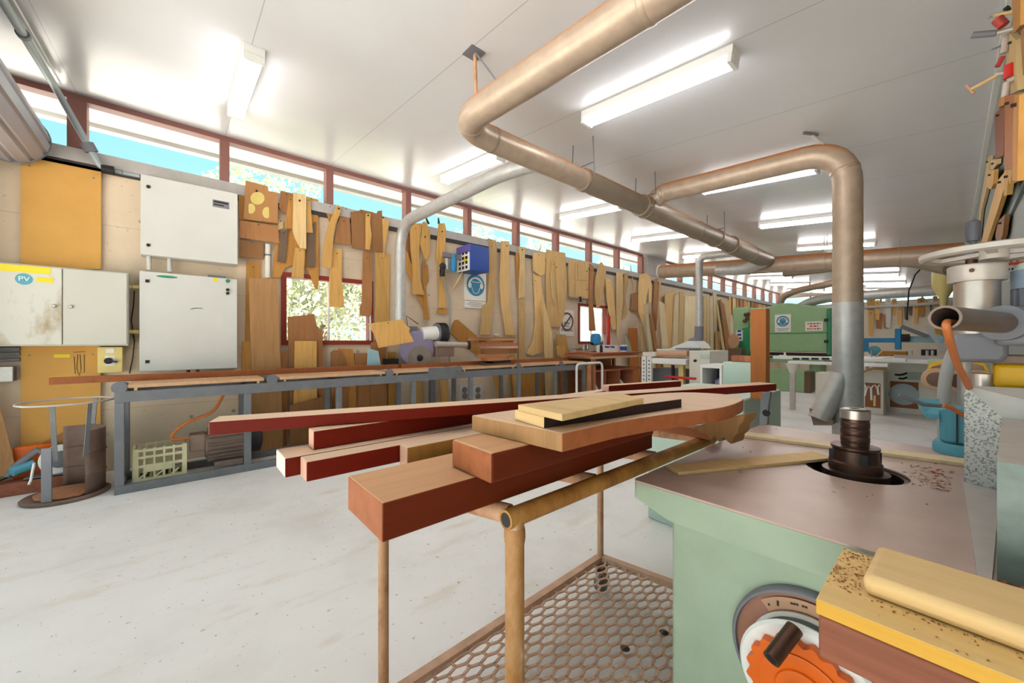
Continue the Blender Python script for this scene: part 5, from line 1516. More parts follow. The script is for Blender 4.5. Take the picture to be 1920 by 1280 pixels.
# fence box
fp = [(0.024, 1.773), (0.092, 1.74), (0.052, 1.09), (0.33, 1.09), (0.33, 1.81)]
fh = [1.172, 1.09, 1.09, 1.09, 1.172]
fr = thing('moulder_fence', (0.19, 1.45, TZ), 'steel moulder fence box with pale speckled end and dark spangled side', 'fence')
fv = [Vector((x, y, TZ + 0.001)) for x, y in fp] + [Vector((x, y, h)) for (x, y), h in zip(fp, fh)] + [Vector((0.33, 1.70, 1.09)), Vector((0.33, 1.70, TZ + 0.001))]
fm = MB()
fm.m(0)._add(fv, [(0, 1, 6, 5)])
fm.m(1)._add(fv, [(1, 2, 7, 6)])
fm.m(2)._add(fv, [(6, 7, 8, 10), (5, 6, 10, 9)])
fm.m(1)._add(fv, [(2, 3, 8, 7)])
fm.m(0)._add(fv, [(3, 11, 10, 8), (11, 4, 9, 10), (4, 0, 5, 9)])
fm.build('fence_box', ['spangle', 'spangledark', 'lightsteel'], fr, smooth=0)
MB().prism([(0.022, 1.765, TZ + 0.0008), (0.088, 1.735, TZ + 0.0008), (0.045, 1.06, TZ + 0.0008), (0.03, 1.06, TZ + 0.0008)], (0, 0, 0.004)).build('fence_sole', 'lightsteel', fr)
# handwheel on the front
hc = Vector((-0.2, 1.0755, 0.578))
hw = MB().lathe([(0.165, 0.0), (0.165, 0.02), (0.161, 0.026), (0.156, 0.026), (0.154, 0.018)], hc, (0, -1, 0), 56).build('scale_dial', 'greyplastic', root)
MB().lathe([(0.1538, 0.0), (0.1538, 0.018), (0.118, 0.024), (0.115, 0.0)], hc, (0, -1, 0), 56).build('dial_face', paint('red brown dial', '#9c6a55', 0.45, mott=0.1), hw)
MB().lathe([(0.119, 0.026), (0.121, 0.036), (0.113, 0.04), (0.111, 0.03)], hc, (0, -1, 0), 48).build('dial_lip', 'galvclean', hw)
tg = MB()
for k in range(13):
    t = 2.32 - k * 0.11
    t2 = t - 0.11
    f_ = lambda r_, t_: hc + Vector((r_ * math.cos(t_), -0.0255, r_ * math.sin(t_)))
    tg.prism([f_(0.122, t), f_(0.147, t), f_(0.147, t2), f_(0.122, t2)], (0, -0.0012, 0))
pl_ = tg.build('scale_plate', paint('tan scale plate', '#b58d70', 0.5), hw)
for t, h in ((2.24, 0.005), (2.08, 0.012)):
    p = hc + Vector((0.134 * math.cos(t), -0.0272, 0.134 * math.sin(t)))
    MB().box(p + Vector((-0.002, -0.0006, -h / 2)), p + Vector((0.002, 0.0, h / 2))).build('scale_mark', 'ink', hw)
for t in (1.86, 1.82, 1.78, 1.7, 1.66, 1.45, 1.36):
    p = hc + Vector((0.136 * math.cos(t), -0.0272, 0.136 * math.sin(t)))
    MB().box(p + Vector((-0.0022, -0.0006, -0.0022)), p + Vector((0.0022, 0.0, 0.0022))).build('scale_mark', 'ink', hw)
wc = hc + Vector((-0.004, -0.055, -0.016))
wr = MB().lathe([(0.127, 0), (0.129, 0.008), (0.123, 0.016), (0.02, 0.016)], wc, (0, -1, 0), 56).build('handwheel_rim', 'white', root)
sc_ = []
for k in range(120):
    t = 2 * PI * k / 120
    r_ = 0.107 - 0.010 * abs(math.cos(t * 10)) ** 2.2
    sc_.append(wc + Vector((r_ * math.cos(t), -0.0165, r_ * math.sin(t))))
MB().prism(sc_, (0, -0.022, 0)).build('orange_knob_disc', 'orange', root, smooth=30)
MB().lathe([(0.078, 0.039), (0.08, 0.042), (0.074, 0.043), (0.05, 0.040), (0.048, 0.045), (0.044, 0.0455)], wc, (0, -1, 0), 48).build('raised_ring', 'orange', wr)
MB().lathe([(0.025, 0.046), (0.025, 0.062), (0.012, 0.064), (0.011, 0.055)], wc, (0, -1, 0), 24).build('hub', 'motorbrown', root)
kp = at(1490, 1178, y=wc.y - 0.03)
ke = at(1446, 1236, y=wc.y - 0.105)
MB().cyl(kp, ke, 0.0158, 24).build('crank_handle', 'darksteel', root)
d_ = (ke - kp).normalized()
MB().lathe([(0.0100, 0.0), (0.0100, 0.0008), (0.006, 0.001), (0.005, -0.001)], ke, d_, 20).build('handle_bore', 'black', root)
# strips of timber on the table
def strip(pts, z, th, mat, label):
    P = [at(u, v, z=z + th) for u, v in pts]
    L = max((P[1] - P[0]).length, (P[2] - P[1]).length)
    return MB().prism([Vector((p.x, p.y, z)) for p in P], (0, 0, th)).build('timber_strip', mat, None, label, 'strip', 'timber strips on the moulder table', bevel=0.001)
strip([(1247, 872), (1272, 885), (1562, 858), (1528, 845)], TZ + 0.0006, 0.010, 'pineX', 'short pale strip lying slanted on the moulder table up to the spindle')
strip([(1378, 813), (1391, 808), (1812, 859), (1808, 868)], TZ + 0.0006, 0.012, 'cream wood', 'long thin pale strip lying along the back of the moulder table')
# timber stack at the front edge, close to the camera
x0 = -0.142
beam((x0, 0.895, 0.792), (0.62, 0.895, 0.792), 0.23, 0.068, 'purplewood', 'purple brown hardwood block with a yellow board on it, close to the orange handwheel', name='hardwood_block', group='timbers at the front of the moulder', bevel=0.004)
beam((x0 - 0.003, 0.897, 0.8605), (0.62, 0.897, 0.8605), 0.236, 0.024, 'pineside', 'yellow pine board lying on the purple brown block', 'pineside', 'pineyellow', name='pine_board', group='timbers at the front of the moulder', bevel=0.002)
beam((-0.095, 0.925, 0.885), (0.62, 0.905, 0.885), 0.15, 0.034, 'pineX', 'pale pine board with rounded edges on the yellow board', name='pine_board', group='timbers at the front of the moulder', bevel=0.011)
sd = MB()
rnd = random.Random(19)
for _ in range(380):
    x = rnd.uniform(-0.143, -0.1) if rnd.random() < 0.55 else rnd.uniform(-0.1, 0.5)
    y = rnd.uniform(0.84, 1.01) if x < -0.098 else rnd.uniform(0.79, 0.848)
    if x > -0.1 and rnd.random() < 0.55:
        y = 0.848 - abs(rnd.gauss(0, 0.006))
    a_ = rnd.uniform(0, PI)
    d_ = Vector((math.cos(a_), math.sin(a_), 0)) * rnd.uniform(0.001, 0.0034)
    n_ = Vector((-d_.y, d_.x, 0)) * 0.5
    p = Vector((x, y, 0.8851 + rnd.random() * 0.001))
    sd._add([p - d_, p + n_ + Vector((0, 0, 0.001)), p + d_, p - n_], [(0, 1, 2, 3)])
sd.build('wood_shavings', 'sawdust', None, 'fine red shavings lying on the yellow pine board in front of the moulder', 'shavings', kind='stuff', smooth=0)
root2 = thing('support_bracket', (0.45, 0.9, 0), 'mint green outrigger stand carrying the timbers in front of the moulder', 'stand')
MB().box((0.3, 0.8, 0.745), (0.6, 1.0, 0.7915)).build('support_head', 'mint', root2)
MB().cyl((0.45, 0.9, 0.02), (0.45, 0.9, 0.7445), 0.03, 16).build('post', 'mint', root2)
MB().cyl((0.45, 0.9, 0.0), (0.45, 0.9, 0.0195), 0.14, 20).build('foot', 'mint', root2)
# ================================================================ dust extraction ducts
def duct(name, path, r, mat, label, group='dust extraction ducts', rad=0.28, seg=24, collars=(), root=None):
    P = bend(path, rad, 8)
    if isinstance(r, (tuple, list)):
        L = [0]
        for i in range(1, len(P)):
            L.append(L[-1] + (P[i] - P[i - 1]).length)
        R = [r[0] + (r[1] - r[0]) * l / L[-1] for l in L]
    else:
        R = [r] * len(P)
    if root is None:
        lo = min(P, key=lambda p: p.z)
        root = thing(name, (lo.x, lo.y, lo.z - R[0]), label, 'duct', group)
    MB().tube(P, R, seg).build('pipe', mat, root, smooth=50)
    for t in collars:
        # a narrow seam band around the pipe
        i = int(t * (len(P) - 2))
        f = t * (len(P) - 2) - i
        q = P[i].lerp(P[i + 1], f)
        d = (P[i + 1] - P[i]).normalized()
        MB().lathe([(R[i] * 1.0, -0.018), (R[i] * 1.035, -0.012), (R[i] * 1.035, 0.012), (R[i] * 1.0, 0.018)], q, d, seg).build('seam_band', mat, root, smooth=50)
    return root
MX = -2.53
main = duct('extraction_duct', [(2.2, 1.86, 2.94), (-0.95, 1.73, 2.965), (MX, 1.64, 3.0), (MX, 3.2, 3.0)], (0.108, 0.1), 'galv', 'large dusty main duct turning at a sharp elbow and running down the hall', collars=(0.75, 0.3))
for a, b, r0, r1 in ((3.2, 3.35, 0.1, 0.112), (3.35, 4.3, 0.112, 0.112), (4.3, 4.45, 0.112, 0.128), (4.45, 7.2, 0.128, 0.128), (7.2, 7.35, 0.128, 0.15), (7.35, 9.2, 0.15, 0.15)):
    MB().cyl((MX, a, 3.0), (MX, b, 3.0), r0, 24, r1).build('pipe', 'ductgrey', main, smooth=50)
for y in (1.98, 3.22, 4.32, 5.9, 7.22, 8.2):
    r_ = 0.1 if y < 3 else (0.112 if y < 4 else (0.128 if y < 7 else 0.15))
    MB().cyl((MX, y - 0.012, 3.0), (MX, y + 0.012, 3.0), r_ * 1.04, 24).build('seam_band', 'ductgrey', main, smooth=50)
for y, r_ in ((3.18, 0.1), (4.42, 0.12), (6.6, 0.128)):
    x = MX
    for dx in (-0.13, 0.13):
        MB().tube([(x + dx, y + dx * 0.2, 3.02), (x + dx, y, ceil_z(x) - 0.01)], 0.006, 6).build('hanger_rod', 'greyplastic', main)
    MB().tube([(x - 0.14, y, 3.14), (x + 0.14, y, 3.14)], 0.006, 6).build('hanger_bar', 'greyplastic', main)
    MB().cyl((x, y - 0.012, 3.0), (x, y + 0.012, 3.0), r_ * 1.06 + 0.01, 24).build('hanger_strap', 'ductgrey', main, smooth=50)
hx_, hy_ = -2.26, 1.6
MB().box((hx_ - 0.06, hy_ - 0.06, ceil_z(hx_) - 0.012), (hx_ + 0.06, hy_ + 0.06, ceil_z(hx_) - 0.0065)).build('ceiling_plate', 'greyplastic', main)
MB().cyl((hx_, hy_ + 0.02, 3.09), (hx_, hy_ + 0.01, ceil_z(hx_) - 0.012), 0.012, 10).build('hanger_rod', 'ruststeel', main)
MB().tube([(hx_ + 0.02, hy_, ceil_z(hx_) - 0.014), (hx_ + 0.22, hy_ + 0.04, 3.08)], 0.007, 6).build('hanger_rod', 'greyplastic', main)
# branch to the drop saw
duct('branch_duct', [(MX - 0.02, 2.52, 2.98), (MX - 0.45, 2.44, 3.0), (-5.2, 2.39, 3.0), (-5.2, 2.39, 1.45)], 0.076, 'galvclean', 'slim duct branching towards the windows and dropping to the drop saw', rad=0.42, collars=(0.62, 0.72))
# branch near the moulder
b2d = duct('branch_duct', [(MX + 0.05, 4.53, 3.08), (MX + 0.16, 4.54, 3.16), (-0.62, 4.56, 3.06), (-0.62, 4.56, 0.35)], 0.108, 'galv', 'tall dusty duct arching over the aisle and dropping vertically behind the moulder', rad=0.34, collars=(0.3, 0.42, 0.9))
MB().cyl((-0.62, 4.56, 1.62), (-0.62, 4.56, 1.66), 0.112, 24).build('seam_band', 'galvclean', b2d, smooth=50)
MB().cyl((-0.62, 4.56, 0.36), (-0.62, 4.56, 1.62), 0.11, 24).build('lower_pipe', 'galvclean', b2d, smooth=50)
MB().cyl((-0.66, 4.53, 1.0), (-0.80, 4.40, 0.60), 0.085, 20).build('inlet_branch', 'galvclean', b2d, smooth=50)
ih = [at(u, v, y=4.36) for u, v in ((1517, 766), (1540, 769), (1562, 790), (1560, 797), (1525, 797))]
MB().prism(ih, (0, 0.16, 0)).build('inlet_hood', 'motorbrown', b2d)
MB().cyl((-0.78, 4.5, 3.14), (-0.86, 4.43, ceil_z(-0.86) - 0.02), 0.012, 8).build('hanger_rod', 'lightsteel', b2d)
MB().cyl((-0.90, 4.36, ceil_z(-0.9) - 0.016), (-0.82, 4.48, ceil_z(-0.82) - 0.016), 0.014, 8).build('hanger_bracket', 'greyplastic', b2d)
# branch to the thicknesser
b3d = duct('branch_duct', [(MX, 7.9, 2.98), (-3.0, 7.85, 3.0), (-3.3, 7.8, 3.0), (-3.3, 7.8, 1.62)], 0.066, 'galvclean', 'slim duct curving down to the white thicknesser', rad=0.3)
MB().tube(bend([(-3.3, 7.8, 1.62), (-3.3, 7.8, 1.34), (-3.46, 7.72, 1.29)], 0.16), 0.082, 18).build('black_hose', 'greyplastic', b3d, 'dark flexible hose elbow', smooth=50)
MB().cyl((-3.3, 7.8, 1.62), (-3.3, 7.8, 1.65), 0.085, 18).build('hose_clamp', 'lightsteel', b3d)
# big cross duct
xd = duct('extraction_duct', [(-4.95, 9.4, 3.13), (0.12, 9.4, 2.72)], 0.168, 'galv', 'big cross duct spanning the hall at the end of the main duct')
MB().cyl((-4.97, 9.4, 3.131), (-4.951, 9.4, 3.13), 0.18, 24).build('end_flange', 'white', xd)
for x in (-4.4, -2.9, -1.6, -0.6):
    z = 3.13 - 0.0809 * (x + 4.95)
    MB().cyl((x - 0.015, 9.4, z + 0.001), (x + 0.015, 9.4, z - 0.001), 0.176, 24).build('seam_band', 'galv', xd, smooth=50)
    for dx in (-0.12, 0.12):
        MB().tube([(x, 9.4 + dx, z + 0.1), (x, 9.4 + dx, ceil_z(x) - 0.01)], 0.006, 6).build('hanger_rod', 'lightsteel', xd)
duct('branch_duct', [(-2.52, 8.9, 2.93), (-2.9, 9.15, 2.87), (-3.5, 9.25, 2.94)], 0.12, 'galvclean', 'silver angled joint linking the main duct to the big cross duct', rad=0.2)
duct('branch_duct', [(-2.7, 11.3, 3.02), (-0.95, 10.6, 2.93), (-0.5, 9.95, 2.78), (0.0, 8.9, 2.42)], 0.105, 'ductgrey', 'tan duct bending down behind the big cross duct beside the grey wall', rad=0.5)
cd = duct('extraction_duct', [(-0.2, 14.0, 2.58), (-2.6, 14.0, 2.58), (-3.3, 14.0, 2.15)], 0.13, 'galvclean', 'pale far duct ending in a silver elbow behind the green machine', rad=0.5)
MB().lathe([(0.05, -0.75), (0.07, -0.3), (0.2, 0.0), (0.2, 0.35)], (-0.13, 13.9, 2.66)).build('dust_cone', 'yellowpale', cd, 'pale cone hopper')
duct('branch_duct', [at(1461, 573, y=13.2), at(1468, 556, y=13.2), at(1492, 545, y=13.2), at(1575, 528, y=13.2)], 0.085, 'ductgrey', 'brown hose arching out of the top of the green machine', rad=0.4)
MB().tube([at(1728, 502, y=10.5), at(1716, 515, y=10.5), at(1704, 545, y=10.5), at(1700, 600, y=10.5)], 0.012, 6).build('hanging_wire', 'black', None, 'thin dark cord hanging from the tan duct near the grey wall', 'cord')

# ================================================================ mint thicknesser base, cabinet and upright post
root = thing('planer_machine', (-1.1, 3.0, 0), 'mint green planer with a pale cabinet behind the timber trolley', 'machine')
MB().box((-1.48, 2.62, 0), (-0.84, 3.4, 0.95)).build('pedestal', 'mintlight', root, bevel=0.01)
a, b = at(1355, 678, y=3.405), at(1416, 718, y=3.405)
MB().box((a.x, 3.405, 0.0), (b.x, 3.72, a.z)).build('cabinet', 'mintlight', root, bevel=0.008)
br = MB().prism([at(u, v, y=2.61) for u, v in ((1430, 736), (1448, 733), (1444, 760), (1442, 795), (1426, 797), (1428, 760))], (0, -0.03, 0)).build('end_bracket', 'greyplastic', root, bevel=0.004)
MB().cyl(at(1437, 774, y=2.58), at(1437, 774, y=2.577), 0.02, 14).build('slot', 'black', br)
MB().box((-1.1, 2.61, 0.3), (-0.86, 2.6195, 0.62)).build('access_panel', 'green', root)
for i, (u0, u1, h, l) in enumerate(((1371, 1384, 0.05, 'red brown offcut with a dark end on the pale planer cabinet'), (1384, 1396, 0.045, 'middle red brown offcut on the pale planer cabinet'), (1395, 1408, 0.05, 'red brown offcut on the pale planer cabinet beside the upright post'))):
    p, q = at(u0, 678, y=3.46), at(u1, 678, y=3.46)
    MB().prism([(p.x, 3.46, a.z + 0.0005), (q.x, 3.46, a.z + 0.0005), (q.x + 0.03, 3.62, a.z + 0.0005), (p.x + 0.03, 3.62, a.z + 0.0005)], (0, 0, h)).build('timber_offcut', 'redsheet', None, l, 'offcut', 'offcuts on the planer cabinet', bevel=0.004)
p = at(1409, 600, y=2.72)
MB().box((p.x, 2.70, 0.951), (p.x + 0.085, 2.775, at(1420, 579, y=2.70).z)).build('upright_post', 'jarrahZ', None, 'square orange brown post standing upright on the mint planer', 'post', bevel=0.002)

# ================================================================ workbench under the small window
root = thing('workbench', (-4.95, 7.0, 0), 'timber workbench with pigeonholes under the small window', 'bench')
MB().box((-5.4, 6.05, 0.98), (-4.55, 7.95, 1.03)).build('bench_top', 'benchtop', root)
for x in (-5.35, -4.6):
    for y in (6.1, 7.9):
        MB().box((x - 0.035, y - 0.035, 0), (x + 0.035, y + 0.035, 0.9795)).build('leg', 'offcut', root)
MB().box((-5.4, 6.12, 0.72), (-4.58, 7.88, 0.75)).build('shelf', 'redsheet', root)
for y in (6.5, 7.0, 7.5):
    MB().box((-5.4, y, 0.06), (-4.6, y + 0.025, 0.7195)).build('divider', 'redsheet', root)
MB().box((-5.45, 6.1, 0.05), (-5.42, 7.9, 0.97)).build('back_panel', 'brown', root)
rnd = random.Random(3)
for i, (y0_, y1_, x0_, x1_, m_, l) in enumerate(((5.9, 7.3, -5.2, -4.62, 'redsheet', 'lowest reddish sheet in the pile on the workbench'), (6.0, 7.6, -5.25, -4.58, 'redsheet', 'second reddish sheet in the pile on the workbench'),
                                                (6.1, 7.9, -5.3, -4.6, 'offcut', 'third sheet, darker, in the pile on the workbench'), (6.05, 7.92, -5.28, -4.56, 'redsheet', 'top reddish sheet of the pile on the workbench'))):
    z = 1.031 + i * 0.0165
    MB().prism([(x0_, y0_, z), (x1_ + rnd.uniform(-.03, .03), y0_ + rnd.uniform(-.02, .05), z), (x1_, y1_, z), (x0_, y1_ - rnd.uniform(0, .1), z)], (0, 0, 0.016)).build('veneer_sheet', m_, None, l, 'sheet', 'reddish sheets on the workbench')
bz = 1.0975
c = at(1117, 650, x=-5.05)
root = thing('router', (-5.05, c.y, bz), 'blue electric router standing on the workbench by the small window', 'router')
MB().lathe([(0.07, 0.14), (0.11, 0.17), (0.115, 0.3), (0.09, 0.38), (0.08, 0.39), (0.02, 0.4)], (-5.05, c.y, bz)).build('motor', 'blue', root)
MB().lathe([(0.1, 0.0), (0.1, 0.012), (0.03, 0.014)], (-5.05, c.y, bz)).build('base', 'black', root)
for s in (-1, 1):
    MB().cyl((-5.05, c.y + 0.06 * s, bz + 0.014), (-5.05, c.y + 0.06 * s, bz + 0.17), 0.012, 10).build('column', 'chrome', root)
    MB().lathe([(0.02, 0), (0.03, 0.03), (0.02, 0.07)], (-5.05, c.y + 0.1 * s, bz + 0.17), (0, s, 0.3)).build('handle', 'black', root)
c = at(1093, 655, x=-4.95)
root = thing('bench_vice', (-4.95, c.y, bz), 'shiny grey vice on the workbench beside the blue router', 'vice')
MB().box((-5.05, c.y - 0.1, bz), (-4.85, c.y + 0.08, bz + 0.05)).box((-5.05, c.y - 0.12, bz + 0.0505), (-4.85, c.y - 0.06, bz + 0.16)).box((-5.05, c.y + 0.02, bz + 0.0505), (-4.85, c.y + 0.08, bz + 0.16)).build('body', 'chrome', root, bevel=0.008)
MB().cyl((-4.95, c.y - 0.1205, bz + 0.08), (-4.95, c.y - 0.26, bz + 0.08), 0.015, 10).cyl((-5.03, c.y - 0.25, bz + 0.08), (-4.87, c.y - 0.25, bz + 0.08), 0.008, 8).build('screw', 'greyplastic', root)
c = at(1127, 655, x=-4.75)
MB().lathe([(0.03, 0), (0.03, 0.12), (0.012, 0.15), (0.012, 0.2)], (-4.75, c.y, bz)).build('glue_bottle', 'black', None, 'black bottle before the white carton on the workbench', 'bottle')
a, b = at(1131, 661, x=-4.72), at(1160, 649, x=-4.72)
root = thing('carton', (-4.8, (a.y + b.y) / 2, bz), 'white and blue printed carton lying on the workbench', 'carton')
MB().box((-4.88, a.y, bz), (-4.72, b.y - 0.02, bz + 0.15)).build('body', 'paper', root)
for k in range(2):
    MB().prism([(-4.7195, a.y + 0.04 + 0.2 * k, bz + 0.1), (-4.7195, a.y + 0.2 + 0.2 * k, bz + 0.085), (-4.7195, a.y + 0.22 + 0.18 * k, bz + 0.125), (-4.7195, a.y + 0.06 + 0.18 * k, bz + 0.13)], (0.001, 0, 0)).build('printed_band', 'darkblue', root)
c = at(1169, 655, x=-4.72)
root = thing('bucket', (-4.72, c.y, bz), 'small white bucket with a blue label at the end of the carton', 'bucket')
MB().lathe([(0.065, 0), (0.08, 0.15), (0.085, 0.155), (0.075, 0.156), (0.06, 0.02)], (-4.72, c.y, bz)).build('pail', 'white', root)
MB().lathe([(0.0685, 0.03), (0.0775, 0.12), (0.0765, 0.12), (0.0675, 0.03)], (-4.72, c.y, bz)).build('label_band', 'darkblue', root)
a, b = at(1172, 660, x=-4.9), at(1208, 658, x=-4.9)
MB().prism([(-4.9, a.y, bz), (-4.9, min(b.y, 7.94), bz), (-4.9, a.y + 0.1, bz + 0.3), (-4.9, a.y, bz + 0.36)], (0.02, 0, 0)).build('green_sheet', 'mint', None, 'green triangular guard standing at the far end of the workbench', 'sheet')
q = at(1141, 642, x=-5.3)
MB().cyl((-5.3, q.y, bz), (-5.3, q.y, at(1141, 592, x=-5.3).z), 0.04, 14).build('red_tube', 'red', None, 'red tube standing on the workbench in front of the small window', 'tube')
for (u0, v0, u1, v1, l) in ((1118, 627, 1130, 641, 'first crumpled white paper sheet under the small window'), (1129, 625, 1138, 641, 'second crumpled white paper sheet under the small window'), (1145, 622, 1148, 641, 'white paper sheet beyond the red tube')):
    a, b = at(u0, v1, x=-5.36), at(u1, v0, x=-5.36)
    ym = (a.y + b.y) / 2
    k_ = 0.05 * ('second' in l)
    MB().prism([(-5.36, a.y + k_, 1.0305), (-5.36, b.y + k_, 1.0305), (-5.4, b.y - 0.02 + k_, b.z - 0.02), (-5.4, ym + k_, b.z - 0.08), (-5.4, a.y + 0.03 + k_, b.z)], (0.006, 0, 0)).build('paper_sheet', 'paper', None, l, 'paper', 'papers on the workbench')
for (u, m_, l, yy) in ((1105, 'paper', 'white bag in the near pigeonhole of the workbench', 6.3), (1146, 'paleblue', 'white and blue bag in the far pigeonhole of the workbench', 7.25)):
    r2 = thing('cloth_bag', (-4.75, yy, 0.751 if False else 0.0), l, 'bag')
    MB().lathe([(0.1, 0.001), (0.14, 0.1), (0.13, 0.32), (0.06, 0.46), (0.02, 0.5)], (-4.76, yy, 0.0), seg=14).build('sack', 'paper', r2)
    MB().lathe([(0.141, 0.12), (0.138, 0.26)], (-4.76, yy, 0.0), seg=14).build('printed_band', 'teal' if m_ == 'paleblue' else 'dust', r2)
for i, (y_, h_, m_, l) in enumerate(((6.02, 0.93, 'tanlight', 'pale board leaning on the near side of the workbench'), (5.98, 0.9, 'offcut', 'darker board leaning on the near side of the workbench'))):
    MB().prism([(-4.74 + 0.09 * i, y_, 0.001), (-4.66 + 0.09 * i, y_, 0.001), (-4.66 + 0.09 * i, y_, h_), (-4.74 + 0.09 * i, y_, h_ - 0.03)], (0, 0.02, 0)).build('leaning_board', m_, None, l, 'board', 'boards at the workbench')
root = thing('pipe_stand', (-4.52, 6.2, 0), 'white bent pipe stand standing before the workbench', 'stand')
pf = [at(1081, 715, x=-4.5), at(1081, 682, x=-4.5), at(1129, 678, x=-4.5), at(1129, 715, x=-4.5)]
pf[0].z = pf[3].z = 0.001
zt_ = pf[1].z
pf[2].z = zt_
MB().tube(bend(pf, 0.1), 0.022, 12).build('bent_pipe', 'white', root)

# ================================================================ white thicknesser
root = thing('thicknesser', (-3.6, 7.3, 0), 'white thicknesser with a dusty roller and pointed dust hood', 'machine')
yf = 7.0
def Q(px, py, y=yf):
    return at(px, py, y=y)
def qbox(px0, py0, px1, py1, y0, y1, nm, mat, zbot=None, **k):
    a, b = at(px0, py0, y=y0), at(px1, py1, y=y0)
    return MB().box((a.x, y0, zbot if zbot is not None else b.z), (b.x, y1, a.z)).build(nm, mat, root, **k)
o = qbox(1203, 668, 1211, 716, 6.98, 7.04, 'front_post', 'white', 0.0)
o2 = qbox(1213, 668, 1221, 716, 6.98, 7.04, 'front_post', 'white', 0.0)
for oo, pxc in ((o, 1207), (o2, 1217)):
    for k in range(6):
        c = at(pxc, 676 + k * 7, y=6.98)
        MB().cyl(c, c + Vector((0, -0.002, 0)), 0.018, 10).build('bolt_hole', 'greyplastic', oo)
qbox(1223, 690, 1304, 716, 7.4, 7.9, 'base_cabinet', 'greyplastic', 0.0)
qbox(1222, 671, 1286, 684, 7.0, 7.9, 'feed_table', 'white', bevel=0.01)
qbox(1205, 660, 1228, 668, 7.05, 7.9, 'side_frame', 'cream')
a, b = Q(1232, 663, 7.15), Q(1290, 663, 7.15)
MB().cyl(a, b, 0.055, 20).build('feed_roller', 'foam', root, 'dusty tan roller')
qbox(1231, 654, 1292, 658, 7.25, 7.9, 'top_cover', 'white')
qbox(1292, 657, 1331, 690, 7.05, 7.9, 'side_cabinet', 'cream', 0.0, bevel=0.012)
qbox(1312, 664, 1331, 672, 7.03, 7.0495, 'control_cover', 'mintlight')
c = at(1304, 676, y=7.05)
MB().cyl(c, c + Vector((0, -0.03, 0)), 0.025, 14).build('knob', 'black', root)
qbox(1272, 684, 1281, 716, 7.1, 7.2, 'lift_column', 'yellowpale', 0.0)
qbox(1259, 684, 1263, 716, 7.1, 7.14, 'lift_screw', 'black', 0.0)
a, b = at(1247, 704, y=6.9), at(1303, 712, y=6.9)
MB().box((a.x, 6.88, b.z), (b.x, 6.97, a.z)).build('guard_bar', 'red', root, 'red guard bar', bevel=0.01)
hp = [Q(1255, 653, 7.3), Q(1312, 653, 7.3), Q(1308, 646, 7.3), Q(1300, 639, 7.3), Q(1290, 639, 7.3)]
MB().prism(hp, (0, 0.5, 0)).build('dust_hood', 'white', root)
qbox(1266, 652, 1311, 654, 7.2, 7.29, 'hood_flange', 'greyplastic')
root = thing('drill_cabinet', (-2.75, 6.6, 0), 'low white cabinet with an open dark recess beside the planer', 'cabinet')
a, b = at(1313, 683, y=6.1), at(1353, 716, y=6.1)
for (x0, x1, z0, z1, nm) in ((a.x, b.x, a.z - 0.05, a.z, 'top'), (a.x, a.x + 0.03, 0.0, a.z - 0.0505, 'side'), (b.x - 0.03, b.x, 0.0, a.z - 0.0505, 'side'), (a.x + 0.031, b.x - 0.031, 0.0, 0.55, 'bottom')):
    MB().box((x0, 6.1, z0), (x1, 6.7, z1)).build(nm, 'white', root)
MB().box((a.x + 0.031, 6.68, 0.551), (b.x - 0.031, 6.7, a.z - 0.051)).build('back', 'black', root)
MB().lathe([(0.05, 0), (0.09, 0.06), (0.07, 0.16), (0.02, 0.19)], (b.x - 0.13, 6.4, 0.551)).build('cloth_bundle', 'purple', None, 'purple cloth bundle in the recess of the low white cabinet', 'cloth')

# ================================================================ big green machine
GY = 13.0
root = thing('green_press', (-2.7, 13.5, 0), 'big sage green machine with a wide hood carrying two white signs', 'machine')
hood = [at(u, v, y=GY) for u, v in ((1405, 578), (1437, 576), (1462, 568.5), (1480, 568), (1551, 576), (1551, 660.5), (1405, 657))]
MB().prism(hood, (0, 1.2, 0)).build('hood', 'green', root, bevel=0.02)
a, b = at(1405, 626, y=GY - 0.004), at(1551, 627.5, y=GY - 0.004)
MB().box((a.x, GY - 0.006, a.z - 0.012), (b.x, GY - 0.0005, a.z + 0.012)).build('hood_seam', 'greendark', root)
a, b = at(1551.5, 578, y=GY), at(1556, 665, y=GY)
MB().box((a.x, GY - 0.03, b.z), (a.x + 0.07, GY + 1.2, a.z)).build('side_plate', 'greendark', root)
for py in (600, 640):
    c = at(1549, py, y=GY - 0.03)
    MB().box(c + Vector((-0.04, -0.02, -0.04)), c + Vector((0.05, 0.025, 0.04))).build('latch', 'black', root)
a, b = at(1373.5, 577, y=GY), at(1404, 668, y=GY)
MB().box((a.x, GY + 0.05, 0.0), (b.x - 0.01, GY + 0.9, a.z)).build('side_column', 'green', root, bevel=0.02)
a, b = at(1388, 615, y=GY), at(1408, 664, y=GY)
MB().prism([at(u, v, y=GY) for u, v in ((1385, 640), (1391, 615), (1406, 613), (1406, 665), (1384, 665))], (0, 0.0495, 0)).build('gear_cover', 'greendark', root, bevel=0.01)
a, b = at(1381, 619, y=GY - 0.05), at(1392, 639, y=GY - 0.05)
cp = MB().box((a.x, GY - 0.06, b.z), (b.x, GY - 0.001, a.z)).build('control_panel', 'paper', root)
for k in range(3):
    MB().box((a.x + 0.03, GY - 0.064, b.z + 0.05 + k * 0.11), (b.x - 0.03, GY - 0.0605, b.z + 0.11 + k * 0.11)).build('control_label', 'darkblue', cp)
for (u, v) in ((1398, 590), (1401, 597), (1404, 588), (1396, 602)):
    c = at(u, v, y=GY - 0.01)
    MB().lathe([(0.05, 0), (0.06, 0.04), (0.03, 0.06)], c + Vector((0, 0.055, 0)), (0, -1, 0.2)).build('valve', 'darksteel', root)
a, b = at(1437, 661, y=GY), at(1551, 668, y=GY)
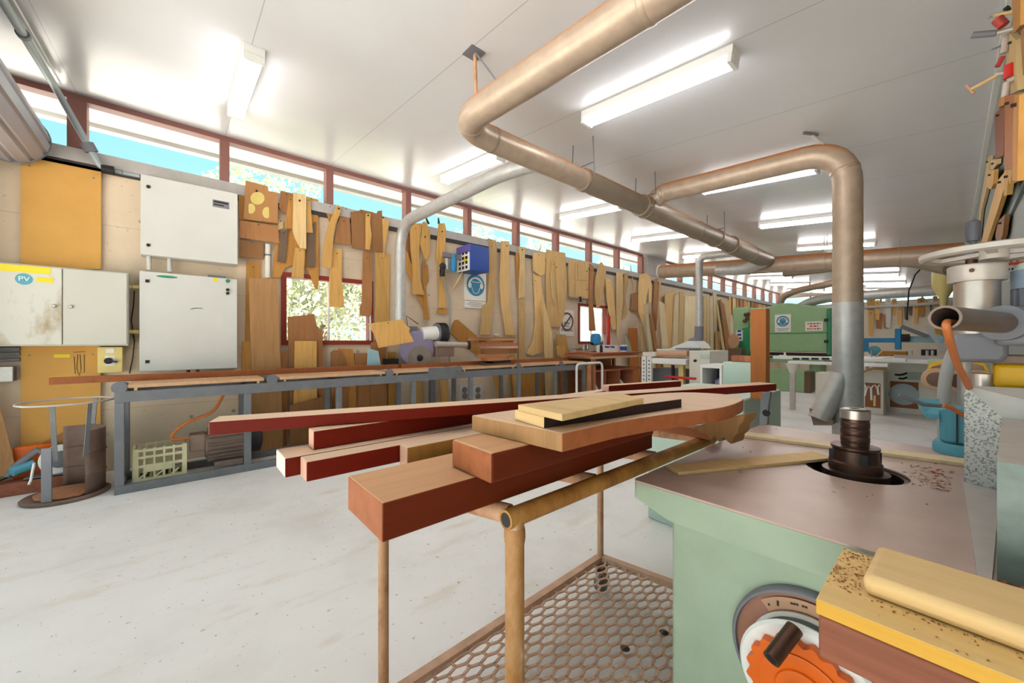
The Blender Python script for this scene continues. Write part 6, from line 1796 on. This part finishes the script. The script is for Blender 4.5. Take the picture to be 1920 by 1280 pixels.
MB().box((at(1405, 661, y=GY).x, GY + 0.02, b.z), (b.x, GY + 1.1, a.z - 0.01)).build('press_bed', 'black', root)
a, b = at(1437, 669, y=GY), at(1500, 680, y=GY)
MB().box((at(1405, 669, y=GY).x, GY - 0.05, b.z), (at(1545, 669, y=GY).x, GY + 1.1, a.z - 0.01)).build('lower_beam', 'green', root)
for u in (1410, 1519):
    a, b = at(u, 681, y=GY + 0.2), at(u + 20, 702, y=GY + 0.2)
    MB().box((a.x, GY + 0.1, 0), (b.x, GY + 0.9, a.z - 0.01)).build('leg', 'green', root)
def sign_plate(px0, py0, px1, py1, y, label):
    a, b = at(px0, py0, y=y), at(px1, py1, y=y)
    r_ = thing('safety_sign', ((a.x + b.x) / 2, y, b.z), label, 'sign')
    MB().box((a.x, y - 0.008, b.z), (b.x, y - 0.001, a.z)).build('plate', 'signwhite', r_)
    return r_, a, b
r_, a, b = sign_plate(1453, 590, 1483, 622, GY, 'white and blue ear muff sign on the green machine hood')
w_ = b.x - a.x
earmuff_sign(r_, ((a.x + b.x) / 2, GY - 0.0082, (a.z + b.z) / 2), (1, 0, 0), UZ, w_ * 0.95, w_, Vector((0, -1, 0)))
faint_lines((w_ * 0.75, w_ * 0.6), 0.02, 0.045, ((a.x + b.x) / 2, GY - 0.0082, b.z + 0.07), (1, 0, 0), UZ, 'greyplastic', r_)
r_, a, b = sign_plate(1510, 603, 1543, 620, GY, 'white notice with red lettering on the green machine hood')
faint_lines(((b.x - a.x) * 0.75, (b.x - a.x) * 0.5, (b.x - a.x) * 0.8), 0.035, 0.07, ((a.x + b.x) / 2, GY - 0.0082, (a.z + b.z) / 2), (1, 0, 0), UZ, 'signred', r_)
# parts standing around it
a = at(1376, 639, y=12.6)
MB().cyl((a.x, 12.55, a.z), (a.x + 0.02, 12.58, a.z), 0.22, 28).build('wooden_disc', 'foam', None, 'round tan wooden disc leaning at the side of the green machine', 'disc')
w_ = MB().box((a.x - 0.1, 12.45, 0.0), (a.x + 0.25, 12.75, a.z - 0.22)).build('disc_stand', 'darkpanel', None, 'dark stand below the round wooden disc', 'stand')
a, b = at(1437, 692, y=12.2), at(1508, 718, y=12.2)
root = thing('green_cabinet', ((a.x + b.x) / 2, 12.4, 0), 'low sage green cabinet with a brown end in front of the green machine', 'cabinet')
MB().box((a.x - 0.5, 12.2, 0.0), (b.x, 12.7, a.z)).build('body', 'green', root, bevel=0.01)
MB().box((b.x + 0.001, 12.2, 0.0), (b.x + 0.12, 12.7, a.z - 0.02)).build('end_panel', 'darkpanel', root)
a, b = at(1529, 698, y=11.6), at(1569, 727, y=11.6)
root = thing('white_cabinet', ((a.x + b.x) / 2, 11.8, 0), 'pale low cabinet behind the tall vertical duct', 'cabinet')
MB().box((a.x, 11.6, 0), (b.x + 0.3, 12.1, a.z)).build('body', 'cream', root, bevel=0.01)
c = at(1563, 714, y=11.6)
MB().cyl(c, c + Vector((0, -0.02, 0)), 0.03, 12).build('knob', 'black', root)

# ================================================================ panel saw
PY = 9.5
root = thing('panel_saw', (-0.8, 9.8, 0), 'long white sliding panel saw with a wrench rack and a spare saw blade', 'saw')
a, b = at(1449, 665, y=9.1), at(1700, 671, y=9.1)
MB().box((a.x, 9.1, 0.97), (-0.5, 9.32, 1.03)).build('sliding_beam', 'white', root, bevel=0.01)
a = at(1477, 674, y=8.9)
MB().box((a.x, 8.9, 0.89), (-0.7, 9.09, 0.945)).build('lower_beam', 'white', root, bevel=0.006)
for u in (1490, 1507, 1525, 1545):
    c = at(u, 672, y=9.09)
    MB().box(c + Vector((-0.03, -0.012, -0.02)), c + Vector((0.08, 0.0, 0.015))).build('clamp_lever', 'black', root)
c = at(1486, 681, y=8.98)
MB().lathe([(0.04, -0.2), (0.11, -0.01), (0.11, 0.0)], (c.x, 8.99, 0.889)).build('support_foot', 'cream', root)
MB().box((c.x - 0.04, 8.95, 0.0), (c.x + 0.04, 9.03, 0.688)).build('support_leg', 'lightsteel', root)
c = at(1468, 664, y=9.2)
MB().box((c.x - 0.06, 9.17, 1.031), (c.x + 0.06, 9.23, 1.05)).box((c.x + 0.02, 9.18, 1.05), (c.x + 0.05, 9.21, 1.1)).build('end_stop', 'white', root)
a, b = at(1611, 694, y=PY), at(1657, 775, y=PY)
wc_ = MB().box((a.x, PY, 0.0), (b.x, PY + 0.5, a.z)).build('tool_cabinet', 'cream', root, bevel=0.01)
a, b = at(1622, 717, y=PY), at(1651, 765, y=PY)
MB().box((a.x, PY - 0.008, b.z), (b.x, PY - 0.001, a.z)).build('tool_board', 'cork', wc_)
wr_t = []
def wrench(px0, py0, px1, py1, label, mat='white'):
    p, q = at(px0, py0, y=PY - 0.015), at(px1, py1, y=PY - 0.015)
    m_ = MB().bar(p, q, 0.028, 0.012, up=(0, 1, 0))
    d = (p - q).normalized()
    n_ = Vector((0, 1, 0)).cross(d)
    for s in (-1, 1):
        m_.bar(p + d * 0.001 + n_ * 0.008 * s, p + d * 0.05 + n_ * 0.032 * s, 0.02, 0.012, up=(0, 1, 0))
    m_.build('wrench', mat, None, label, 'tool', 'wrenches on the panel saw rack')
wrench(1625, 727, 1621, 742, 'white wrench hanging at the near edge of the brown tool board')
wrench(1633, 727, 1634, 750, 'longer white wrench in the middle of the brown tool board')
wrench(1645, 726, 1647, 740, 'double ended white wrench at the far edge of the brown tool board')
MB().bar(at(1640, 741, y=PY - 0.015), at(1639.5, 761, y=PY - 0.015), 0.03, 0.016, up=(0, 1, 0)).build('chisel_handle', 'yellowpale', None, 'cream tool handle hanging low on the brown tool board', 'tool')
a, b = at(1660, 690, y=10.0), at(1735, 770, y=10.0)
bx1 = 0.15
MB().box((a.x, 10.0, 0.0), (bx1, 10.9, 0.93)).build('main_cabinet', 'cream', root, bevel=0.01)
MB().box((at(1611, 690, y=9.7).x, 9.55, 0.94), (bx1, 11.0, 1.0)).build('saw_table', 'white', root, bevel=0.004)
a, b = at(1669, 714, y=10), at(1722, 767, y=10)
MB().box((a.x, 9.992, b.z), (b.x, 9.9995, a.z)).build('recess_panel', 'cork', root)
c = at(1694, 739, y=9.99)
sb = MB().lathe([(0.195, 0), (0.195, 0.004), (0.02, 0.005), (0.018, 0.001)], (c.x, 9.99, c.z), (0, -1, 0), 48).build('spare_blade', 'conduit', root)
for (u0, v0, u1, v1) in ((1678, 702, 1701, 699), (1685, 709, 1701, 707)):
    MB().tube(bend([at(u0, v0, y=9.97), at((u0 + u1) / 2, v0 + 1, y=9.96), at(u1, v1, y=9.97)], 0.05), 0.017, 8).build('handle', 'black', root)
a, b = at(1703, 697, y=10), at(1731, 713, y=10)
MB().box((a.x, 9.985, b.z), (b.x, 9.9995, a.z)).build('green_panel', 'greendark' if False else 'mint', root)
MB().box((-0.7, 9.9, 1.001), (0.15, 9.98, 1.07)).box((-0.7, 9.82, 1.001), (0.15, 9.86, 1.03)).build('fence_bar', 'lightsteel', root)
for u in (1708, 1738, 1748):
    c = at(u, 672, y=10.0)
    MB().cyl((c.x, 10.1, 1.001), (c.x, 10.1, 1.16), 0.02, 10).build('adjuster_post', 'lightsteel', root)
MB().prism([at(u, v, y=9.36) for u, v in ((1612, 704), (1620, 698), (1640, 692), (1662, 691), (1662, 688), (1636, 688), (1612, 699))], (0, 0.09, 0)).build('curved_offcut', 'plank', None, 'curved brown edged offcut lying at the edge of the panel saw', 'offcut')
zt_ = 1.0005
MB().prism([(-1.3, 9.7, zt_), (-0.86, 9.62, zt_), (-0.75, 10.4, zt_), (-1.22, 10.5, zt_)], (0, 0, 0.02)).build('white_sheet', 'paper', None, 'white sheet lying on the panel saw table', 'sheet')
c = (-1.02, 10.1)
for dx, m_, l in ((0.0, 'purple', 'purple handled pencil brush standing on the white sheet'), (0.05, 'pinkend', 'pinkish pencil brush standing on the white sheet')):
    MB().cyl((c[0] + dx, c[1], 1.0208), (c[0] + dx * 3.2, c[1], 1.16), 0.012, 8).build('brush', m_, None, l, 'brush', 'brushes on the panel saw')
for k in range(3):
    x = -1.24 + 0.05 * k
    MB().bar((x, 9.66 - 0.02 * k, 1.0105 + 0.012), (x + 0.18, 9.60, 1.0105 + 0.012), 0.02, 0.02).build('clamp_bar', 'greyplastic', None, ['first', 'second', 'third'][k] + ' small dark bar on the near corner of the white sheet', 'bar', 'small bars on the panel saw') if False else None

# ================================================================ blue radial arm saw and far shelves
RY_ = 14.2
root = thing('radial_arm_saw', (-0.9, RY_, 0), 'blue radial arm saw standing before the far wall', 'saw')
a, b = at(1616, 634, y=RY_), at(1770, 641, y=RY_)
MB().box((a.x, RY_, 1.30), (-0.95, RY_ + 0.16, 1.42)).build('arm', 'blue', root, bevel=0.01)
MB().box((-0.949, RY_ + 0.02, 1.30), (b.x, RY_ + 0.16, 1.46)).build('rear_arm', 'paleblue', root, bevel=0.01)
MB().box((a.x, RY_ - 0.005, 1.05), (a.x + 0.12, RY_ + 0.165, 1.299)).build('front_bracket', 'blue', root)
c = at(1685, 630, y=RY_ - 0.1)
MB().box((c.x - 0.07, RY_ - 0.14, 1.12), (c.x + 0.05, RY_ - 0.005, 1.66)).build('saw_head', 'blue', root, bevel=0.015)
MB().cyl((c.x + 0.051, RY_ - 0.08, 1.42), (c.x + 0.2, RY_ - 0.08, 1.42), 0.1, 18).build('motor', 'black', root)
MB().lathe([(0.12, 0), (0.13, 0.03), (0.1, 0.05)], (a.x + 0.25, RY_ + 0.05, 1.08), (0, -1, 0)).build('hand_wheel', 'teal', root)
MB().bar(at(1690, 612, y=RY_ - 0.05), at(1740, 631, y=RY_ - 0.05), 0.12, 0.1).build('blade_hood', 'greyplastic', root)
MB().box((a.x - 0.2, RY_ - 0.5, 0.88), (b.x, RY_ + 0.4, 0.92)).build('saw_table', 'cream', root)
for x in (a.x, b.x - 0.2):
    MB().box((x, RY_ - 0.4, 0), (x + 0.12, RY_ + 0.3, 0.8795)).build('pedestal', 'cream', root)
a, b = at(1640, 658, y=16.5), at(1700, 672, y=16.5)
MB().box((a.x, 16.5, 0), (b.x, 17.0, a.z)).build('low_cupboard', 'orangewood', None, 'low brown cupboard behind the blue radial arm saw', 'cupboard')
a, b = at(1727, 655, y=16.5), at(1756, 668, y=16.5)
MB().box((a.x, 16.5, 0.0), (b.x, 16.9, a.z)).build('dark_cupboard', 'black', None, 'dark cupboard far behind the blue arm near the grey wall', 'cupboard')
# far wall templates on a rail
FYW = 22.37
rl = MB().tube([at(1611, 576, y=22.2), at(1705, 572, y=22.2), at(1795, 565, y=22.2)], 0.06, 10).build('pipe_rail', 'galvclean', None, 'pale pipe rail running along the far wall in front of the hung templates', 'rail')
FT = [((1625, 560), (1641, 583), 'tan', 'square tan template at the near end of the far wall rail'), ((1628, 583), (1638, 630), 'tan', 'long tan template below the square one on the far wall'),
      ((1641, 564), (1650, 600), 'tan', 'tan template second along the far wall'), ((1641, 588), (1655, 617), 'redbrown', 'brown lumpy template hung low, first on the far wall'), ((1655, 590), (1667, 616), 'redbrown', 'brown rounded template hung low, second on the far wall'),
      ((1660, 561), (1671, 615), 'box', 'long white board on the far wall'), ((1672, 561), (1681, 592), 'tan', 'tan board beside the long white board on the far wall'), ((1682, 575), (1692, 610), 'tan', 'tan board above the blue saw head on the far wall'),
      ((1695, 570), (1703, 600), 'darkpanel', 'dark tool on the far wall beyond the blue saw head'), ((1704, 575), (1711, 592), 'darkpanel', 'small dark tool on the far wall rail'), ((1713, 572), (1721, 608), 'tan', 'long tan template before the orange one on the far wall'),
      ((1720, 560), (1734, 594), 'orangewood', 'broad orange template on the far wall'), ((1735, 562), (1741, 588), 'pale', 'slim pale template beyond the orange one on the far wall'), ((1743, 568), (1748, 586), 'darkpanel', 'dark strip on the far wall near the hopper'),
      ((1749, 556), (1758, 576), 'tan', 'square tan board near the pale hopper on the far wall'), ((1761, 554), (1775, 574), 'tan', 'last square tan board at the grey wall end of the far wall'), ((1752, 612), (1768, 628), 'tan', 'low tan square on the far wall beside the open steel tube')]
for i_, (p, q, m_, l) in enumerate(FT):
    FYW = 22.37 - 0.045 * (i_ % 3)
    a, b = at(p[0], p[1], y=FYW), at(q[0], q[1], y=FYW)
    w_, h_ = b.x - a.x, a.z - b.z
    pts = [(a.x, FYW, a.z), (a.x + w_ * 0.5, FYW, a.z + 0.03), (b.x, FYW, a.z), (b.x - w_ * 0.05, FYW, a.z - h_ * 0.5), (b.x - w_ * 0.18, FYW, b.z), (a.x + w_ * 0.12, FYW, b.z + 0.04), (a.x + w_ * 0.04, FYW, a.z - h_ * 0.4)]
    o = MB().prism(pts, (0, 0.025, 0)).build('wood_template', m_, None, l, 'template', 'templates hung on the far wall')
    MB().cyl((a.x + w_ / 2, FYW - 0.001, a.z - 0.1), (a.x + w_ / 2, FYW - 0.015, a.z - 0.1), 0.02, 8).build('hanging_nail', 'ink', o)
# small templates far along the window wall
rnd = random.Random(21)
for i in range(12):
    u0 = 1366 + i * 7.0
    v0 = 556 + i * 1.7
    u1 = u0 + rnd.uniform(4, 6.2)
    v1 = v0 + rnd.uniform(22, 40) * (1 - i * 0.02)
    nm = ['first', 'second', 'third', 'fourth', 'fifth', 'sixth', 'seventh', 'eighth', 'ninth', 'tenth', 'eleventh', 'last'][i]
    tmpl([(u0, v0), (u1, v0 + 1.5), (u1 - 0.4, v1), (u0 + 0.7, v1 - 1)], 0.03 + 0.032 * (i % 3), ['tan', 'pale', 'orangewood', 'redbrown'][i % 4], '%s small template past the leaning pole, above the green machine, counted along the window wall' % nm, th=0.018, group='small templates far along the window wall')

# ================================================================ power feeder on the moulder
root = thing('power_feeder', (0.0, 2.12, TZ), 'power feeder with a steel column, handwheel, open steel tube and turquoise foot', 'machine')
ft = (0.0, 2.1)
MB().lathe([(0.092, 0.001), (0.092, 0.03), (0.085, 0.042), (0.06, 0.045)], (0.04, 2.24, TZ)).build('flange_base', 'teal', root)
MB().prism([(x, y, TZ + 0.0455) for x, y in rrect(-0.032, 2.16, 0.12, 2.30, 0.03)], (0, 0, 0.13)).build('column_socket', 'teal', root, bevel=0.01)
MB().prism([(-0.065, 2.17, TZ + 0.13), (-0.033, 2.17, TZ + 0.13), (-0.033, 2.29, TZ + 0.176), (-0.095, 2.25, TZ + 0.176)], (0, 0, 0.018)).build('clamp_ear', 'teal', root)
MB().bar((0.012, 2.1575, TZ + 0.05), (0.012, 2.1575, TZ + 0.165), 0.008, 0.004).build('clamp_slot', 'black', root)
MB().tube([(-0.02, 2.11, TZ + 0.19), (0.0, 2.12, TZ + 0.182), (0.05, 2.13, TZ + 0.14)], 0.008, 8).build('clamp_lever', 'orangedull', root)
MB().tube([(-0.02, 2.16, TZ + 0.182), (-0.07, 2.12, TZ + 0.187), (-0.135, 2.1, TZ + 0.217)], [0.007, 0.008, 0.008], 10).build('black_grip', 'greyplastic', root)
cx_, cy_ = 0.052, 1.95
MB().cyl((0.066, cy_, TZ + 0.0005), (0.066, cy_, 1.2), 0.034, 24).build('lower_column', 'steel', root, smooth=50)
MB().cyl((cx_, cy_, 1.31), (cx_, cy_, 1.53), 0.05, 28).build('column', 'steel', root, smooth=50)
MB().lathe([(0.062, 0), (0.064, 0.004), (0.064, 0.05), (0.06, 0.054)], (cx_, cy_, 1.496), seg=32).build('collar', 'lightsteel', root)
c = at(1822, 507, y=cy_ - 0.064)
MB().cyl(c, c + Vector((0, -0.01, 0)), 0.006, 10).build('set_screw', 'darksteel', root)
wx, wy, wz = 0.085, 1.90, 1.578
rim = MB().lathe([(0.150, -0.012), (0.160, -0.006), (0.160, 0.008), (0.150, 0.012), (0.132, 0.008), (0.132, -0.006)], (wx, wy, wz), seg=48)
n_ = 48
rim.f = [f for f in rim.f if len(f) == 4]
rim.mi = rim.mi[:len(rim.f)]
b0 = 5 * n_
for k in range(n_):
    rim.f.append((b0 + k, b0 + (k + 1) % n_, (k + 1) % n_, k))
    rim.mi.append(0)
for k in range(3):
    t = k * 2 * PI / 3 + 0.4
    rim.bar((wx, wy, wz), (wx + 0.14 * math.cos(t), wy + 0.14 * math.sin(t), wz), 0.02, 0.012)
rim.cyl((wx, wy, wz - 0.02), (wx, wy, wz + 0.02), 0.03, 20)
rim.build('handwheel', 'lightsteel', root, smooth=40)
MB().cyl((cx_ - 0.01, cy_, 1.55), (cx_ - 0.01, cy_, wz - 0.008), 0.014, 14).build('lead_screw', 'darksteel', root)
MB().box((cx_ - 0.02, cy_ - 0.08, 1.5905), (wx + 0.04, cy_ + 0.03, 1.597)).build('top_plate', 'lightsteel', root) if False else None
MB().lathe([(0.008, 0), (0.008, 0.008), (0.014, 0.01), (0.0165, 0.035), (0.0155, 0.066), (0.008, 0.07)], (wx - 0.044, wy - 0.14, wz + 0.01), seg=20).build('wheel_knob', 'darkgrip', root)
t0, t1 = Vector((-0.012, 1.437, 1.362)), Vector((0.112, 1.85, 1.356))
tbm = MB()
d, a_, b_ = frame(t0, t1)
seg = 32
vs, fs = [], []
for p, q in ((t1, 0.03), (t0, 0.03), (t0, 0.0245), (t0 + d * 0.2, 0.0245)):
    for k in range(seg):
        t = 2 * PI * k / seg
        vs.append(p + (a_ * math.cos(t) + b_ * math.sin(t)) * q)
for j in range(3):
    for k in range(seg):
        fs.append((j * seg + k, j * seg + (k + 1) % seg, (j + 1) * seg + (k + 1) % seg, (j + 1) * seg + k))
fs.append(tuple(range(3 * seg, 4 * seg)))
tbm._add(vs, fs)
tbm.build('arm_tube', paint('grey brown steel tube', '#7d6a61', 0.4, 0.5, 0.15, 12), root, smooth=50)
MB().lathe([(0.03, -0.02), (0.05, -0.018), (0.052, 0.0), (0.052, 0.04), (0.03, 0.045)], t0.lerp(t1, 0.9), d, 32).build('clamp_ring', 'greyplastic', root)
MB().prism([(0.0, 1.87, 1.262), (0.012, 1.87, 1.238), (0.10, 1.87, 1.238), (0.112, 1.87, 1.262), (0.112, 1.87, 1.327), (0.0, 1.87, 1.327)], (0, 0.14, 0)).box((0.085, 1.80, 1.29), (0.16, 1.90, 1.325)).build('arm_clamp', 'greyplastic', root, bevel=0.012)
cb = [t0 + d * 0.12 + Vector((0, 0, -0.012)), t0 + d * 0.01 + Vector((0, 0, -0.010)), t0 + Vector((0.002, -0.012, -0.022)), at(1779, 632, y=1.45), at(1793, 680, y=1.6), at(1817, 726, y=1.765)]
MB().tube(bend(cb, 0.06), 0.008, 12).build('orange_cable', 'orangedull', root, 'orange cable hanging out of the open tube')
MB().cyl((0.215, 1.98, 1.39), (0.215, 1.98, 1.4645), 0.082, 28).cyl((0.215, 1.98, 1.465), (0.215, 1.98, 1.522), 0.095, 28).build('motor_housing', 'motor', root)
fb = MB()
for k in range(22):
    t = 2 * PI * k / 22
    d_ = Vector((math.cos(t), math.sin(t), 0))
    fb.bar(Vector((0.215, 1.98, 1.395)) + d_ * 0.0885, Vector((0.215, 1.98, 1.464)) + d_ * 0.0885, 0.005, 0.012, up=d_)
fb.build('cooling_rib', 'greyplastic', root)
MB().lathe([(0.09, 0), (0.088, 0.01), (0.08, 0.022), (0.05, 0.026)], (0.215, 1.98, 1.5225)).build('motor_cap', 'mintlight', root)
pr = MB().box((0.10, 2.06, 1.50), (0.32, 2.065, 1.578)).build('label_plate', 'paper', root)
MB().box((0.10, 2.057, 1.554), (0.32, 2.0595, 1.578)).build('red_band', 'red', root)
faint_lines((0.19,), 0.009, 0.01, (0.21, 2.0568, 1.566), (1, 0, 0), UZ, 'pinkend', root)
faint_lines((0.18, 0.14), 0.006, 0.016, (0.21, 2.0598, 1.533), (1, 0, 0), UZ, 'ink', root)
MB().box((0.13, 2.0655, 1.40), (0.3, 2.09, 1.57)).build('plate_stay', 'greyplastic', root)
# lower yellow body with rollers
MB().box((0.085, 1.90, 1.16), (0.28, 2.02, 1.235)).build('gear_case', 'yellow', root, bevel=0.012)
MB().box((0.075, 1.885, 1.2355), (0.29, 2.03, 1.262)).build('gear_cover', 'motorbrown', root, bevel=0.006)
# second feeder with rollers on its own stand, behind the moulder
root = thing('roller_feeder', (-0.06, 2.62, 0), 'yellow framed feeder with tan rollers behind the moulder table', 'machine')
fy = 2.62
def F_(px, py, y=fy):
    return at(px, py, y=y)
oc = [F_(u, v) for u, v in ((1727, 722), (1729, 705), (1745, 681), (1768, 676), (1830, 676), (1846, 681), (1858, 700), (1858, 730))]
ic = [F_(u, v) for u, v in ((1733, 722), (1735, 707), (1748, 687), (1768, 682), (1830, 682), (1843, 686), (1852, 702), (1852, 730))]
fm = MB()
n = len(oc)
fr_ = oc + ic
dv = Vector((0, 0.06, 0))
vs = fr_ + [p + dv for p in fr_]
fs = []
for i in range(n - 1):
    fs += [(i, i + 1, n + i + 1, n + i), (2 * n + i, 3 * n + i, 3 * n + i + 1, 2 * n + i + 1), (i, 2 * n + i, 2 * n + i + 1, i + 1), (n + i, n + i + 1, 3 * n + i + 1, 3 * n + i)]
fs += [(0, n, 3 * n, 2 * n), (n - 1, 2 * n + n - 1, 3 * n + n - 1, n + n - 1)]
fm._add(vs, fs)
fm.build('yellow_frame', 'yellow', root)
MB().prism([ic[i] + Vector((0, 0.03, 0)) for i in range(n)], (0, 0.025, 0)).build('frame_web', 'cream', root)
for (u, v) in ((1756, 711), (1799, 714), (1838, 716)):
    c = F_(u, v, fy - 0.07)
    ro = MB().lathe([(0.046, 0), (0.048, 0.004), (0.048, 0.085), (0.046, 0.09)], c, (0, 1, 0), 28).build('roller', 'foam', root)
    MB().lathe([(0.032, -0.002), (0.032, -0.0005), (0.012, -0.0004)], c, (0, 1, 0), 20).build('roller_core', 'darksteel', ro)
MB().box((oc[0].x + 0.02, fy + 0.061, oc[0].z + 0.0), (oc[-1].x, fy + 0.2, oc[3].z)).build('gear_body', 'mint', root)
c = F_(1790, 740)
MB().box((c.x - 0.05, fy + 0.07, 0.0), (c.x + 0.05, fy + 0.19, oc[0].z - 0.001)).build('stand_post', 'lightsteel', root)
# grey dust hoses rising behind the moulder
h1 = [at(1770, 842, y=2.42), at(1770, 720, y=2.42), at(1782, 668, y=2.42), at(1812, 622, y=2.38), at(1850, 585, y=2.3), at(1880, 575, y=2.3)]
h1[0].z = 0.001
MB().tube(bend(h1, 0.12), 0.02, 18).build('dust_hose', 'galvclean' if False else paint('grey hose', '#a9a8a6', 0.5, mott=0.08), None, 'thick grey hose rising past the yellow feeder to the motor', 'hose')
h2 = [at(1808, 800, y=2.45), at(1808, 700, y=2.45), at(1812, 650, y=2.45)]
h2[0].z = 0.001
MB().tube(h2, 0.02, 14).build('steel_post', 'lightsteel', None, 'pale steel post standing beside the thick grey hose', 'post')
MB().bar(at(1737, 613, y=2.3), at(1768, 656, y=2.3), 0.014, 0.012).build('steel_bar', 'greyplastic', None, 'slanting dark steel bar stuck beside the grey hose', 'bar')

# ================================================================ clamps and templates on the grey wall
RW = RX - 0.035
def rw(pts, off, mat, label, th=0.018):
    P = [at(u, v, x=RX - off) for u, v in pts]
    o = MB().prism(P, (th, 0, 0)).build('wood_template', mat, None, label, 'template', 'templates hung on the grey wall')
    c = P[0].lerp(P[1], 0.5)
    MB().cyl((c.x - 0.0005, c.y, c.z - 0.03), (c.x - 0.012, c.y, c.z - 0.03), 0.006, 8).build('hanging_nail', 'ink', o)
rw([(1894, -60), (1914, -60), (1913, 48), (1900, 63)], 0.06, 'orangewood', 'ochre board highest up on the grey wall above the clamps')
rw([(1909, -60), (1935, -60), (1935, 150), (1918, 140), (1913, 60)], 0.03, 'redbrown', 'wide orange brown board at the top edge of the grey wall')
rw([(1865, 214), (1884, 194), (1881, 291), (1866, 299)], 0.05, 'purplewood', 'dark red brown slab below the red handled clamps')
rw([(1884, 180), (1901, 178), (1897, 316), (1883, 318)], 0.065, 'jarrahZ', 'brown panel between the dark slab and the ochre edge strip on the grey wall')
rw([(1901.5, 178), (1911, 178), (1907, 340), (1898, 338)], 0.085, 'orangewood', 'long ochre edge strip on the grey wall')
rw([(1883, 319), (1897.5, 317.5), (1893, 345), (1891, 334), (1887, 366), (1882, 367)], 0.05, 'tan', 'fishtail ended tan template under the brown panel')
rw([(1871, 338), (1884, 322), (1885, 345), (1870, 395), (1855, 440), (1847, 466), (1836, 466)], 0.045, 'tan', 'long curved tan template sweeping down to the feeder handwheel')
rw([(1851, 300), (1855, 292), (1853, 340), (1840, 395), (1834, 460), (1831, 460), (1836, 395)], 0.03, 'pale', 'thin pale strip along the edge of the grey wall')
rw([(1852, 320), (1864, 318), (1862, 345), (1858, 355), (1851, 352)], 0.05, 'tan', 'small tan block template on the grey wall, lower of the pair')
rw([(1858, 300), (1869, 296), (1869, 308), (1862, 318), (1857, 316)], 0.03, 'pale', 'small pale block template on the grey wall, upper of the pair')
rw([(1872, 414), (1884, 402), (1880, 440), (1870, 466), (1866, 440)], 0.03, 'redbrown', 'pointed brown template above the motor on the grey wall')
rw([(1890, 60), (1905, 75), (1908, 170), (1896, 176), (1886, 120)], 0.035, 'pale', 'pale board behind the clamps on the grey wall')
def K(px, py, y):
    return at(px, py, y=y)
def clamp(label, segs, y):
    r_ = thing('hand_clamp', K(segs[0][1][0], segs[0][1][1], y), label, 'clamp', 'clamps hung on the grey wall')
    for nm, p, q, rr_, m_ in segs:
        A, B_ = K(p[0], p[1], y), K(q[0], q[1], y)
        MB().cyl(A, B_, rr_, 12).build(nm, m_, r_)
clamp('clamp with a long dark grip pointing out from the grey wall', [('hanging_jaw', (1869, 62), (1900, 54), 0.012, 'lightsteel'), ('dark_grip', (1823, 66), (1868.5, 62), 0.014, 'greyplastic')], 3.0)
clamp('topmost clamp with pink pad and black knob', [('hanging_arm', (1862, 30), (1900, 22), 0.009, 'pale'), ('pink_pad', (1870, 36), (1882, 48), 0.02, 'signred'), ('black_knob', (1884, 20), (1892, 14), 0.013, 'black'), ('screw', (1853, 34), (1861.5, 30), 0.004, 'greyplastic')], 2.95)
clamp('clamp with a flat steel plate and thin wire hook', [('hanging_plate', (1888, 66), (1882, 100), 0.014, 'lightsteel'), ('hook_wire', (1859, 93), (1880, 85), 0.004, 'greyplastic'), ('red_grip', (1880, 106), (1870, 125), 0.010, 'signred')], 3.1)
clamp('long bar clamp reaching out furthest from the grey wall', [('hanging_bar', (1820, 168), (1868, 142), 0.008, 'pale'), ('bar_end', (1812, 160), (1826, 175), 0.006, 'ruststeel'), ('slide', (1866, 140), (1884, 136), 0.010, 'lightsteel')], 3.05)
clamp('clamp with a bright red block handle', [('red_handle', (1895, 121), (1894, 146), 0.02, 'red'), ('hanging_screw', (1893, 147), (1888, 160), 0.007, 'lightsteel')], 2.9)
clamp('grey cast jaw clamp under the red handle', [('hanging_jaw', (1884, 182), (1888, 155), 0.012, 'lightsteel'), ('arm', (1889, 153), (1925, 136), 0.013, 'lightsteel'), ('wood_pad', (1884, 183), (1884, 199), 0.018, 'redbrown')], 2.85)
